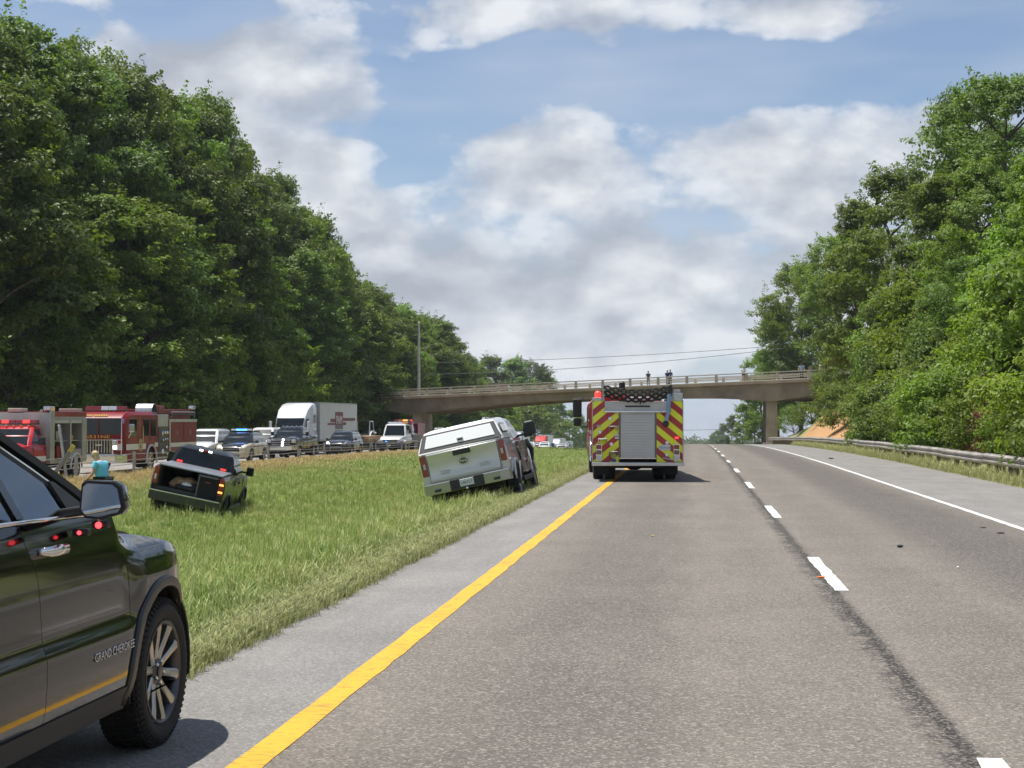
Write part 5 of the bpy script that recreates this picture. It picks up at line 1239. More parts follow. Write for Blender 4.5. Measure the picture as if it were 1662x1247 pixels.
loc, rot = far_pose(436, -28.0, 1.0, 2.5); ws2 = thing('white_van', 'white SUV roof showing behind the patrol SUV', 'suv', loc, rot); suv(ws2, PAINT_WHITE, None, h=2.0)

# tow truck, medium duty
loc, rot = far_pose(655, -24.0, 1.15, 3.2)
tw = thing('tow_truck', 'white tow truck with amber light bar beside the overpass pier', 'tow truck', loc, rot)
def medium_truck(root, paint, cab_top=2.45):
    st = [(-1.2, 1.08, 0.75, 1.35), (0.9, 1.08, 0.75, 1.42), (1.2, 1.06, 0.75, 1.48), (2.4, 1.0, 0.70, 1.40), (3.0, 0.92, 0.70, 1.28), (3.15, 0.84, 0.74, 1.15)]
    obj('body', body_mesh(st, [(2.0, 0.50, 0.62)], 0.60), paint, root)
    cab(root, paint, -1.2, 1.32, 1.42, -1.1, 0.75, cab_top, 1.02, 0.86, rows=1)
    MB().bb(-0.45, 0.45, -4.0, 2.6, 0.45, 0.78).build('chassis', UNDER, root)
    for s in (-1, 1):
        f = MB(); f.loft([[(s * x, y, z) for x, z in ((0.78, 0.95), (1.14, 0.82), (1.16, 0.98), (1.06, 1.12), (0.80, 1.20))] for y in (1.30, 1.6, 2.4, 2.95)]); f.build('fender', paint, root, smooth=40)
        MB().box((s * 0.90, 3.05, 1.0), (0.34, 0.16, 0.20)).build('headlight', LENS_W, root, bevel=0.03)
        add_wheel(root, s * 0.98, 2.0, 0.47, 0.26, 6); add_wheel(root, s * 1.0, -2.6, 0.47, 0.26, 6, dual=True)
    g = MB().bb(-0.60, 0.60, 3.10, 3.18, 0.86, 1.16).build('grille', BLACKP, root, bevel=0.02)
    for zz in (0.93, 1.01, 1.09): MB().bb(-0.58, 0.58, 3.17, 3.19, zz - 0.012, zz + 0.012).build('bar', CHROME, g)
    MB().bb(-1.12, 1.12, 3.10, 3.30, 0.48, 0.80).build('front_bumper', BLACKP, root, bevel=0.03); MB().bb(-1.16, 1.16, 3.12, 3.32, 0.80, 0.86).build('bumper_trim', CHROME, root)
    mirror_pair(root, 1.02, 1.05, 1.85, BLACKP, 0.20, 0.40, 0.18)
medium_truck(tw, PAINT_WHITE)
MB().box((0.1, 3.31, 0.66), (0.31, 0.012, 0.16)).build('licence_plate', PLATE, tw)
MB().box((0.30, 3.21, 1.0), (0.20, 0.03, 0.06)).build('lit_lamp', LIT_B, tw)
lightbar(tw, -0.2, 2.50, 1.7, [LENS_A, LENS_W, LENS_W, LENS_W], 0.3, 0.13)
MB().bb(-1.1, 1.1, -5.2, -1.5, 0.80, 1.55).build('tow_bed', mat('tow_bed_grey', (0.18, 0.18, 0.18), 0.5, 0.3, var=0.3), tw, bevel=0.03)
MB().tube([(0, -1.8, 1.5), (0, -3.6, 2.3), (0, -5.6, 2.75)], 0.12, 8).build('boom', BLACKP, tw); MB().bb(-0.95, 0.95, -1.62, -1.5, 1.55, 2.35).build('headache_rack', DULL, tw, bevel=0.02)
# red truck behind it, mostly hidden
loc, rot = far_pose(668, -25.5, 1.15, 3.2); loc = (loc[0], loc[1] + 7.5, loc[2])
loc = (at(662, 700, loc[1]).x - 0.4, loc[1], loc[2])
rt_ = thing('red_truck', 'red truck with red and yellow light bar half hidden behind the tow truck', 'truck', loc, rot); medium_truck(rt_, PAINT_DKRED, 2.75)
lightbar(rt_, 0.4, 2.82, 1.8, [LIT_R, LIT_A, LENS_A, LENS_R], 0.3, 0.14)
MB().bb(-1.15, 1.15, -5.5, -1.4, 0.8, 2.6).build('box_body', PAINT_DKRED, rt_, bevel=0.03)
# flat trailer with a skid loader between the semi and the tow truck
loc = (at(598, 720, 132).x - 0.2, 132, OPP_Z - drop(132))
fl = thing('flatbed_trailer', 'flatbed trailer loaded with timbers behind the tow truck', 'trailer', loc, (0, 0, math.pi))
MB().bb(-1.15, 1.15, -4, 4, 0.85, 1.05).build('deck', mat('timber_deck', (0.25, 0.18, 0.11), 0.9, var=0.4, bump=0.4), fl)
for k in range(6): MB().box((-0.9 + 0.36 * k, 0.2 * (k % 2), 1.15 + 0.0 * k), (0.28, 7.2, 0.18)).build('timber', mat('timber_pale', (0.42, 0.30, 0.19), 0.9, var=0.35, bump=0.3), fl)
for k in range(4): MB().box((-0.6 + 0.40 * k, 0.1, 1.34), (0.30, 6.4, 0.17)).build('timber', MATS['timber_pale'], fl)
for s in (-1, 1):
    for y in (-2.5, -1.6): add_wheel(fl, s * 1.0, y, 0.42, 0.24, 6)
loc = (at(590, 700, 138).x, 138, OPP_Z - drop(138))
sk = thing('crane_truck', 'white framed loader with roll cage behind the semi trailer', 'loader', loc, (0, 0, math.pi))
MB().bb(-0.8, 0.8, -1.2, 1.2, 0.5, 1.6).build('body', mat('loader_black', (0.03, 0.03, 0.03), 0.5), sk, bevel=0.05)
for s in (-1, 1):
    MB().tube([(s * 0.75, 0.9, 1.5), (s * 0.72, 0.7, 2.75), (s * 0.72, -0.7, 2.75), (s * 0.78, -1.1, 1.5)], 0.05, 8).build('cage_bar', PAINT_WHITE, sk)
    MB().tube([(s * 0.9, -1.1, 1.7), (s * 0.9, 0.6, 1.9), (s * 0.9, 2.0, 1.2)], 0.08, 8).build('lift_arm', PAINT_WHITE, sk)
    for y in (-0.75, 0.75): add_wheel(sk, s * 0.85, y, 0.45, 0.3, 6)
MB().bb(-0.72, 0.72, -0.75, 0.75, 2.74, 2.82).build('cage_roof', BLACKP, sk, bevel=0.02)

# ------------------------------------------------------------------ semi trailers
def semi(root, cabm, boxm, box_len=14.6, logo=False, detail=True):
    """highway tractor with van trailer, nose at y=0 pointing +Y, trailer behind"""
    W = 1.25
    hood = [[(x, y, z) for x, z in ((-w_, 0.75), (-w_, zt - 0.15), (-w_ * 0.8, zt), (w_ * 0.8, zt), (w_, zt - 0.15), (w_, 0.75))] for y, w_, zt in ((-2.3, 1.05, 1.95), (-1.0, 0.98, 1.80), (-0.1, 0.85, 1.55), (0.0, 0.7, 1.3))]
    MB().loft(hood).build('hood', cabm, root, smooth=40)
    rings = []
    for (y, w_, zt) in ((-2.15, 1.10, 2.05), (-2.75, 1.18, 2.95), (-3.4, 1.22, 3.55), (-4.6, 1.25, 3.98), (-5.6, 1.25, 4.02)):
        rings.append([(-w_, y, 0.95), (-w_, y, zt - 0.5), (-w_ * 0.92, y, zt - 0.1), (-w_ * 0.7, y, zt), (w_ * 0.7, y, zt), (w_ * 0.92, y, zt - 0.1), (w_, y, zt - 0.5), (w_, y, 0.95)])
    MB().loft(rings).build('cab', cabm, root, smooth=40)
    MB().slab([(1.0, -2.16, 2.08), (-1.0, -2.16, 2.08), (-1.05, -2.70, 2.84), (1.05, -2.70, 2.84)], 0.02).build('windshield', GLASS, root)
    for s in (-1, 1):
        q = [(s * 1.215, -3.3, 2.0), (s * 1.18, -2.45, 2.0), (s * 1.19, -2.8, 2.75), (s * 1.225, -3.3, 2.85)]
        MB().slab(q if s > 0 else [q[1], q[0], q[3], q[2]], 0.02).build('side_window', GLASS, root)
        MB().bb(s * 1.255, s * 1.27, -5.3, -4.7, 2.5, 3.1).build('sleeper_window', GLASS, root)
        MB().box((s * 1.45, -2.3, 2.25), (0.2, 0.12, 0.75)).build('mirror', cabm, root, bevel=0.03)
        MB().box((s * 0.85, -0.12, 1.15), (0.3, 0.16, 0.25)).build('headlight', LENS_W, root, bevel=0.03)
        add_wheel(root, s * 1.05, -1.0, 0.5, 0.28, 6)
        for y in (-5.2, -6.5): add_wheel(root, s * 1.02, y, 0.5, 0.28, 6, dual=True)
        for y in (-5.6 - box_len + 0.2, -5.6 - box_len - 1.1 + 0.2): add_wheel(root, s * 1.02, y, 0.5, 0.28, 6, dual=True)
    MB().bb(-0.6, 0.6, 0.0, 0.05, 0.8, 1.35).build('grille', CHROME, root, bevel=0.02); MB().bb(-1.15, 1.15, -0.35, 0.12, 0.4, 0.72).build('front_bumper', cabm, root, bevel=0.05)
    MB().bb(-0.5, 0.5, -7.2, -0.5, 0.5, 0.95).build('chassis', UNDER, root)
    y0, y1 = -6.45, -6.45 - box_len
    tr = MB().bb(-1.29, 1.29, y1, y0, 1.10, 4.08).build('trailer', boxm, root, bevel=0.03)
    MB().bb(-1.295, 1.295, y1 + 0.02, y0 - 0.02, 1.06, 1.2).build('lower_rail', DULL, tr)
    MB().bb(-1.295, 1.295, y1 + 0.02, y0 - 0.02, 3.99, 4.09).build('upper_rail', DULL, tr)
    MB().bb(-1.297, 1.297, y0 - 0.12, y0 + 0.01, 1.08, 4.09).build('front_post', DULL, tr)
    if detail:
        for k in range(1, 12):
            y = y0 - box_len * k / 12
            MB().bb(-1.293, -1.2895, y - 0.03, y + 0.03, 1.2, 3.98).build('side_rib', boxm, tr)
    if logo:
        LRED = mat('logo_red', (0.16, 0.03, 0.035), 0.5); LGR = mat('logo_grey', (0.14, 0.13, 0.15), 0.5); LWH = mat('logo_white', (0.8, 0.8, 0.8), 0.5)
        def lp_(a, b__, c, d, m, off, n): MB().bb(-1.294 - off, -1.300 - off, y0 - b__, y0 - a, c, d).build(n, m, tr)
        lp_(5.2, 8.0, 1.95, 3.35, LRED, 0.0, 'logo_panel'); lp_(5.35, 7.85, 2.35, 3.0, mat('logo_dark', (0.16, 0.03, 0.04), 0.5), 0.006, 'logo_field'); lp_(5.2, 8.0, 1.95, 2.3, LGR, 0.006, 'logo_band'); lp_(5.1, 7.9, 1.72, 1.86, LGR, 0.0, 'logo_rule')
        lp_(2.6, 5.2, 2.30, 2.46, LRED, 0, 'logo_stripe'); lp_(3.6, 5.2, 2.52, 2.80, LRED, 0, 'logo_stripe'); lp_(8.0, 12.6, 2.62, 2.86, LRED, 0, 'logo_stripe'); lp_(8.0, 9.2, 2.28, 2.52, LRED, 0, 'logo_stripe')
        text_part('PAM', 0.95, LWH, tr, T(-1.308, y0 - 6.6, 2.68) @ TX_LEFT, 'logo_lettering', xs=1.15)
    return root
# the tractor front corner is hidden; place so that the trailer side spans the right pixels
semi_front = 110.0
lz = OPP_Z - drop(122)
sm = thing('semi_truck', 'white semi tractor and trailer with dark red logo on its side', 'semi truck', (-29.8, semi_front, lz), (0, 0, math.pi))
semi(sm, PAINT_WHITE, mat('trailer_white', (0.60, 0.62, 0.62), 0.45, 0.1, var=0.06, vscale=0.6, dirt=0.15), 13.4, True)
TRW = MATS['trailer_white']
for (px, Yf, m, lab) in ((884, 330, mat('tarp_red', (0.55, 0.035, 0.03), 0.6), 'far semi with red cab in the stopped traffic'), (907, 372, PAINT_WHITE, 'far white semi behind the red one in the stopped traffic'),
                          (921, 420, PAINT_WHITE, 'farthest white semi in the stopped traffic'), (842, 292, PAINT_WHITE, 'white semi just right of the leaning pickup cap')):
    X = at(px, 700, Yf).x
    t_ = thing('semi_truck', lab, 'semi truck', (X - 1.25, Yf, OPP_Z - drop(Yf)), (0, 0, math.pi), 'stopped semi trucks'); semi(t_, m, TRW, 13.4, False, False)
for (px, Yf, m, lab) in ((846, 240, PAINT_NAVY, 'far dark car just right of the leaning pickup'), (852, 250, PAINT_SILVER, 'far silver car between the leaning pickup and the white cars'), (884, 258, PAINT_WHITE, 'far white car just below the red semi cab'), (912, 284, PAINT_SILVER, 'far silver car before the far white semis'), (860, 262, PAINT_WHITE, 'far white car left of the others in the stopped traffic'), (875, 268, PAINT_SILVER, 'far silver car in front of the red semi'), (893, 275, PAINT_NAVY, 'far dark car in the stopped traffic'),
                         (905, 300, PAINT_WHITE, 'far white car at the right of the stopped traffic'), (930, 360, PAINT_RED, 'far red car at the right end of the stopped traffic'), (918, 330, PAINT_BLACK, 'far black car behind the white one in the stopped traffic')):
    X = at(px, 715, Yf).x; t_ = thing('stopped_car', lab, 'car', (X, Yf, OPP_Z - drop(Yf)), (0, 0, math.pi), 'stopped cars far off'); suv(t_, m, None, rows=2)
# ------------------------------------------------------------------ fire apparatus
TREAD = mat('diamond_plate', (0.52, 0.53, 0.54), 0.32, 0.8, var=0.12, bump=0.5, bscale=45)
SHUT = mat('shutter_grey', (0.52, 0.52, 0.51), 0.4, 0.35, var=0.06)
GOLD = mat('gold_leaf', (0.72, 0.45, 0.06), 0.4, 0.2)
WSTRIPE = mat('white_stripe', (0.74, 0.72, 0.66), 0.4)
def chevron_material():
    m = bpy.data.materials.new('chevron_sheeting'); m.use_nodes = True; t = m.node_tree; p = t.nodes['Principled BSDF']
    tc_ = t.nodes.new('ShaderNodeTexCoord'); s = t.nodes.new('ShaderNodeSeparateXYZ'); t.links.new(tc_.outputs['Object'], s.inputs[0])
    v = mth(t, 'ADD', s.outputs[2], mth(t, 'MULTIPLY', mth(t, 'ABSOLUTE', s.outputs[0]), 0.82))
    f = mth(t, 'FRACT', mth(t, 'DIVIDE', mth(t, 'ADD', v, 0.03), 0.40))
    k = mth(t, 'LESS_THAN', f, 0.5)
    n = noise(t, tc_.outputs['Object'], 5.0, 4)
    c = mixc(t, k, mixc(t, n, (0.80, 0.82, 0.015), (0.88, 0.90, 0.025)), mixc(t, n, (0.36, 0.012, 0.02), (0.44, 0.016, 0.03)))
    t.links.new(c, p.inputs['Base Color']); p.inputs['Roughness'].default_value = 0.35; p.inputs['Coat Weight'].default_value = 0.5
    return m
CHEV = chevron_material()
# ---- the engine ahead of us, seen from behind
FTX, FTY = at(1035, 700, 42.2).x, 42.2
fa = R(5.0)
ft = thing('fire_truck', 'fire truck seen from behind with yellow and red chevrons, parked on the road', 'fire truck', (FTX - math.sin(fa) * 4.75, FTY + math.cos(fa) * 4.75, 0), (0, 0, fa))
W = 1.235
body = MB(); body.bb(-W, W, -4.72, 1.4, 0.62, 2.18); me = body.mesh('body', bevel=0.02)
cs = []
for s in (-1, 1):
    c = MB(); c.lathe([(0.66, 0), (0.66, 0.9)], 28, T(0.62 if s > 0 else -1.52, -2.75, 0.52)); cs.append(c.mesh('c'))
hb = MB().bb(-0.90, 0.90, -4.9, 0.6, 1.90, 2.6); cs.append(hb.mesh('c'))
obj('body', smooth_mesh(boolean(me, cs), 30), PAINT_DKRED, ft)
Z0, Z1 = 0.53, 2.20
for s in (-1, 1):      # chevron panels either side of the shutter
    MB().bb(s * 0.515, s * (W - 0.012), -4.745, -4.715, Z0, 1.895).build('chevron_panel', CHEV, ft); MB().bb(s * 0.905, s * (W - 0.012), -4.745, -4.715, 1.895, Z1).build('chevron_panel', CHEV, ft)
    MB().bb(s * (W - 0.012), s * (W + 0.012), -4.76, -4.68, Z0, Z1 + 0.02).build('corner_trim', DULL, ft)
MB().bb(-0.90, 0.90, -4.74, -4.66, 1.90, 2.20).build('upper_panel', SHUT, ft, bevel=0.01)
MB().bb(-0.34, 0.34, -4.752, -4.738, 2.035, 2.08).build('vent_slot', BLACKP, ft)
sh = MB().bb(-0.50, 0.50, -4.738, -4.70, 0.62, 1.86).build('shutter_backing', DULL, ft)
for k in range(16): MB().bb(-0.465, 0.465, -4.757, -4.738, 0.66 + k * 0.0735, 0.66 + (k + 1) * 0.0735 - 0.003).build('shutter_slat', SHUT, sh, bevel=0.004, seg=1)
for s in (-1, 1): MB().bb(s * 0.465, s * 0.515, -4.765, -4.715, 0.60, 1.90).build('shutter_track', mat('track_dark', (0.16, 0.16, 0.16), 0.4, 0.6), sh, bevel=0.006, seg=1)
MB().bb(-0.50, 0.50, -4.768, -4.73, 0.62, 0.66).build('shutter_bar', CHROME, sh, bevel=0.006, seg=1)
MB().bb(-0.52, 0.52, -4.762, -4.73, 1.845, 1.90).build('shutter_head', DULL, sh)
MB().bb(-0.92, 0.90, -4.82, -4.72, 1.885, 1.945).build('grab_bar', CHROME, ft, bevel=0.02)
MB().bb(-W - 0.02, W + 0.02, -5.02, -4.70, 0.44, 0.53).build('tail_step', TREAD, ft, bevel=0.012)
MB().bb(-0.50, 0.50, -4.5, 4.2, 0.40, 0.75).build('chassis', UNDER, ft); MB().bb(-0.95, 0.95, -4.5, -3.5, 0.36, 0.60).build('rear_frame', UNDER, ft)
MB().lathe([(0.20, 0), (0.24, 0.1), (0.24, 0.3), (0.20, 0.4)], 16, T(-0.2, -2.75, 0.5)).build('differential', UNDER, ft)
MB().bb(-1.05, 1.05, -2.83, -2.67, 0.42, 0.58).build('axle', UNDER, ft)
for s in (-1, 1):
    for y0, w_ in ((-4.35, 0.46),): MB().bb(s * 0.72, s * 1.17, -3.72, -3.70, 0.16, 0.60).build('mud_flap', RUBBER, ft)
    # stacked tail lamps
    lb = MB().box((s * 1.06, -4.752, 0.80), (0.175, 0.03, 0.46)).build('lamp_housing', CHROME, ft, bevel=0.01)
    for zz, m in ((0.945, LENS_R), (0.80, mat('lamp_dark_amber', (0.16, 0.07, 0.03), 0.2, coat=1.0)), (0.66, LENS_W)): MB().box((s * 1.06, -4.772, zz), (0.14, 0.03, 0.115)).build('lamp', m, lb, bevel=0.02)
    MB().box((s * (1.06), -4.762, 1.20 if s > 0 else 1.52), (0.11, 0.03, 0.06)).build('strobe', LIT_R if s > 0 else DULL, ft, bevel=0.01)
    # posts holding the hose-bed cover
    MB().bb(s * 0.93 - 0.025, s * 0.93 + 0.025, -4.74, -4.66, 1.95, 2.66).build('hose_bed_post', DULL, ft)
for (x, z) in ((-0.66, 1.50), (-0.96, 1.16), (-0.66, 0.81)):     # folding steps
    st_ = MB().bb(x - 0.12, x + 0.12, -4.94, -4.745, z, z + 0.025).build('folding_step', TREAD, ft, bevel=0.006, seg=1)
    for d_ in (-0.11, 0.11): MB().slab([(x + d_, -4.75, z - 0.13), (x + d_, -4.92, z), (x + d_, -4.75, z), (x + d_, -4.745, z - 0.06)], 0.012).build('bracket', DULL, st_)
for (x, z) in ((-0.75, 1.72), (-1.03, 1.36), (-0.72, 1.03), (0.80, 0.73), (0.80, 1.06)): MB().lathe([(0.05, 0), (0.05, 0.02), (0.03, 0.03)], 14, T(x, -4.745, z) @ Matrix.Rotation(-math.pi / 2, 4, 'Z')).build('round_fitting', CHROME, ft)
MB().lathe([(0.085, 0), (0.085, 0.018), (0.06, 0.024)], 18, T(-0.66, -4.745, 0.72) @ Matrix.Rotation(-math.pi / 2, 4, 'Z')).build('round_decal', mat('decal_gold', (0.45, 0.42, 0.12), 0.4), ft)
MB().box((-0.66, -4.75, 0.585), (0.14, 0.012, 0.07)).build('blue_decal', mat('decal_blue', (0.10, 0.08, 0.30), 0.4), ft)
MB().box((-0.56, -4.75, 1.24), (0.13, 0.012, 0.14)).build('placard', PLATE, ft); MB().box((-0.56, -4.757, 1.24), (0.12, 0.006, 0.02)).build('placard_line', LENS_R, ft)
pl = MB().box((0.74, -4.76, 0.935), (0.30, 0.012, 0.15)).build('licence_plate', PLATE, ft, bevel=0.004, seg=1)
text_part('MD76-GA', 0.075, PLATE_T, pl, T(0.74, -4.768, 0.93) @ TX_REAR, ext=0.001)
MB().box((0.84, -4.756, 0.62), (0.34, 0.008, 0.03), rot=(0, 0.2, 0)).build('maker_script', DULL, ft, bevel=0.004, seg=1)
# hose bed cover: netting of thick webbing sagging between the posts
net = MB(); NX, NZ = 17, 4
def netp(i, j):
    x = -0.92 + 1.84 * i / NX; t = i / NX; sag = 0.24 * 4 * t * (1 - t); top = 2.62 - sag * 0.55; bot = 2.34 - sag * 0.62
    z = top + (bot - top) * j / NZ + (0.02 if (i + j) % 2 else -0.02); return Vector((x, -4.80 - 0.05 * math.sin(math.pi * j / NZ) - 0.05 * math.sin(math.pi * t), z))
for i in range(NX + 1):
    for j in range(NZ):
        if i < NX: net.tube([netp(i, j), netp(i + 1, j + 1)], 0.016, 5)
        if i > 0: net.tube([netp(i, j), netp(i - 1, j + 1)], 0.016, 5)
for j in (0, NZ): net.tube([netp(i, j) for i in range(NX + 1)], 0.030, 6)
nt_ = net.build('hose_bed_net', mat('net_webbing', (0.018, 0.017, 0.017), 0.8), ft)
for k in range(5):
    pts = [(-0.86, -4.55 + 0.02 * k, 1.93 + 0.055 * k), (0.0, -4.50, 1.90 + 0.055 * k), (0.86, -4.55, 1.93 + 0.055 * k)]
    MB().tube([(x, y + 0.0, z) for x, y, z in pts], 0.045, 6).build('folded_hose', mat('hose_tan', (0.50, 0.44, 0.34), 0.9, var=0.3) if k % 2 else mat('hose_white', (0.66, 0.64, 0.58), 0.9, var=0.2), ft)
MB().tube([netp(9, 4) + Vector((0, -0.02, 0.03)), netp(9, 4) + Vector((0.02, -0.02, -0.10))], 0.02, 6).build('net_strap', BLACKP, ft)
for x in (-0.35, 0.05, 0.22): MB().box((x, -4.765, 2.205), (0.16, 0.02, 0.035)).build('red_tag', LENS_R, ft)
# blue pole slung at the right post
MB().tube([(0.86, -4.86, 2.55), (0.84, -4.85, 2.0), (0.77, -4.84, 1.60)], [0.055, 0.055, 0.05], 10).build('suction_hose', mat('hose_blue', (0.22, 0.34, 0.52), 0.5, var=0.15), ft, smooth=60)
MB().lathe([(0.085, 0), (0.085, 0.10), (0.06, 0.12)], 14, T(0.76, -4.80, 1.58) @ Matrix.Rotation(-math.pi / 2, 4, 'Z')).build('hose_coupling', BLACKP, ft)
MB().tube([(0.87, -4.86, 2.40), (0.87, -4.86, 2.60)], 0.075, 10).build('hose_cuff', BLACKP, ft)
MB().bb(0.96, W + 0.0, -4.70, -3.9, 2.19, 2.42).build('locker_box', TREAD, ft, bevel=0.02); MB().bb(1.02, 1.18, -4.6, -4.2, 2.42, 2.52).build('roof_lamp', DULL, ft, bevel=0.02)
MB().bb(-W, -0.96, -4.70, -4.2, 2.19, 2.30).build('lamp_base', DULL, ft, bevel=0.02); MB().lathe([(0.09, 0), (0.09, 0.14), (0.05, 0.18)], 14, T(-1.08, -4.5, 2.30) @ Matrix.Rotation(-math.pi / 2, 4, 'Y')).build('beacon', LIT_R, ft)
MB().lathe([(0.09, 0), (0.09, 0.16), (0.04, 0.2)], 14, T(-0.35, -3.0, 2.58) @ Matrix.Rotation(-math.pi / 2, 4, 'Y')).build('beacon', BLACKP, ft)
MB().bb(-0.25, 0.55, -3.2, -0.6, 2.10, 2.34).build('hose_bed_cover', SHUT, ft, bevel=0.03)
# left flank: compartments, rail, cab
for (y0, y1) in ((-4.6, -3.5), (-2.0, -0.9), (-0.8, 0.4)):
    fr_ = MB().bb(-W - 0.02, -W + 0.01, y0, y1, 0.75, 2.05).build('compartment_door', PAINT_DKRED, ft, bevel=0.008, seg=1); MB().bb(-W - 0.045, -W - 0.015, (y0 + y1) / 2 - 0.08, (y0 + y1) / 2 + 0.08, 1.3, 1.4).build('latch', CHROME, fr_)
for z in (0.98, 1.28): MB().tube([(-W - 0.09, -4.4, z + 0.4), (-W - 0.09, -3.6, z + 0.4)], 0.016, 6).build('hand_rail', CHROME, ft)
cb_ = []
for (y, zt, w_) in ((1.5, 2.34, 1.2), (4.3, 2.34, 1.2), (4.75, 2.24, 1.15)):
    cb_.append([(-w_, y, 0.6), (-w_, y, zt - 0.2), (-w_ + 0.15, y, zt), (w_ - 0.15, y, zt), (w_, y, zt - 0.2), (w_, y, 0.6)])
cm_ = MB().loft(cb_).mesh('cab'); c = []
for s in (-1, 1):
    k_ = MB(); k_.lathe([(0.62, 0), (0.62, 0.9)], 26, T(0.6 if s > 0 else -1.5, 3.0, 0.52)); c.append(k_.mesh('c'))
obj('cab', smooth_mesh(boolean(cm_, c), 30), PAINT_RED, ft)
for s in (-1, 1):
    for (y0, y1) in ((1.8, 2.7), (3.2, 4.2)): MB().bb(s * 1.195, s * 1.212, y0, y1, 1.45, 2.08).build('side_window', GLASS, ft)
    mm = MB().box((s * 1.52, 4.55, 2.08), (0.30, 0.12, 0.62)).build('mirror', BLACKP, ft, bevel=0.05, seg=3)
    MB().box((s * 1.52, 4.55, 1.60), (0.26, 0.12, 0.26)).build('spot_mirror', BLACKP, mm, bevel=0.05); MB().tube([(s * 1.15, 4.5, 2.38), (s * 1.5, 4.6, 2.42), (s * 1.52, 4.55, 1.5), (s * 1.2, 4.5, 1.45)], 0.018, 6).build('mirror_arm', BLACKP, mm)
MB().bb(-1.18, 1.18, 4.7, 5.2, 0.45, 0.75).build('front_bumper', CHROME, ft, bevel=0.03)
MB().bb(-0.95, 0.95, 3.0, 3.4, 2.35, 2.47).build('light_bar', LENS_R, ft, bevel=0.03)
for s in (-1, 1):
    add_wheel(ft, s * 1.02, 3.0, 0.52, 0.30, 8); add_wheel(ft, s * 1.03, -2.75, 0.52, 0.29, 8, dual=True)
MB().tube([(-W - 0.01, -2.75 + 0.68 * math.cos(a), 0.52 + 0.68 * math.sin(a)) for a in np.linspace(0, math.pi, 17)], 0.03, 6).build('wheel_arch', CHROME, ft, smooth=60)

# ---- parked engine on the far carriageway, nose towards us
Yf = Yat(205, -24.95)
en = thing('fire_engine', 'dark red fire engine with chrome grille and gold lettering on the far carriageway', 'fire engine', (-24.95 - 1.25, Yf + 4.95, OPP_Z), (0, 0, math.pi))
rings = []
for (y, zt, w_) in ((0.75, 2.74, 1.22), (4.3, 2.74, 1.22), (4.72, 2.62, 1.20), (4.92, 2.45, 1.16)):
    zb_ = 0.50
    rings.append([(-w_, y, zb_), (-w_, y, zt - 0.16), (-w_ + 0.14, y, zt), (w_ - 0.14, y, zt), (w_, y, zt - 0.16), (w_, y, zb_)])
cm_ = MB().loft(rings).mesh('cab'); c = []
for s in (-1, 1):
    k_ = MB(); k_.lathe([(0.66, 0), (0.66, 0.9)], 26, T(0.6 if s > 0 else -1.5, 1.65, 0.53)); c.append(k_.mesh('c'))
obj('cab', smooth_mesh(boolean(cm_, c), 30), PAINT_DKRED, en)
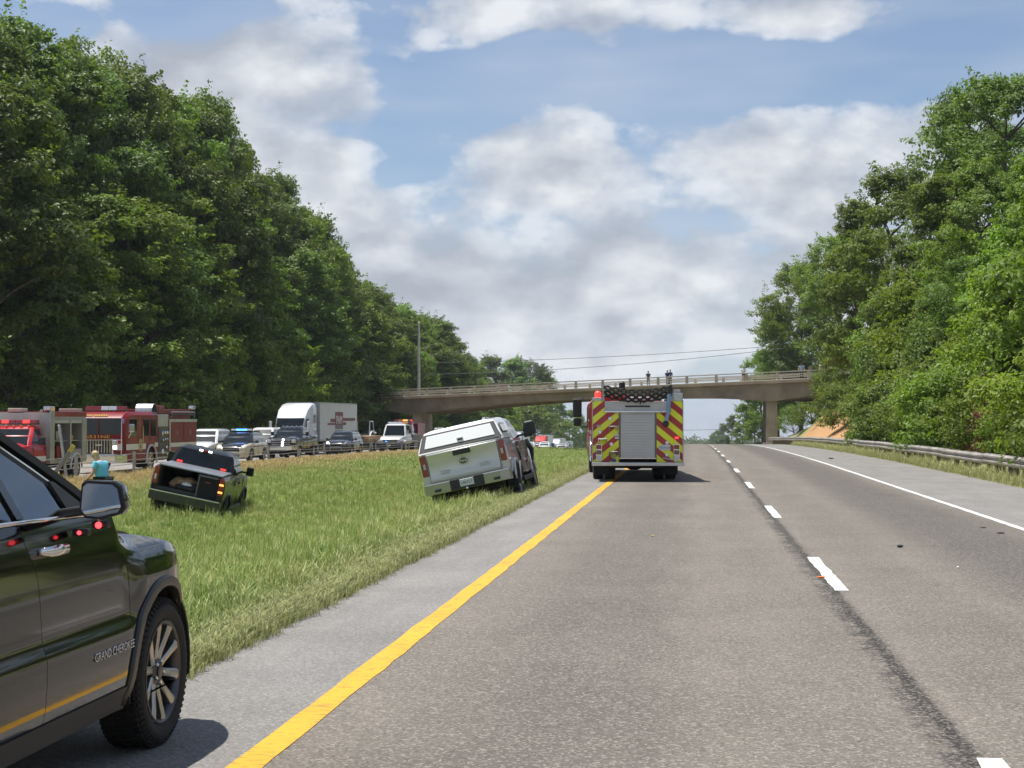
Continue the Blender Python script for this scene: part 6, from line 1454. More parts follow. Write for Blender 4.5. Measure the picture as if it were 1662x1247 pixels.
for s in (-1, 1):
    MB().slab([(s * 0.03 if s > 0 else -1.02, 4.925, 1.72), (s * 1.02 if s > 0 else -0.03, 4.925, 1.72), (s * 1.02 if s > 0 else -0.03, 4.90, 2.44), (s * 0.03 if s > 0 else -1.02, 4.90, 2.44)], -0.03).build('windshield', GLASS, en)
    MB().slab([(s * 1.06, 4.86, 1.72), (s * 1.17, 4.70, 1.72), (s * 1.17, 4.70, 2.42), (s * 1.06, 4.84, 2.42)], 0.03 * -s).build('corner_window', GLASS, en)
    for (y0, y1) in ((3.55, 4.45), (2.0, 2.75), (1.05, 1.75)): MB().bb(s * 1.215, s * 1.232, y0, y1, 1.62, 2.40).build('side_window', GLASS, en, bevel=0.006, seg=1)
    for y in (3.35, 2.9, 1.88, 0.9): MB().bb(s * 1.215, s * 1.226, y - 0.008, y + 0.008, 1.28, 2.5).build('door_seam', BLACKP, en)
    MB().tube([(s * 1.26, 2.85, 1.35), (s * 1.26, 2.85, 2.1)], 0.018, 6).build('grab_handle', CHROME, en)
    MB().bb(s * 1.218, s * 1.230, 2.4, 4.86, 1.02, 1.28).build('white_stripe', WSTRIPE, en); MB().bb(s * 1.218, s * 1.230, 0.76, 1.2, 1.10, 1.30).build('white_stripe', WSTRIPE, en)
    pts = [(s * 1.235, 1.65 + 0.67 * math.cos(a), 0.53 + 0.67 * math.sin(a)) for a in np.linspace(-0.2, math.pi + 0.2, 19)]
    MB().tube(pts, 0.05, 6).build('wheel_arch', WSTRIPE, en, smooth=60)
    # cross badge on the door
    e_ = MB().lathe([(0.24, 0), (0.24, 0.012)], 12, T(s * 1.232, 3.1, 1.22) @ (Matrix.Rotation(0 if s > 0 else math.pi, 4, 'Z')) @ Matrix.Diagonal((1, 1, 1.25, 1))).build('door_emblem', mat('emblem_gold', (0.52, 0.40, 0.16), 0.4), en)
    MB().bb(s * 1.244, s * 1.250, 3.06, 3.14, 1.08, 1.20).build('emblem_mark', BLACKP, e_); MB().bb(s * 1.244, s * 1.250, 3.04, 3.16, 1.30, 1.35).build('emblem_mark', BLACKP, e_)
    mm = MB().box((s * 1.50, 4.95, 2.00), (0.24, 0.12, 0.36)).build('mirror', CHROME, en, bevel=0.04); MB().tube([(s * 1.15, 4.8, 1.55), (s * 1.38, 5.0, 1.58), (s * 1.5, 4.97, 1.85)], 0.02, 6).build('mirror_arm', CHROME, mm)
    add_wheel(en, s * 1.05, 1.65, 0.52, 0.30, 8, CHROME); add_wheel(en, s * 1.02, -2.9, 0.52, 0.29, 8, CHROME, dual=True)
    hl = MB().bb(s * 0.62, s * 1.08, 4.93, 4.97, 1.02, 1.50).build('headlight_bezel', CHROME, en, bevel=0.02)
    for (x, z, m) in ((0.74, 1.14, LIT_W if s < 0 else LENS_W), (0.96, 1.14, LENS_W), (0.74, 1.38, LENS_W), (0.96, 1.38, LENS_R)): MB().box((s * x, 4.99, z), (0.17, 0.04, 0.16)).build('lamp', m, hl, bevel=0.02)
g = MB().bb(-0.58, 0.58, 4.92, 4.97, 0.88, 1.47).build('grille', BLACKP, en, bevel=0.02)
for k in range(9): MB().bb(-0.52 + 0.13 * k - 0.014, -0.52 + 0.13 * k + 0.014, 4.965, 4.992, 0.90, 1.46).build('bar', CHROME, g)
MB().bb(-0.60, 0.60, 4.95, 4.995, 1.46, 1.49).build('bar', CHROME, g); MB().bb(-0.16, 0.16, 4.985, 5.005, 1.22, 1.28).build('wing_badge', CHROME, g)
for s in (-1, 1): MB().slab([(s * 0.60, 4.96, 0.86), (s * 0.68, 4.96, 0.86), (s * 0.62, 4.96, 1.56), (s * 0.60, 4.96, 1.56)], 0.03).build('grille_wing', CHROME, g)
MB().loft([[(-1.22, 4.7, z), (-1.22, 5.3, z), (-1.0, 5.52, z), (1.0, 5.52, z), (1.22, 5.3, z), (1.22, 4.7, z)] for z in (0.46, 0.82)]).build('front_bumper', CHROME, en, bevel=0.02)
MB().bb(-0.9, 0.9, 4.95, 5.45, 0.825, 0.85).build('bumper_deck', TREAD, en)
text_part('No531NE', 0.20, GOLD, en, T(0.22, 4.945, 1.61) @ TX_FRONT, 'front_lettering', xs=1.75)
for (x0, x1) in ((-0.35, 0.30), (0.36, 0.86)):
    n = 6
    for k in range(n): MB().box((x0 + (x1 - x0) * (k + 0.5) / n, 4.85, 2.565), ((x1 - x0) / n * 0.7, 0.02, 0.085), rot=(0.45, 0, 0)).build('roof_lettering_mark', GOLD, en)
lightbar(en, 4.1, 2.80, 1.85, [LENS_R, LENS_W, LENS_W, LENS_R, LENS_R][0:5], 0.42, 0.18)
MB().bb(0.30, 0.75, 4.88, 4.90, 2.12, 2.22).build('dash_lamp', LIT_R, en)
MB().tube([(-1.20, 5.40, 0.85), (-1.22, 5.42, 2.45)], 0.016, 6).build('bumper_pole', WSTRIPE, en); MB().slab([(-1.20, 5.42, 2.30), (-1.34, 5.42, 2.18), (-1.33, 5.42, 2.36), (-1.21, 5.42, 2.52)], 0.01).build('purple_flag', mat('flag_purple', (0.28, 0.24, 0.55), 0.8), en)
# pump panel and body
MB().bb(-1.20, 1.20, -0.75, 0.75, 0.55, 2.62).build('pump_house', TREAD, en, bevel=0.02)
for s in (-1, 1):
    pp = MB().bb(s * 1.20, s * 1.225, -0.65, 0.65, 0.62, 2.05).build('pump_panel', mat('panel_dark', (0.10, 0.095, 0.085), 0.4, 0.6, var=0.4, vscale=4), en)
    for (y, z, r_) in ((-0.4, 1.75, 0.09), (-0.1, 1.75, 0.09), (0.25, 1.72, 0.12), (-0.4, 1.45, 0.06), (-0.1, 1.45, 0.06), (0.2, 1.40, 0.07), (-0.3, 1.05, 0.09), (0.25, 0.85, 0.14), (-0.35, 0.72, 0.07)):
        MB().lathe([(r_, 0), (r_, 0.06), (r_ * 0.7, 0.10)], 14, T(s * 1.225, y, z) @ Matrix.Rotation(0 if s > 0 else math.pi, 4, 'Z')).build('gauge' if z > 1.3 else 'outlet', CHROME, pp)
MB().bb(-1.22, 1.22, -4.95, -0.78, 0.62, 2.35).build('body', PAINT_DKRED, en, bevel=0.02)
for s in (-1, 1):
    for (y0, y1) in ((-2.75, -1.1), (-4.75, -2.95)):
        dr = MB().bb(s * 1.22, s * 1.238, y0, y1, 1.30, 2.24).build('compartment_door', PAINT_DKRED, en, bevel=0.006, seg=1); MB().box((s * 1.25, (y0 + y1) / 2, 1.75), (0.03, 0.08, 0.2)).build('latch', CHROME, dr)
    MB().bb(s * 1.222, s * 1.232, -4.9, -0.9, 1.05, 1.25).build('white_stripe', WSTRIPE, en); MB().bb(s * 1.22, s * 1.24, -4.95, -0.78, 2.26, 2.40).build('body_rail', TREAD, en); MB().bb(s * 1.22, s * 1.24, -1.0, -0.79, 0.65, 2.26).build('body_post', TREAD, en)
    MB().tube([(s * 1.15, -4.8, 2.62), (s * 1.15, -1.2, 2.62)], 0.05, 8).build('hard_suction', BLACKP, en); MB().tube([(s * 1.15, -4.8, 2.50), (s * 1.15, -4.8, 2.75), (s * 1.15, -1.3, 2.75), (s * 1.15, -1.3, 2.50)], 0.03, 6).build('ladder_rail', DULL, en)
MB().bb(-0.9, 0.9, -4.9, -0.8, 2.35, 2.88).build('hose_bed', PAINT_DKRED, en, bevel=0.03)
MB().lathe([(0.42, 0), (0.42, 0.8), (0.38, 0.8), (0.38, 0.0)], 24, T(-1.1, 0.9, 2.72), closed=True).build('hose_reel', DULL, en); MB().bb(-1.1, -0.2, -0.5, 0.4, 2.62, 3.05).build('reel_box', PAINT_DKRED, en, bevel=0.05)
MB().box((-1.05, -4.7, 2.98), (0.3, 0.3, 0.2)).build('spot_lamp', CHROME, en, bevel=0.05)
MB().bb(-0.5, 0.5, -4.8, 4.6, 0.42, 0.7).build('chassis', UNDER, en)

# ---- rescue truck in front of it
Yr = Yat(48, -24.75)
rs = thing('rescue_truck', 'bright red rescue truck with open grey equipment body at the left border', 'rescue truck', (-24.75 - 1.12, Yr + 2.0, OPP_Z), (0, 0, math.pi))
st = [(0.25, 1.03, 0.62, 1.38), (1.3, 1.03, 0.60, 1.40), (1.5, 1.02, 0.60, 1.42), (2.5, 0.98, 0.60, 1.36), (3.0, 0.93, 0.62, 1.28), (3.1, 0.86, 0.66, 1.18)]
obj('body', body_mesh(st, [(2.0, 0.45, 0.56)], 0.6), PAINT_RED, rs)
cab(rs, PAINT_RED, 0.25, 1.62, 1.40, 0.30, 0.95, 2.12, 0.97, 0.80, rows=1)
hood = [[(x, y, z) for x, z in ((-0.84 * k, zz), (-0.5 * k, zz + 0.09), (0, zz + 0.07), (0.5 * k, zz + 0.09), (0.84 * k, zz), (0, zz - 0.08))] for y, k, zz in ((1.58, 1.0, 1.40), (2.4, 0.98, 1.36), (3.05, 0.94, 1.26))]
MB().loft(hood).build('hood', PAINT_RED, rs, smooth=50)
for s in (-1, 1):
    pts = [(s * 1.05, 2.0 + 0.57 * math.cos(a), 0.45 + 0.57 * math.sin(a)) for a in np.linspace(0, math.pi, 15)]
    MB().tube(pts, 0.075, 8).build('fender_flare', BLACKP, rs, smooth=60)
    MB().box((s * 0.82, 3.08, 1.05), (0.28, 0.12, 0.3)).build('headlight', LENS_W, rs, bevel=0.03); MB().bb(s * 1.03, s * 1.04, 0.3, 1.45, 0.78, 0.98).build('white_stripe', WSTRIPE, rs)
    add_wheel(rs, s * 0.95, 2.0, 0.44, 0.26, 8, CHROME); add_wheel(rs, s * 1.0, -2.45, 0.44, 0.26, 8, CHROME, dual=True)
mirror_pair(rs, 0.99, 1.30, 1.58, BLACKP, 0.30, 0.30, 0.16); handles(rs, (0.5,), 1.18, 1.02, PAINT_RED); side_seams(rs, (0.33, 1.42), 0.66, 1.34, 1.022)
g = MB().bb(-0.62, 0.62, 3.06, 3.14, 0.78, 1.22).build('grille', BLACKP, rs, bevel=0.02)
for zz in (0.88, 1.0, 1.12): MB().bb(-0.6, 0.6, 3.13, 3.16, zz - 0.03, zz + 0.03).build('bar', CHROME, g)
MB().bb(-1.05, 1.05, 3.0, 3.25, 0.48, 0.74).build('front_bumper', CHROME, rs, bevel=0.03)
for x in (-0.6, -0.3, 0.0, 0.3, 0.6): MB().ball((x, 0.92, 2.15), (0.05, 0.06, 0.03), 8, 6).build('roof_marker', LENS_A, rs)
lightbar(rs, 0.62, 2.24, 1.7, [LENS_R, LIT_R, LENS_R, LENS_R, LIT_R, LENS_R], 0.34, 0.13)
MB().bb(-0.45, 0.45, -3.4, 2.6, 0.45, 0.7).build('chassis', UNDER, rs)
bx = MB().bb(-1.12, 1.12, -3.45, 0.15, 0.66, 2.66).mesh('equipment_body', bevel=0.015)
c = [MB().bb(-1.5, -0.35, -1.75, -0.25, 0.80, 2.36).mesh('c'), MB().bb(-1.5, -0.35, -3.0, -1.9, 1.20, 2.36).mesh('c')]
k_ = MB(); k_.lathe([(0.54, 0), (0.54, 1.0)], 26, T(-1.6, -2.45, 0.45)); c.append(k_.mesh('c')); k_ = MB(); k_.lathe([(0.54, 0), (0.54, 1.0)], 26, T(0.6, -2.45, 0.45)); c.append(k_.mesh('c'))
obj('equipment_body', smooth_mesh(boolean(bx, c), 30), mat('body_grey', (0.36, 0.35, 0.33), 0.45, 0.4, var=0.15, vscale=2), rs)
MB().bb(-1.14, 1.14, -3.47, -0.2, 2.50, 2.70).build('roof_trim', PAINT_DKRED, rs, bevel=0.02)
MB().bb(-1.16, -1.10, -0.24, 0.16, 0.66, 2.74).build('door_post', DULL, rs, bevel=0.02); MB().bb(-1.15, -1.10, -1.90, -1.74, 0.78, 2.40).build('door_post', DULL, rs); MB().bb(-1.16, -1.09, -3.45, -3.02, 0.70, 2.42).build('door_post', DULL, rs, bevel=0.02)
for (y0, y1) in ((-1.74, -0.26), (-3.0, -1.92)):
    MB().bb(-1.13, -1.09, y0, y1, 2.24, 2.36).build('roller_door', SHUT, rs); MB().bb(-1.05, -0.38, y0, y1, 1.52, 1.56).build('shelf', DULL, rs)
for (y, z, sx, sy, sz, m) in ((-0.6, 1.15, 0.4, 0.4, 0.6, UNDER), (-1.25, 1.1, 0.4, 0.5, 0.5, PAINT_DKRED), (-1.1, 1.75, 0.4, 0.25, 0.36, DULL), (-0.55, 1.8, 0.3, 0.3, 0.45, BLACKP), (-2.3, 1.66, 0.4, 0.7, 0.18, GOLD), (-2.5, 1.33, 0.4, 0.5, 0.24, BLACKP)):
    MB().box((-0.72, y, z), (sx, sy, sz)).build('stowed_gear', m, rs, bevel=0.03)
MB().tube([(-1.13, -2.45 + 0.57 * math.cos(a), 0.45 + 0.57 * math.sin(a)) for a in np.linspace(0, math.pi, 15)], 0.04, 6).build('fender_ring', WSTRIPE, rs, smooth=60)
MB().box((-1.0, -0.05, 2.82), (0.32, 0.4, 0.18)).build('scene_lamp', CHROME, rs, bevel=0.03); MB().box((0.3, -0.1, 2.76), (0.6, 0.5, 0.14)).build('roof_box', CONC_L, rs, bevel=0.02); MB().box((-0.6, -3.1, 2.76), (0.8, 0.5, 0.14)).build('roof_box', CONC_L, rs, bevel=0.02)
# ------------------------------------------------------------------ black SUV beside the camera
JX, JY = -2.76 - 0.965, 6.44
jp = thing('black_suv', 'glossy black SUV parked on the left shoulder in the foreground', 'suv', (JX, JY, 0), (0, 0, 0))
JP = mat('gloss_black', (0.003, 0.003, 0.004), 0.10, 0.0, coat=0.55, spec=0.35)
JTRIM = mat('grey_moulding', (0.060, 0.060, 0.062), 0.42, 0.0, var=0.1, bump=0.1)
def jglass():
    m = bpy.data.materials.new('tinted_glass'); m.use_nodes = True; t = m.node_tree; t.nodes.clear()
    fr = N(t, 'ShaderNodeFresnel'); fr.inputs[0].default_value = 1.75
    tr = N(t, 'ShaderNodeBsdfTransparent'); tr.inputs[0].default_value = (0.50, 0.55, 0.53, 1)
    gl = N(t, 'ShaderNodeBsdfGlossy'); gl.inputs['Roughness'].default_value = 0.02; gl.inputs['Color'].default_value = (0.9, 0.95, 1, 1)
    mx = N(t, 'ShaderNodeMixShader'); t.links.new(mth(t, 'ADD', fr.outputs[0], 0.10, clamp=True), mx.inputs[0]); t.links.new(tr.outputs[0], mx.inputs[1]); t.links.new(gl.outputs[0], mx.inputs[2])
    o = N(t, 'ShaderNodeOutputMaterial'); t.links.new(mx.outputs[0], o.inputs[0]); return m
JG = jglass()
def sstep(a, b_, x): t = min(1, max(0, (x - a) / (b_ - a))); return t * t * (3 - 2 * t)
ZD = [0.26, 0.34, 0.40, 0.45, 0.55, 0.655, 0.69, 0.725, 0.755, 0.80, 0.95, 1.08, 1.17, 1.23, 1.27]
XD = [0.885, 0.915, 0.945, 0.957, 0.966, 0.968, 0.964, 0.950, 0.943, 0.940, 0.930, 0.915, 0.900, 0.888, 0.876]
ZF = [0.26, 0.40, 0.60, 0.80, 0.92, 1.00, 1.06, 1.10, 1.13, 1.20]
XF = [0.93, 0.945, 0.955, 0.962, 0.958, 0.940, 0.905, 0.850, 0.770, 0.60]
def jx(y, z):
    a = float(np.interp(z, ZD, XD)); f = float(np.interp(z, ZF, XF))
    k = sstep(0.90, 1.22, y); x = a * (1 - k) + f * k
    if y > 1.5: x -= 0.20 * ((y - 1.5) / 0.65) ** 2
    if y < -1.6: x -= 0.16 * ((-y - 1.6) / 0.80) ** 2
    return x
def jpatch(name, yr, yf, zb, zt, m, parent, side=1, nu=26, nv=34, holes=(), th=0.012, off=0.0, label=None):
    """skin panel on the flank between rear edge yr(z), front edge yf(z), lower edge and upper edge"""
    V = []; F = []; keep = {}
    fz = lambda f, a: f(a) if callable(f) else f
    for j in range(nv + 1):
        for i in range(nu + 1):
            t = j / nv; z0 = fz(zb, 0); y = 0
            z = 0; u = i / nu
            ym = fz(yr, 0.7) + (fz(yf, 0.7) - fz(yr, 0.7)) * u
            z = fz(zb, ym) + (fz(zt, ym) - fz(zb, ym)) * t
            y = fz(yr, z) + (fz(yf, z) - fz(yr, z)) * u
            for (hy, hz, hr) in holes:
                d = math.hypot(y - hy, z - hz)
                if d < hr + 0.028 and d > hr - 0.028: y, z = hy + (y - hy) * hr / d, hz + (z - hz) * hr / d
            V.append((side * (jx(y, z) + off), y, z))
    for j in range(nv):
        for i in range(nu):
            q = [j * (nu + 1) + i, j * (nu + 1) + i + 1, (j + 1) * (nu + 1) + i + 1, (j + 1) * (nu + 1) + i]
            cy = sum(V[k][1] for k in q) / 4; cz = sum(V[k][2] for k in q) / 4
            if any(math.hypot(cy - hy, cz - hz) < hr - 0.002 for (hy, hz, hr) in holes): continue
            F.append(tuple(q))
    b = MB(); b.v = V; b.f = F; me = b.mesh(name, smooth=40, merge=False)
    bm = bmesh.new(); bm.from_mesh(me); bmesh.ops.delete(bm, geom=[v for v in bm.verts if not v.link_faces], context='VERTS')
    for f in bm.faces:
        if (f.normal.x > 0) != (side > 0): f.normal_flip()
    bm.to_mesh(me); bm.free()
    o = obj(name, me, m, parent); md = o.modifiers.new('thick', 'SOLIDIFY'); md.thickness = th; md.offset = -1; md.material_offset_rim = 1; me.materials.append(BLACKP); es_ = o.modifiers.new('split', 'EDGE_SPLIT'); es_.split_angle = R(50)
    if label: o['label'] = label
    return o
AX_F, AX_R, WZ, ARCH = 1.46, -1.455, 0.385, 0.455
jtop = lambda y: float(np.interp(y, [0.8, 1.0, 1.4, 1.7, 1.9, 2.05, 2.18], [1.17, 1.155, 1.115, 1.055, 0.985, 0.91, 0.83]))
fr_edge = lambda z: 0.985 + (0.0 if z < 0.75 else -0.0) - 0.10 * max(0, z - 0.95) / 0.3      # door front cut
rr_edge = lambda z: -0.055 - 0.07 * sstep(0.85, 0.45, z) * 0 - (0.10 * sstep(1.0, 1.25, z))
belt = lambda y: 1.262 + 0.012 * (-y)
for s in (1, -1):
    jpatch('front_door', lambda z: rr_edge(z) + 0.0025, lambda z: fr_edge(z) - 0.0025, lambda y: 0.405, belt, JP, jp, s, 30, 40)
    jpatch('rear_door', lambda z: -1.05 - 0.28 * max(0, (z - 0.75)) if z > 0.75 else -1.05 + 0.45 * max(0, 0.75 - z) * 0.3, lambda z: rr_edge(z) - 0.0025, lambda y: 0.405, belt, JP, jp, s, 24, 34, holes=((AX_R, WZ, ARCH + 0.03),))
    jpatch('fender', lambda z: fr_edge(z) + 0.0025, 2.18, lambda y: 0.40, jtop, JP, jp, s, 60, 44, holes=((AX_F, WZ, ARCH),))
    jpatch('quarter_panel', -2.25, lambda z: -1.06 - 0.28 * max(0, (z - 0.75)) if z > 0.75 else -1.06, lambda y: 0.42, belt, JP, jp, s, 50, 34, holes=((AX_R, WZ, ARCH),))
    jpatch('sill', -0.98, 1.0, lambda y: 0.275, lambda y: 0.395, JTRIM, jp, s, 30, 6, off=0.006)
    # wheel arch flares
    for ya in (AX_F, AX_R):
        b = MB(); rings = []
        for a in np.linspace(-0.25, math.pi + 0.18, 40):
            cy, sy = math.cos(a), math.sin(a); ring = []
            for (dr, dx) in ((0.000, -0.05), (0.002, 0.014), (0.012, 0.022), (0.050, 0.016), (0.056, 0.004), (0.056, -0.02)):
                rr = ARCH - 0.004 + dr; y = ya + rr * cy; z = WZ + rr * sy; ring.append((s * (jx(y, max(0.27, z)) + dx), y, z))
            rings.append(ring)
        b.loft(rings, close=False, cap=False); o = b.build('arch_flare', JTRIM, jp, smooth=50); o.modifiers.new('thick', 'SOLIDIFY').thickness = 0.006
        b = MB(); b.lathe([(ARCH + 0.02, 0), (ARCH + 0.02, 0.34), (ARCH + 0.0, 0.34), (ARCH + 0.0, 0.0)], 32, T(0.60 if s > 0 else -0.94, ya, WZ), closed=True); b.lathe([(ARCH + 0.01, 0), (ARCH + 0.01, 0.01)], 32, T(s * 0.60, ya, WZ)); b.v = [(x, y, max(z, 0.30)) for x, y, z in b.v]; b.build('wheel_well', UNDER, jp)
    # chrome belt moulding and black window frame
    b = MB(); pts = [(s * (jx(y, belt(y)) + 0.004), y, belt(y) + 0.012) for y in np.linspace(-1.9, 0.56, 24)]; b.tube(pts, 0.010, 6); b.build('belt_moulding', CHROME, jp, smooth=60)
# inner structure that shows in the panel gaps
rings = []
for y in np.linspace(-2.2, 2.15, 36):
    k = [(jx(y, z) - 0.018, z) for z in (0.30, 0.42, 0.60, 0.70, 0.78, 0.95, 1.08, 1.2)] if y < 0.9 else [(min(jx(y, 0.6), jx(y, z)) - 0.03, z) for z in (0.30, 0.42, 0.50, 0.58, 0.66, 0.72, jtop(y) - 0.12, jtop(y) - 0.07)]
    rings.append([(x, y, z) for x, z in k] + [(-x, y, z) for x, z in reversed(k)])
bm_in = MB().loft(rings).mesh('inner_body'); c = []
for ya in (AX_F, AX_R):
    for s in (1, -1):
        k_ = MB(); k_.lathe([(ARCH + 0.025, 0), (ARCH + 0.025, 0.9)], 32, T(0.58 if s > 0 else -1.48, ya, WZ)); c.append(k_.mesh('c'))
c.append(MB().bb(-0.80, 0.80, -2.0, 0.75, 0.55, 1.6).mesh('c'))
obj('inner_body', smooth_mesh(boolean(bm_in, c), 30), UNDER, jp)
# hood, nose, bumper
hood = []
for y, k, zz in ((0.80, 0.98, 1.185), (1.2, 0.98, 1.16), (1.6, 0.95, 1.105), (1.9, 0.88, 1.025), (2.08, 0.80, 0.93), (2.18, 0.72, 0.86)):
    hood.append([(x * k, y, z) for x, z in ((-0.84, zz - 0.05), (-0.72, zz + 0.004), (-0.45, zz + 0.028), (0, zz + 0.035), (0.45, zz + 0.028), (0.72, zz + 0.004), (0.84, zz - 0.05), (0, zz - 0.16))])
MB().loft(hood).build('hood', JP, jp, smooth=60)
rings = []
for z, ww, yy in ((0.28, 0.74, 2.12), (0.45, 0.78, 2.22), (0.62, 0.78, 2.24), (0.74, 0.74, 2.21), (0.84, 0.66, 2.16)):
    rings.append([(-ww, 1.98, z), (-ww * 0.92, yy - 0.14, z), (-ww * 0.55, yy, z), (ww * 0.55, yy, z), (ww * 0.92, yy - 0.14, z), (ww, 1.98, z)])
MB().loft(rings).build('front_bumper', JP, jp, smooth=50)
gr_ = MB().bb(-0.55, 0.55, 2.18, 2.25, 0.68, 0.82).build('grille', CHROME, jp, bevel=0.02)
for k in range(7): MB().bb(-0.48 + 0.16 * k - 0.045, -0.48 + 0.16 * k + 0.045, 2.245, 2.255, 0.69, 0.81).build('grille_slot', BLACKP, gr_)
for s in (-1, 1): MB().box((s * 0.66, 2.08, 0.80), (0.26, 0.2, 0.13), rot=(0, 0, -s * 0.5)).build('headlight', LENS_W, jp, bevel=0.03)
MB().bb(-0.85, 0.85, -2.40, -2.15, 0.40, 1.70).build('tailgate', JP, jp, bevel=0.08, seg=3)
MB().bb(-0.70, 0.70, -2.0, 1.9, 0.22, 0.36).build('floor_pan', UNDER, jp)
# greenhouse: pillars, roof, glass
def gp(y, z, s):      # side glass plane
    k = (z - 1.26) / 0.42; return (s * (0.872 - 0.185 * k), y, z)
roof_pts = [(-2.10, 1.60), (-1.9, 1.70), (-1.0, 1.745), (0.0, 1.735), (0.15, 1.70)]
rings = []
for (y, z) in ((-2.20, 1.55), (-2.05, 1.67), (-1.2, 1.725), (-0.3, 1.72), (0.02, 1.675), (0.10, 1.63)):
    rings.append([(-0.70, y, z - 0.05), (-0.66, y, z), (-0.45, y, z + 0.03), (0, y, z + 0.04), (0.45, y, z + 0.03), (0.66, y, z), (0.70, y, z - 0.05), (0.4, y, z - 0.06), (-0.4, y, z - 0.06)])
MB().loft(rings).build('roof', JP, jp, smooth=50)
MB().slab([(0.76, 0.93, 1.20), (-0.76, 0.93, 1.20), (-0.60, 0.06, 1.66), (0.60, 0.06, 1.66)], 0.006).build('windshield', JG, jp)
MB().bb(-0.80, 0.80, 0.55, 0.95, 1.10, 1.16).build('dashboard', BLACKP, jp, bevel=0.03)
for s in (1, -1):
    # A pillar: body-coloured with black inner edge
    def strip(pts, w, m, name, dz=0.0, off=0.0, th=0.03):
        b = MB(); rings = []
        for (y, z) in pts:
            x, _, _ = gp(y, z, s); x += s * off
            rings.append([(x, y - w * 0.45, z - w * 0.5), (x, y + w * 0.45, z + w * 0.5), (x - s * th, y + w * 0.5, z + w * 0.55), (x - s * th, y - w * 0.45, z - w * 0.5)])
        return b.loft(rings).build(name, m, jp, smooth=40)
    AP = [(0.80, 1.235), (0.55, 1.375), (0.25, 1.52), (0.02, 1.625), (-0.2, 1.672), (-0.8, 1.70), (-1.6, 1.675)]
    strip([(y + 0.02, z + 0.012) for y, z in AP], 0.028, BLACKP, 'pillar', off=0.006, th=0.05)
    strip([(y - 0.045, z - 0.028) for y, z in AP], 0.009, CHROME, 'pillar_moulding', off=0.004, th=0.01)
    strip([(y - 0.075, z - 0.045) for y, z in AP], 0.035, BLACKP, 'window_frame', off=0.0, th=0.03)
    q = [gp(-0.09, 1.285, s), gp(-0.16, 1.285, s), gp(-0.30, 1.66, s), gp(-0.23, 1.66, s)]
    MB().slab(q if s < 0 else [q[1], q[0], q[3], q[2]], 0.012).build('door_pillar', JP, jp)
    q = [gp(0.66, 1.262, s), gp(0.40, 1.262, s), gp(0.31, 1.43, s), gp(0.36, 1.425, s)]
    MB().slab(q if s < 0 else [q[1], q[0], q[3], q[2]], 0.014).build('mirror_sail', BLACKP, jp)
    # front side glass and rear side glass
    def pane(pts, name):
        pts = [gp(y, z, s) for y, z in pts]; n = len(pts); b = MB(); V = pts + [(p[0] - s * 0.005, p[1], p[2]) for p in pts]
        b.add(V, [tuple(range(n)), tuple(range(2 * n - 1, n - 1, -1))] + [(i, i + n, (i + 1) % n + n, (i + 1) % n) for i in range(n)]); return b.build(name, JG, jp)
    pane([(-0.10, 1.265), (0.60, 1.265), (0.40, 1.39), (0.15, 1.51), (-0.07, 1.60), (-0.22, 1.635)], 'front_side_window'); pane([(-1.35, 1.27), (-0.16, 1.27), (-0.30, 1.66), (-1.25, 1.66)], 'rear_side_window')
    MB().box((s * 0.71, -1.9, 1.48), (0.06, 0.75, 0.42)).build('rear_pillar', JP, jp, bevel=0.03)
# interior hints
for x in (-0.4, 0.4):
    se = MB().box((x, -0.30, 0.95), (0.5, 0.16, 0.62), rot=(-0.25, 0, 0)).build('seat', BLACKP, jp, bevel=0.06); MB().box((x, -0.44, 1.38), (0.26, 0.10, 0.2)).build('headrest', BLACKP, se, bevel=0.04); MB().box((x, 0.0, 0.68), (0.5, 0.5, 0.16)).build('cushion', BLACKP, se, bevel=0.05)
MB().lathe([(0.19, -0.015), (0.205, 0), (0.19, 0.015), (0.175, 0)], 24, T(-0.4, 0.42, 1.12) @ Matrix.Rotation(math.pi / 2 - 0.4, 4, 'Z') @ Matrix.Rotation(0.0, 4, 'X'), closed=True).build('steering_wheel', BLACKP, jp)
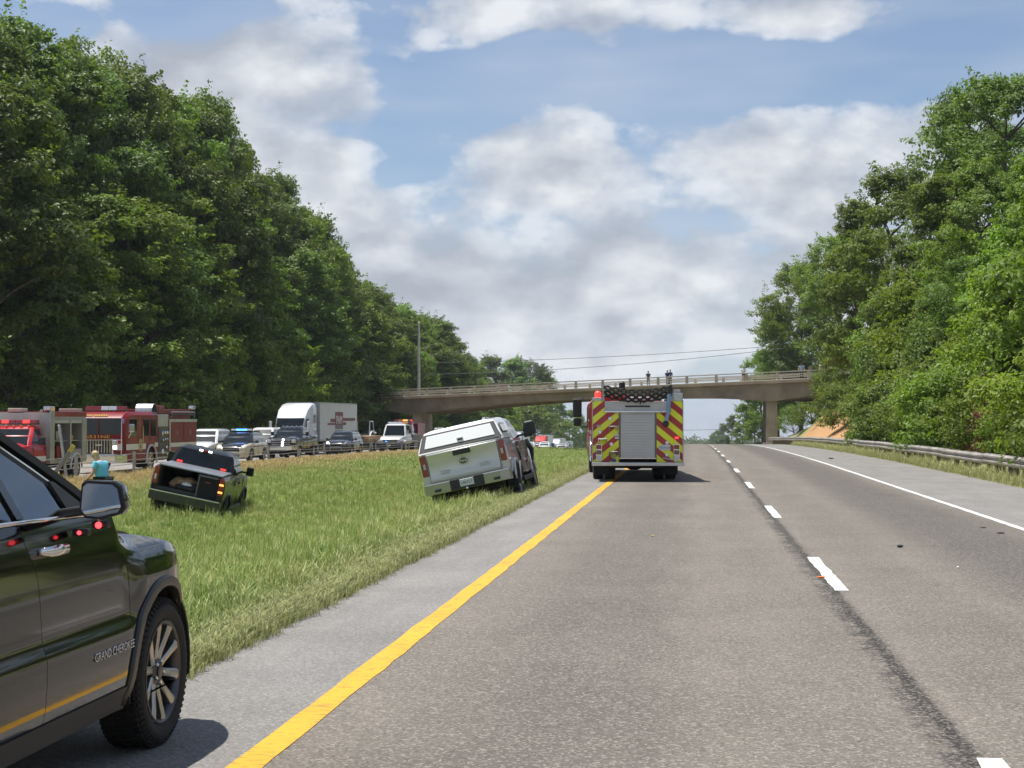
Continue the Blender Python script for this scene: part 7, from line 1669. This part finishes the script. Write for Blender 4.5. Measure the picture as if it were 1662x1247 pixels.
# door handles, mirrors, lettering
for s in (1, -1):
    hx = jx(0.1, 1.13)
    MB().loft([[(s * (hx + a), y, 1.135 + d) for a, d in ((-0.03, -0.05), (-0.012, -0.065), (-0.004, 0.0), (-0.012, 0.06), (-0.03, 0.05))] for y in (-0.01, 0.03, 0.20, 0.24)]).build('handle_recess', BLACKP, jp)
    h_ = MB(); rings = []
    for y, r_ in ((-0.02, 0.016), (0.01, 0.024), (0.10, 0.026), (0.19, 0.024), (0.225, 0.014)):
        xx = s * (jx(y, 1.14) + (0.045 if 0 < y < 0.2 else 0.015)); rings.append([(xx + s * r_ * 0.6 * math.cos(a), y, 1.14 + r_ * math.sin(a)) for a in np.linspace(0, 2 * math.pi, 10, endpoint=False)])
    h_.loft(rings).build('door_handle', CHROME, jp, smooth=60)
    # mirror: housing with chamfered outline, glass set into a bezel
    cx, cy, cz = s * 1.125, 0.17, 1.362
    prof = [(-0.115, -0.05), (-0.105, 0.070), (-0.08, 0.088), (0.055, 0.082), (0.085, 0.060), (0.105, -0.035), (0.09, -0.065), (-0.02, -0.092), (-0.09, -0.085)]
    rings = []
    for (dy, k, dz) in ((0.0, 0.97, 0.0), (0.015, 1.0, 0.0), (0.07, 0.93, 0.0), (0.13, 0.72, -0.005), (0.165, 0.40, -0.01)):
        rings.append([(cx + s * x * k, cy + dy, cz + z * k + dz) for x, z in prof])
    hs = MB().loft(rings).build('mirror_housing', JP, jp, smooth=50)
    MB().loft([[(cx + s * x * k, cy - 0.001 - d, cz + z * k) for x, z in prof] for k, d in ((0.95, 0.0), (0.93, 0.006))]).build('mirror_bezel', BLACKP, hs); MB().loft([[(cx + s * (x * k - 0.004), cy - 0.004 - d, cz + z * k - 0.003) for x, z in prof] for k, d in ((0.84, 0.0), (0.83, 0.006))]).build('mirror_glass', mat('mirror_silver', (0.70, 0.72, 0.74), 0.02, 1.0), hs)
    MB().loft([[(s * (0.85 + 0.21 * t), 0.36 - 0.10 * t + a, 1.262 + 0.030 * t + d) for a, d in ((-0.05, 0.0), (0.05, 0.0), (0.05, 0.045), (-0.05, 0.045))] for t in (0, 0.5, 1.0)]).build('mirror_arm', BLACKP, hs, bevel=0.01)
for (x, y, z, r_) in ((1.095, 0.20, 1.245, 0.015), (0.952, 0.33, 1.200, 0.010)):
    MB().box((x, y + 0.02, z), (0.075, 0.05, 0.032)).build('strobe_housing', BLACKP, jp, bevel=0.008); MB().ball((x, y - 0.012, z), r_, 12, 8).build('strobe_lamp', mat('strobe_red', (0.9, 0.05, 0.05), 0.2, emit=(1.0, 0.05, 0.06), estr=3.0), jp, smooth=60)
text_part('GRAND CHEROKEE', 0.058, CHROME, jp, T(jx(0.7, 0.60) + 0.004, 0.72, 0.605) @ TX_RIGHT, 'door_lettering', ext=0.003)
# detailed wheels
def alloy_wheel():
    r, w = 0.383, 0.25; rr = 0.262; h = w / 2
    b = MB(); b.lathe([(rr, -h * 0.80), (rr + 0.012, -h * 0.9), (0.325, -h * 1.04), (0.366, -h * 0.90), (r, -h * 0.68), (r, h * 0.68), (0.366, h * 0.90), (0.345, h * 1.03), (0.325, h * 1.05), (0.30, h * 1.0), (rr + 0.012, h * 0.92), (rr, h * 0.80)], 64, closed=True)
    for k in range(64):
        a = 2 * math.pi * k / 64
        for x, sh in ((-0.09, 0.0), (-0.045, 0.5), (0.0, 0.0), (0.045, 0.5), (0.09, 0.0)): b.box((x, 0, 0), (0.036, 0.022, 0.012), Matrix.Rotation(a + sh * 2 * math.pi / 64, 4, 'X') @ T(0, 0, r + 0.0015) @ Matrix.Rotation(0.35, 4, 'Z'))
        for (r_, x_) in ((0.368, h * 0.93),): b.box((0, 0, 0), (0.012, 0.014, 0.03), Matrix.Rotation(a, 4, 'X') @ T(x_, 0, r_) @ Matrix.Rotation(-0.6, 4, 'Y'))
    tyre = b.mesh('wheel', smooth=40)
    b = MB(); b.lathe([(rr * 1.03, h * 0.86), (rr * 1.035, h * 0.95), (rr * 1.0, h * 0.97), (rr * 0.955, h * 0.90), (rr * 0.93, h * 0.55), (rr * 0.90, -h * 0.75), (rr * 0.96, -h * 0.8)], 64, closed=True)
    lip = b.mesh('rim', smooth=50)
    b = MB()
    for k in range(5):
        a = 2 * math.pi * k / 5 + 0.25
        for sg in (-1, 1):
            rings = []
            for (t, half, xo) in ((0.050, 0.026, 0.66), (0.11, 0.022, 0.72), (0.17, 0.023, 0.82), (0.225, 0.028, 0.90), (0.256, 0.042, 0.93)):
                off = sg * (0.020 + 0.30 * max(0, t - 0.05)) ; cx_ = h * xo
                rings.append([(cx_ - 0.040, off - half, t), (cx_ - 0.008, off - half, t), (cx_, off - half * 0.55, t), (cx_, off + half * 0.55, t), (cx_ - 0.008, off + half, t), (cx_ - 0.040, off + half, t)])
            b.loft(rings, Matrix.Rotation(a, 4, 'X'))
    spokes = b.mesh('spokes', smooth=35)
    b = MB(); b.lathe([(0.075, h * 0.35), (0.075, h * 0.66), (0.062, h * 0.72), (0.034, h * 0.74), (0.034, h * 0.80), (0.028, h * 0.82), (0.004, h * 0.82)], 24)
    hub = b.mesh('hub', smooth=35)
    b = MB()
    for k in range(5):
        a = 2 * math.pi * (k + 0.5) / 5 + 0.25; b.lathe([(0.013, h * 0.5), (0.013, h * 0.78), (0.008, h * 0.83)], 8, T(0, 0.058 * math.cos(a), 0.058 * math.sin(a)))
    nuts = b.mesh('lug_nuts', smooth=35)
    b = MB(); b.lathe([(0.17, -0.01), (0.17, 0.012)], 32); disc = b.mesh('brake_disc', smooth=35)
    return tyre, lip, spokes, hub, nuts, disc
TY, LIP, SPK, HUB, NUT, DSC = alloy_wheel()
ALLOY = mat('alloy_grey', (0.42, 0.415, 0.41), 0.30, 0.9, var=0.08); ALLOYD = mat('alloy_dark', (0.10, 0.10, 0.105), 0.35, 0.8)
for s in (1, -1):
    for ya in (AX_F, AX_R):
        o = obj('wheel', TY, RUBBER, jp); o.location = (s * 0.835, ya, 0.384); o.rotation_euler = (0.2 if s > 0 else 0.1, 0, 0 if s > 0 else math.pi)
        for me_, m in ((LIP, ALLOYD), (SPK, ALLOY), (HUB, ALLOYD), (NUT, CHROME), (DSC, DULL)): obj(me_.name.split('.')[0], me_, m, o)
# ------------------------------------------------------------------ people
def skin_mesh(name, joints, bones, radii, sub=2):
    me = bpy.data.meshes.new(name); keys = list(joints); me.from_pydata([joints[k] for k in keys], [(keys.index(a), keys.index(b)) for a, b in bones], [])
    o = bpy.data.objects.new('tmp', me); col.objects.link(o); md = o.modifiers.new('skin', 'SKIN'); md.use_smooth_shade = True
    for i, k in enumerate(keys):
        r_ = radii[k]; me.skin_vertices[0].data[i].radius = (r_, r_) if not isinstance(r_, tuple) else r_
        me.skin_vertices[0].data[i].use_root = (i == 0)
    o.modifiers.new('sub', 'SUBSURF').levels = sub
    dg = bpy.context.evaluated_depsgraph_get(); out = bpy.data.meshes.new_from_object(o.evaluated_get(dg)); bpy.data.objects.remove(o)
    for p in out.polygons: p.use_smooth = True
    out.name = name; return out
SKIN = mat('skin', (0.50, 0.29, 0.20), 0.55, var=0.08)
def person(label, loc, rz, H, shirt, legs, hair, lean=0.0, armL=(0.05, 0.1), armR=(0.05, 0.1), head_tilt=0.0, shorts=False, girth=1.0, long_hair=False, fingers=False, group=None, shoes=None, stride=0.06):
    root = thing('person', label, 'person', loc, (0, 0, rz), group); s = H / 1.72; g = girth
    def L(y, z): return Vector((0, (z - 0.92) * math.sin(lean) + y, 0.92 + (z - 0.92) * math.cos(lean))) if z > 0.92 else Vector((0, y, z))
    J = {'pel': Vector((0, 0, 0.92)), 'wst': L(0.01, 1.08), 'chs': L(0.0, 1.28), 'nck': L(0.0, 1.45), 'hd0': L(0.02 + head_tilt * 0.05, 1.52), 'hd1': L(0.03 + head_tilt * 0.10, 1.61), 'hd2': L(0.02 + head_tilt * 0.10, 1.68)}
    for sd, sg, arm in (('l', -1, armL), ('r', 1, armR)):
        J['sh' + sd] = J['chs'] + Vector((sg * 0.19 * g, 0, 0.10)); J['el' + sd] = J['sh' + sd] + Vector((sg * 0.06, arm[0], -0.27)); J['wr' + sd] = J['el' + sd] + Vector((sg * 0.01, arm[1] + 0.06, -0.23 + max(0, arm[1]) * 0.6)); J['hn' + sd] = J['wr' + sd] + (J['wr' + sd] - J['el' + sd]).normalized() * 0.08
        J['hp' + sd] = Vector((sg * 0.095, 0, 0.88)); J['kn' + sd] = Vector((sg * 0.10, 0.03 + sg * stride * 0.5, 0.49)); J['an' + sd] = Vector((sg * 0.10, sg * stride, 0.09)); J['to' + sd] = Vector((sg * 0.115, 0.15 + sg * stride, 0.035))
    J = {k: v * s for k, v in J.items()}
    B = [('pel', 'wst'), ('wst', 'chs'), ('chs', 'nck'), ('nck', 'hd0'), ('hd0', 'hd1'), ('hd1', 'hd2')]
    for sd in 'lr': B += [('chs', 'sh' + sd), ('sh' + sd, 'el' + sd), ('el' + sd, 'wr' + sd), ('wr' + sd, 'hn' + sd), ('pel', 'hp' + sd), ('hp' + sd, 'kn' + sd), ('kn' + sd, 'an' + sd), ('an' + sd, 'to' + sd)]
    rad = {'pel': (0.135 * g, 0.11 * g), 'wst': (0.13 * g, 0.105 * g), 'chs': (0.155 * g, 0.115 * g), 'nck': 0.058, 'hd0': 0.072, 'hd1': (0.078, 0.095), 'hd2': 0.066}
    for sd in 'lr': rad.update({'sh' + sd: 0.058, 'el' + sd: 0.043, 'wr' + sd: 0.028, 'hn' + sd: (0.022, 0.036), 'hp' + sd: 0.088, 'kn' + sd: 0.058, 'an' + sd: 0.036, 'to' + sd: 0.032})
    rad['chs'] = (0.135 * g, 0.095 * g); rad['wst'] = (0.115 * g, 0.09 * g)
    rad = {k: tuple(x * s for x in v) if isinstance(v, tuple) else v * s for k, v in rad.items()}
    obj('body', skin_mesh('body', J, B, rad), SKIN, root)
    def grow(keys, bones, k, ext=None):
        jj = {q: J[q] for q in keys}; rr = {q: tuple(x * k for x in rad[q]) if isinstance(rad[q], tuple) else rad[q] * k for q in keys}
        if ext:
            for q, (a, b_, t, r_) in ext.items(): jj[q] = J[a].lerp(J[b_], t); rr[q] = r_ * s
        return jj, rr
    jj, rr = grow(['pel', 'wst', 'chs', 'shl', 'shr'], None, 1.38, {'sl': ('shl', 'ell', 0.62, 0.062), 'sr': ('shr', 'elr', 0.62, 0.062), 'cl': ('chs', 'nck', 0.80, 0.085)})
    jj['pel'] = J['pel'] + Vector((0, 0, -0.02))
    obj('shirt', skin_mesh('shirt', jj, [('pel', 'wst'), ('wst', 'chs'), ('chs', 'cl'), ('chs', 'shl'), ('chs', 'shr'), ('shl', 'sl'), ('shr', 'sr')], rr), shirt, root)
    if shorts:
        jj, rr = grow(['pel', 'hpl', 'hpr'], None, 1.13, {'kl': ('hpl', 'knl', 0.85, 0.078), 'kr': ('hpr', 'knr', 0.85, 0.078)}); bb = [('pel', 'hpl'), ('pel', 'hpr'), ('hpl', 'kl'), ('hpr', 'kr')]
    else:
        jj, rr = grow(['pel', 'hpl', 'hpr', 'knl', 'knr'], None, 1.12, {'kl': ('knl', 'anl', 0.95, 0.055), 'kr': ('knr', 'anr', 0.95, 0.055)}); bb = [('pel', 'hpl'), ('pel', 'hpr'), ('hpl', 'knl'), ('hpr', 'knr'), ('knl', 'kl'), ('knr', 'kr')]
    obj('shorts' if shorts else 'trousers', skin_mesh('legs', jj, bb, rr), legs, root)
    hp = J['hd1']; b = MB(); b.ball((hp.x, hp.y - 0.022 * s, hp.z + 0.035 * s), (0.088 * s, 0.105 * s, 0.092 * s), 18, 12)
    if long_hair:
        b.ball((hp.x, hp.y - 0.075 * s, hp.z - 0.06 * s), (0.085 * s, 0.055 * s, 0.12 * s), 14, 10); b.ball((hp.x + 0.03 * s, hp.y - 0.11 * s, hp.z - 0.13 * s), (0.05 * s, 0.04 * s, 0.10 * s), 12, 8)
    hb_ = b.build('hair', hair, root, smooth=70)
    # face
    f = Vector((0, 1, 0)); hc = J['hd1']
    b = MB(); b.ball((0, hc.y + 0.100 * s, hc.z - 0.015 * s), (0.013 * s, 0.022 * s, 0.024 * s), 8, 6); b.build('nose', SKIN, root, smooth=70)
    for sg in (-1, 1): MB().ball((sg * 0.032 * s, hc.y + 0.086 * s, hc.z + 0.015 * s), 0.011 * s, 8, 6).build('eye', mat('eye', (0.03, 0.02, 0.02), 0.3), root); MB().ball((sg * 0.082 * s, hc.y + 0.0, hc.z), (0.014 * s, 0.024 * s, 0.034 * s), 8, 6).build('ear', SKIN, root)
    MB().ball((0, hc.y + 0.085 * s, hc.z - 0.055 * s), (0.026 * s, 0.010 * s, 0.007 * s), 8, 6).build('mouth', mat('lips', (0.35, 0.12, 0.10), 0.5), root)
    if fingers:
        for sd, sg in (('l', -1), ('r', 1)):
            d = (J['hn' + sd] - J['wr' + sd]).normalized(); side = Vector((0, 1, 0)) - d * d.y; side.normalize(); h0 = J['hn' + sd]; b = MB()
            inn = Vector((-sg, 0, 0))
            for k, ln in enumerate((0.072, 0.080, 0.075, 0.058)):
                p = h0 + side * ((1.5 - k) * 0.020 * s); b.tube([p, p + d * ln * 0.5 * s + inn * 0.010, p + d * ln * s + inn * 0.03], [0.0095 * s, 0.0088 * s, 0.006 * s], 6)
            p = J['wr' + sd].lerp(h0, 0.4) + side * 0.03 * s; b.tube([p, p + (d * 0.6 + side * 0.7) * 0.035 * s, p + (d + side * 0.4) * 0.06 * s], [0.011 * s, 0.010 * s, 0.007 * s], 6); b.build('fingers', SKIN, root, smooth=70)
    for sd, sg in (('l', -1), ('r', 1)):
        a = J['an' + sd]; MB().ball((a.x + 0.0, a.y + 0.055 * s, 0.045 * s), (0.050 * s, 0.14 * s, 0.055 * s), 12, 8).build('shoe', shoes or BLACKP, root, smooth=70)
    return root
def cloth(n, c): return mat(n, c, 0.9, var=0.12, vscale=9, bump=0.25, bscale=22)
HAIR_B = mat('hair_blonde', (0.52, 0.40, 0.20), 0.6, var=0.3, vscale=20); HAIR_D = mat('hair_dark', (0.05, 0.035, 0.025), 0.6, var=0.3); HAIR_G = mat('hair_grey', (0.35, 0.34, 0.32), 0.6)
NAVY = cloth('navy_cloth', (0.03, 0.05, 0.12)); WHITE_C = cloth('white_cloth', (0.75, 0.76, 0.78)); LBLUE = cloth('pale_blue_cloth', (0.45, 0.58, 0.75)); BLACK_C = cloth('black_cloth', (0.012, 0.012, 0.014)); AQUA = cloth('aqua_shirt', (0.16, 0.55, 0.72)); KHAKI = cloth('khaki_cloth', (0.45, 0.38, 0.26)); GREYC = cloth('grey_cloth', (0.30, 0.31, 0.33))
wY = 39.2; wX = at(168, 770, wY).x
person('woman in aqua T-shirt and black trousers bending forward in the median', (wX, wY, gz(wX, wY)), R(78), 1.66, AQUA, BLACK_C, HAIR_B, lean=0.30, armL=(0.02, 0.12), armR=(0.02, 0.14), head_tilt=0.6, girth=1.30, long_hair=True, fingers=True)
def on_bridge(px, v, **k):
    best = None
    for u in np.arange(-10, BL + 14, 0.05):
        x, y, _ = bpt(u, v, 0)
        if best is None or abs(px_of(x, y) - px) < best[0]: best = (abs(px_of(x, y) - px), u)
    u = best[1]; x, y, _ = bpt(u, v, 0); return (x, y, deckz(u) + 0.005)
person('person in navy shirt standing alone at the middle of the overpass rail', on_bridge(1052, 0.75), R(172), 1.74, NAVY, NAVY, HAIR_D, armL=(0.12, 0.12), armR=(0.12, 0.12))
person('person in navy shirt, left one of the pair on the overpass', on_bridge(1083, 0.75), R(185), 1.72, NAVY, GREYC, HAIR_D, armL=(0.10, 0.10))
person('person in dark blue shirt, right one of the pair on the overpass', on_bridge(1088, 1.15), R(200), 1.80, cloth('blue_cloth', (0.05, 0.09, 0.22)), BLACK_C, HAIR_D)
person('person in white shirt and black shorts leaning on the overpass rail', on_bridge(1207, 0.75), R(176), 1.78, WHITE_C, BLACK_C, HAIR_G, armL=(0.06, 0.22), armR=(0.06, 0.2), shorts=True)
person('person in pale blue shirt and black trousers near the right end of the overpass', on_bridge(1301, 0.75), R(170), 1.82, LBLUE, BLACK_C, HAIR_D, girth=1.15)
person('person in khaki partly hidden between two others on the overpass', on_bridge(1316, 1.2), R(150), 1.66, KHAKI, GREYC, HAIR_D)
person('person in white shirt and khaki trousers at the right end of the overpass', on_bridge(1334, 0.75), R(165), 1.80, WHITE_C, KHAKI, HAIR_D)
# ------------------------------------------------------------------ bits lying on the road
rd = random.Random(21)
def chip(name, px, py, size, m, label, flat=0.3):
    d = ray(px, py); k = -CAMH / d.z; p = Vector((d.x * k, d.y * k, 0)); b = MB()
    b.ball((0, 0, 0), (size, size * rd.uniform(0.6, 1.4), size * flat), 7, 5); b.v = [(x * rd.uniform(0.8, 1.2), y * rd.uniform(0.8, 1.2), z) for x, y, z in b.v]
    o = b.build(name, m); o.location = (p.x, p.y, size * flat * 0.8 + 0.004 - drop(p.y)); o.rotation_euler = (0, 0, rd.uniform(0, 6)); tag(o, label, 'debris')
chip('orange_fragment', 1333, 938, 0.06, mat('orange_plastic', (0.70, 0.16, 0.02), 0.5), 'orange plastic fragment lying on the white lane dash', 0.12)
chip('asphalt_lump', 1461, 889, 0.035, BLACKP, 'small dark lump lying on the right lane', 0.6)
chip('white_fragment', 1555, 922, 0.022, WSTRIPE, 'small white fragment on the right lane near the border', 0.4)
chip('tyre_scrap', 1624, 866, 0.07, RUBBER, 'dark tyre scrap beside the right edge line', 0.12)
chip('bark_scrap', 1596, 857, 0.04, BARK, 'small brown scrap on the right lane by the edge line', 0.2)
chip('rubber_scrap', 1349, 744, 0.10, RUBBER, 'dark rubber scrap on the right shoulder near the guard rail', 0.25)
chip('yellow_fragment', 1060, 871, 0.03, YELP, 'tiny yellow fragment on the left lane', 0.3)
# ------------------------------------------------------------------ summer haze
def haze():
    m = bpy.data.materials.new('haze'); m.use_nodes = True; t = m.node_tree; t.nodes.clear()
    v = N(t, 'ShaderNodeVolumePrincipled'); v.inputs['Color'].default_value = (0.80, 0.88, 1.0, 1); v.inputs['Density'].default_value = 0.00013; v.inputs['Anisotropy'].default_value = 0.2
    o = N(t, 'ShaderNodeOutputMaterial'); t.links.new(v.outputs[0], o.inputs['Volume'])
    b = MB().bb(-760, 760, -120, 5100, -160, 45).build('haze', m); stuff(b, 'thin pale summer haze in the air over the highway', 'haze'); return b
haze()
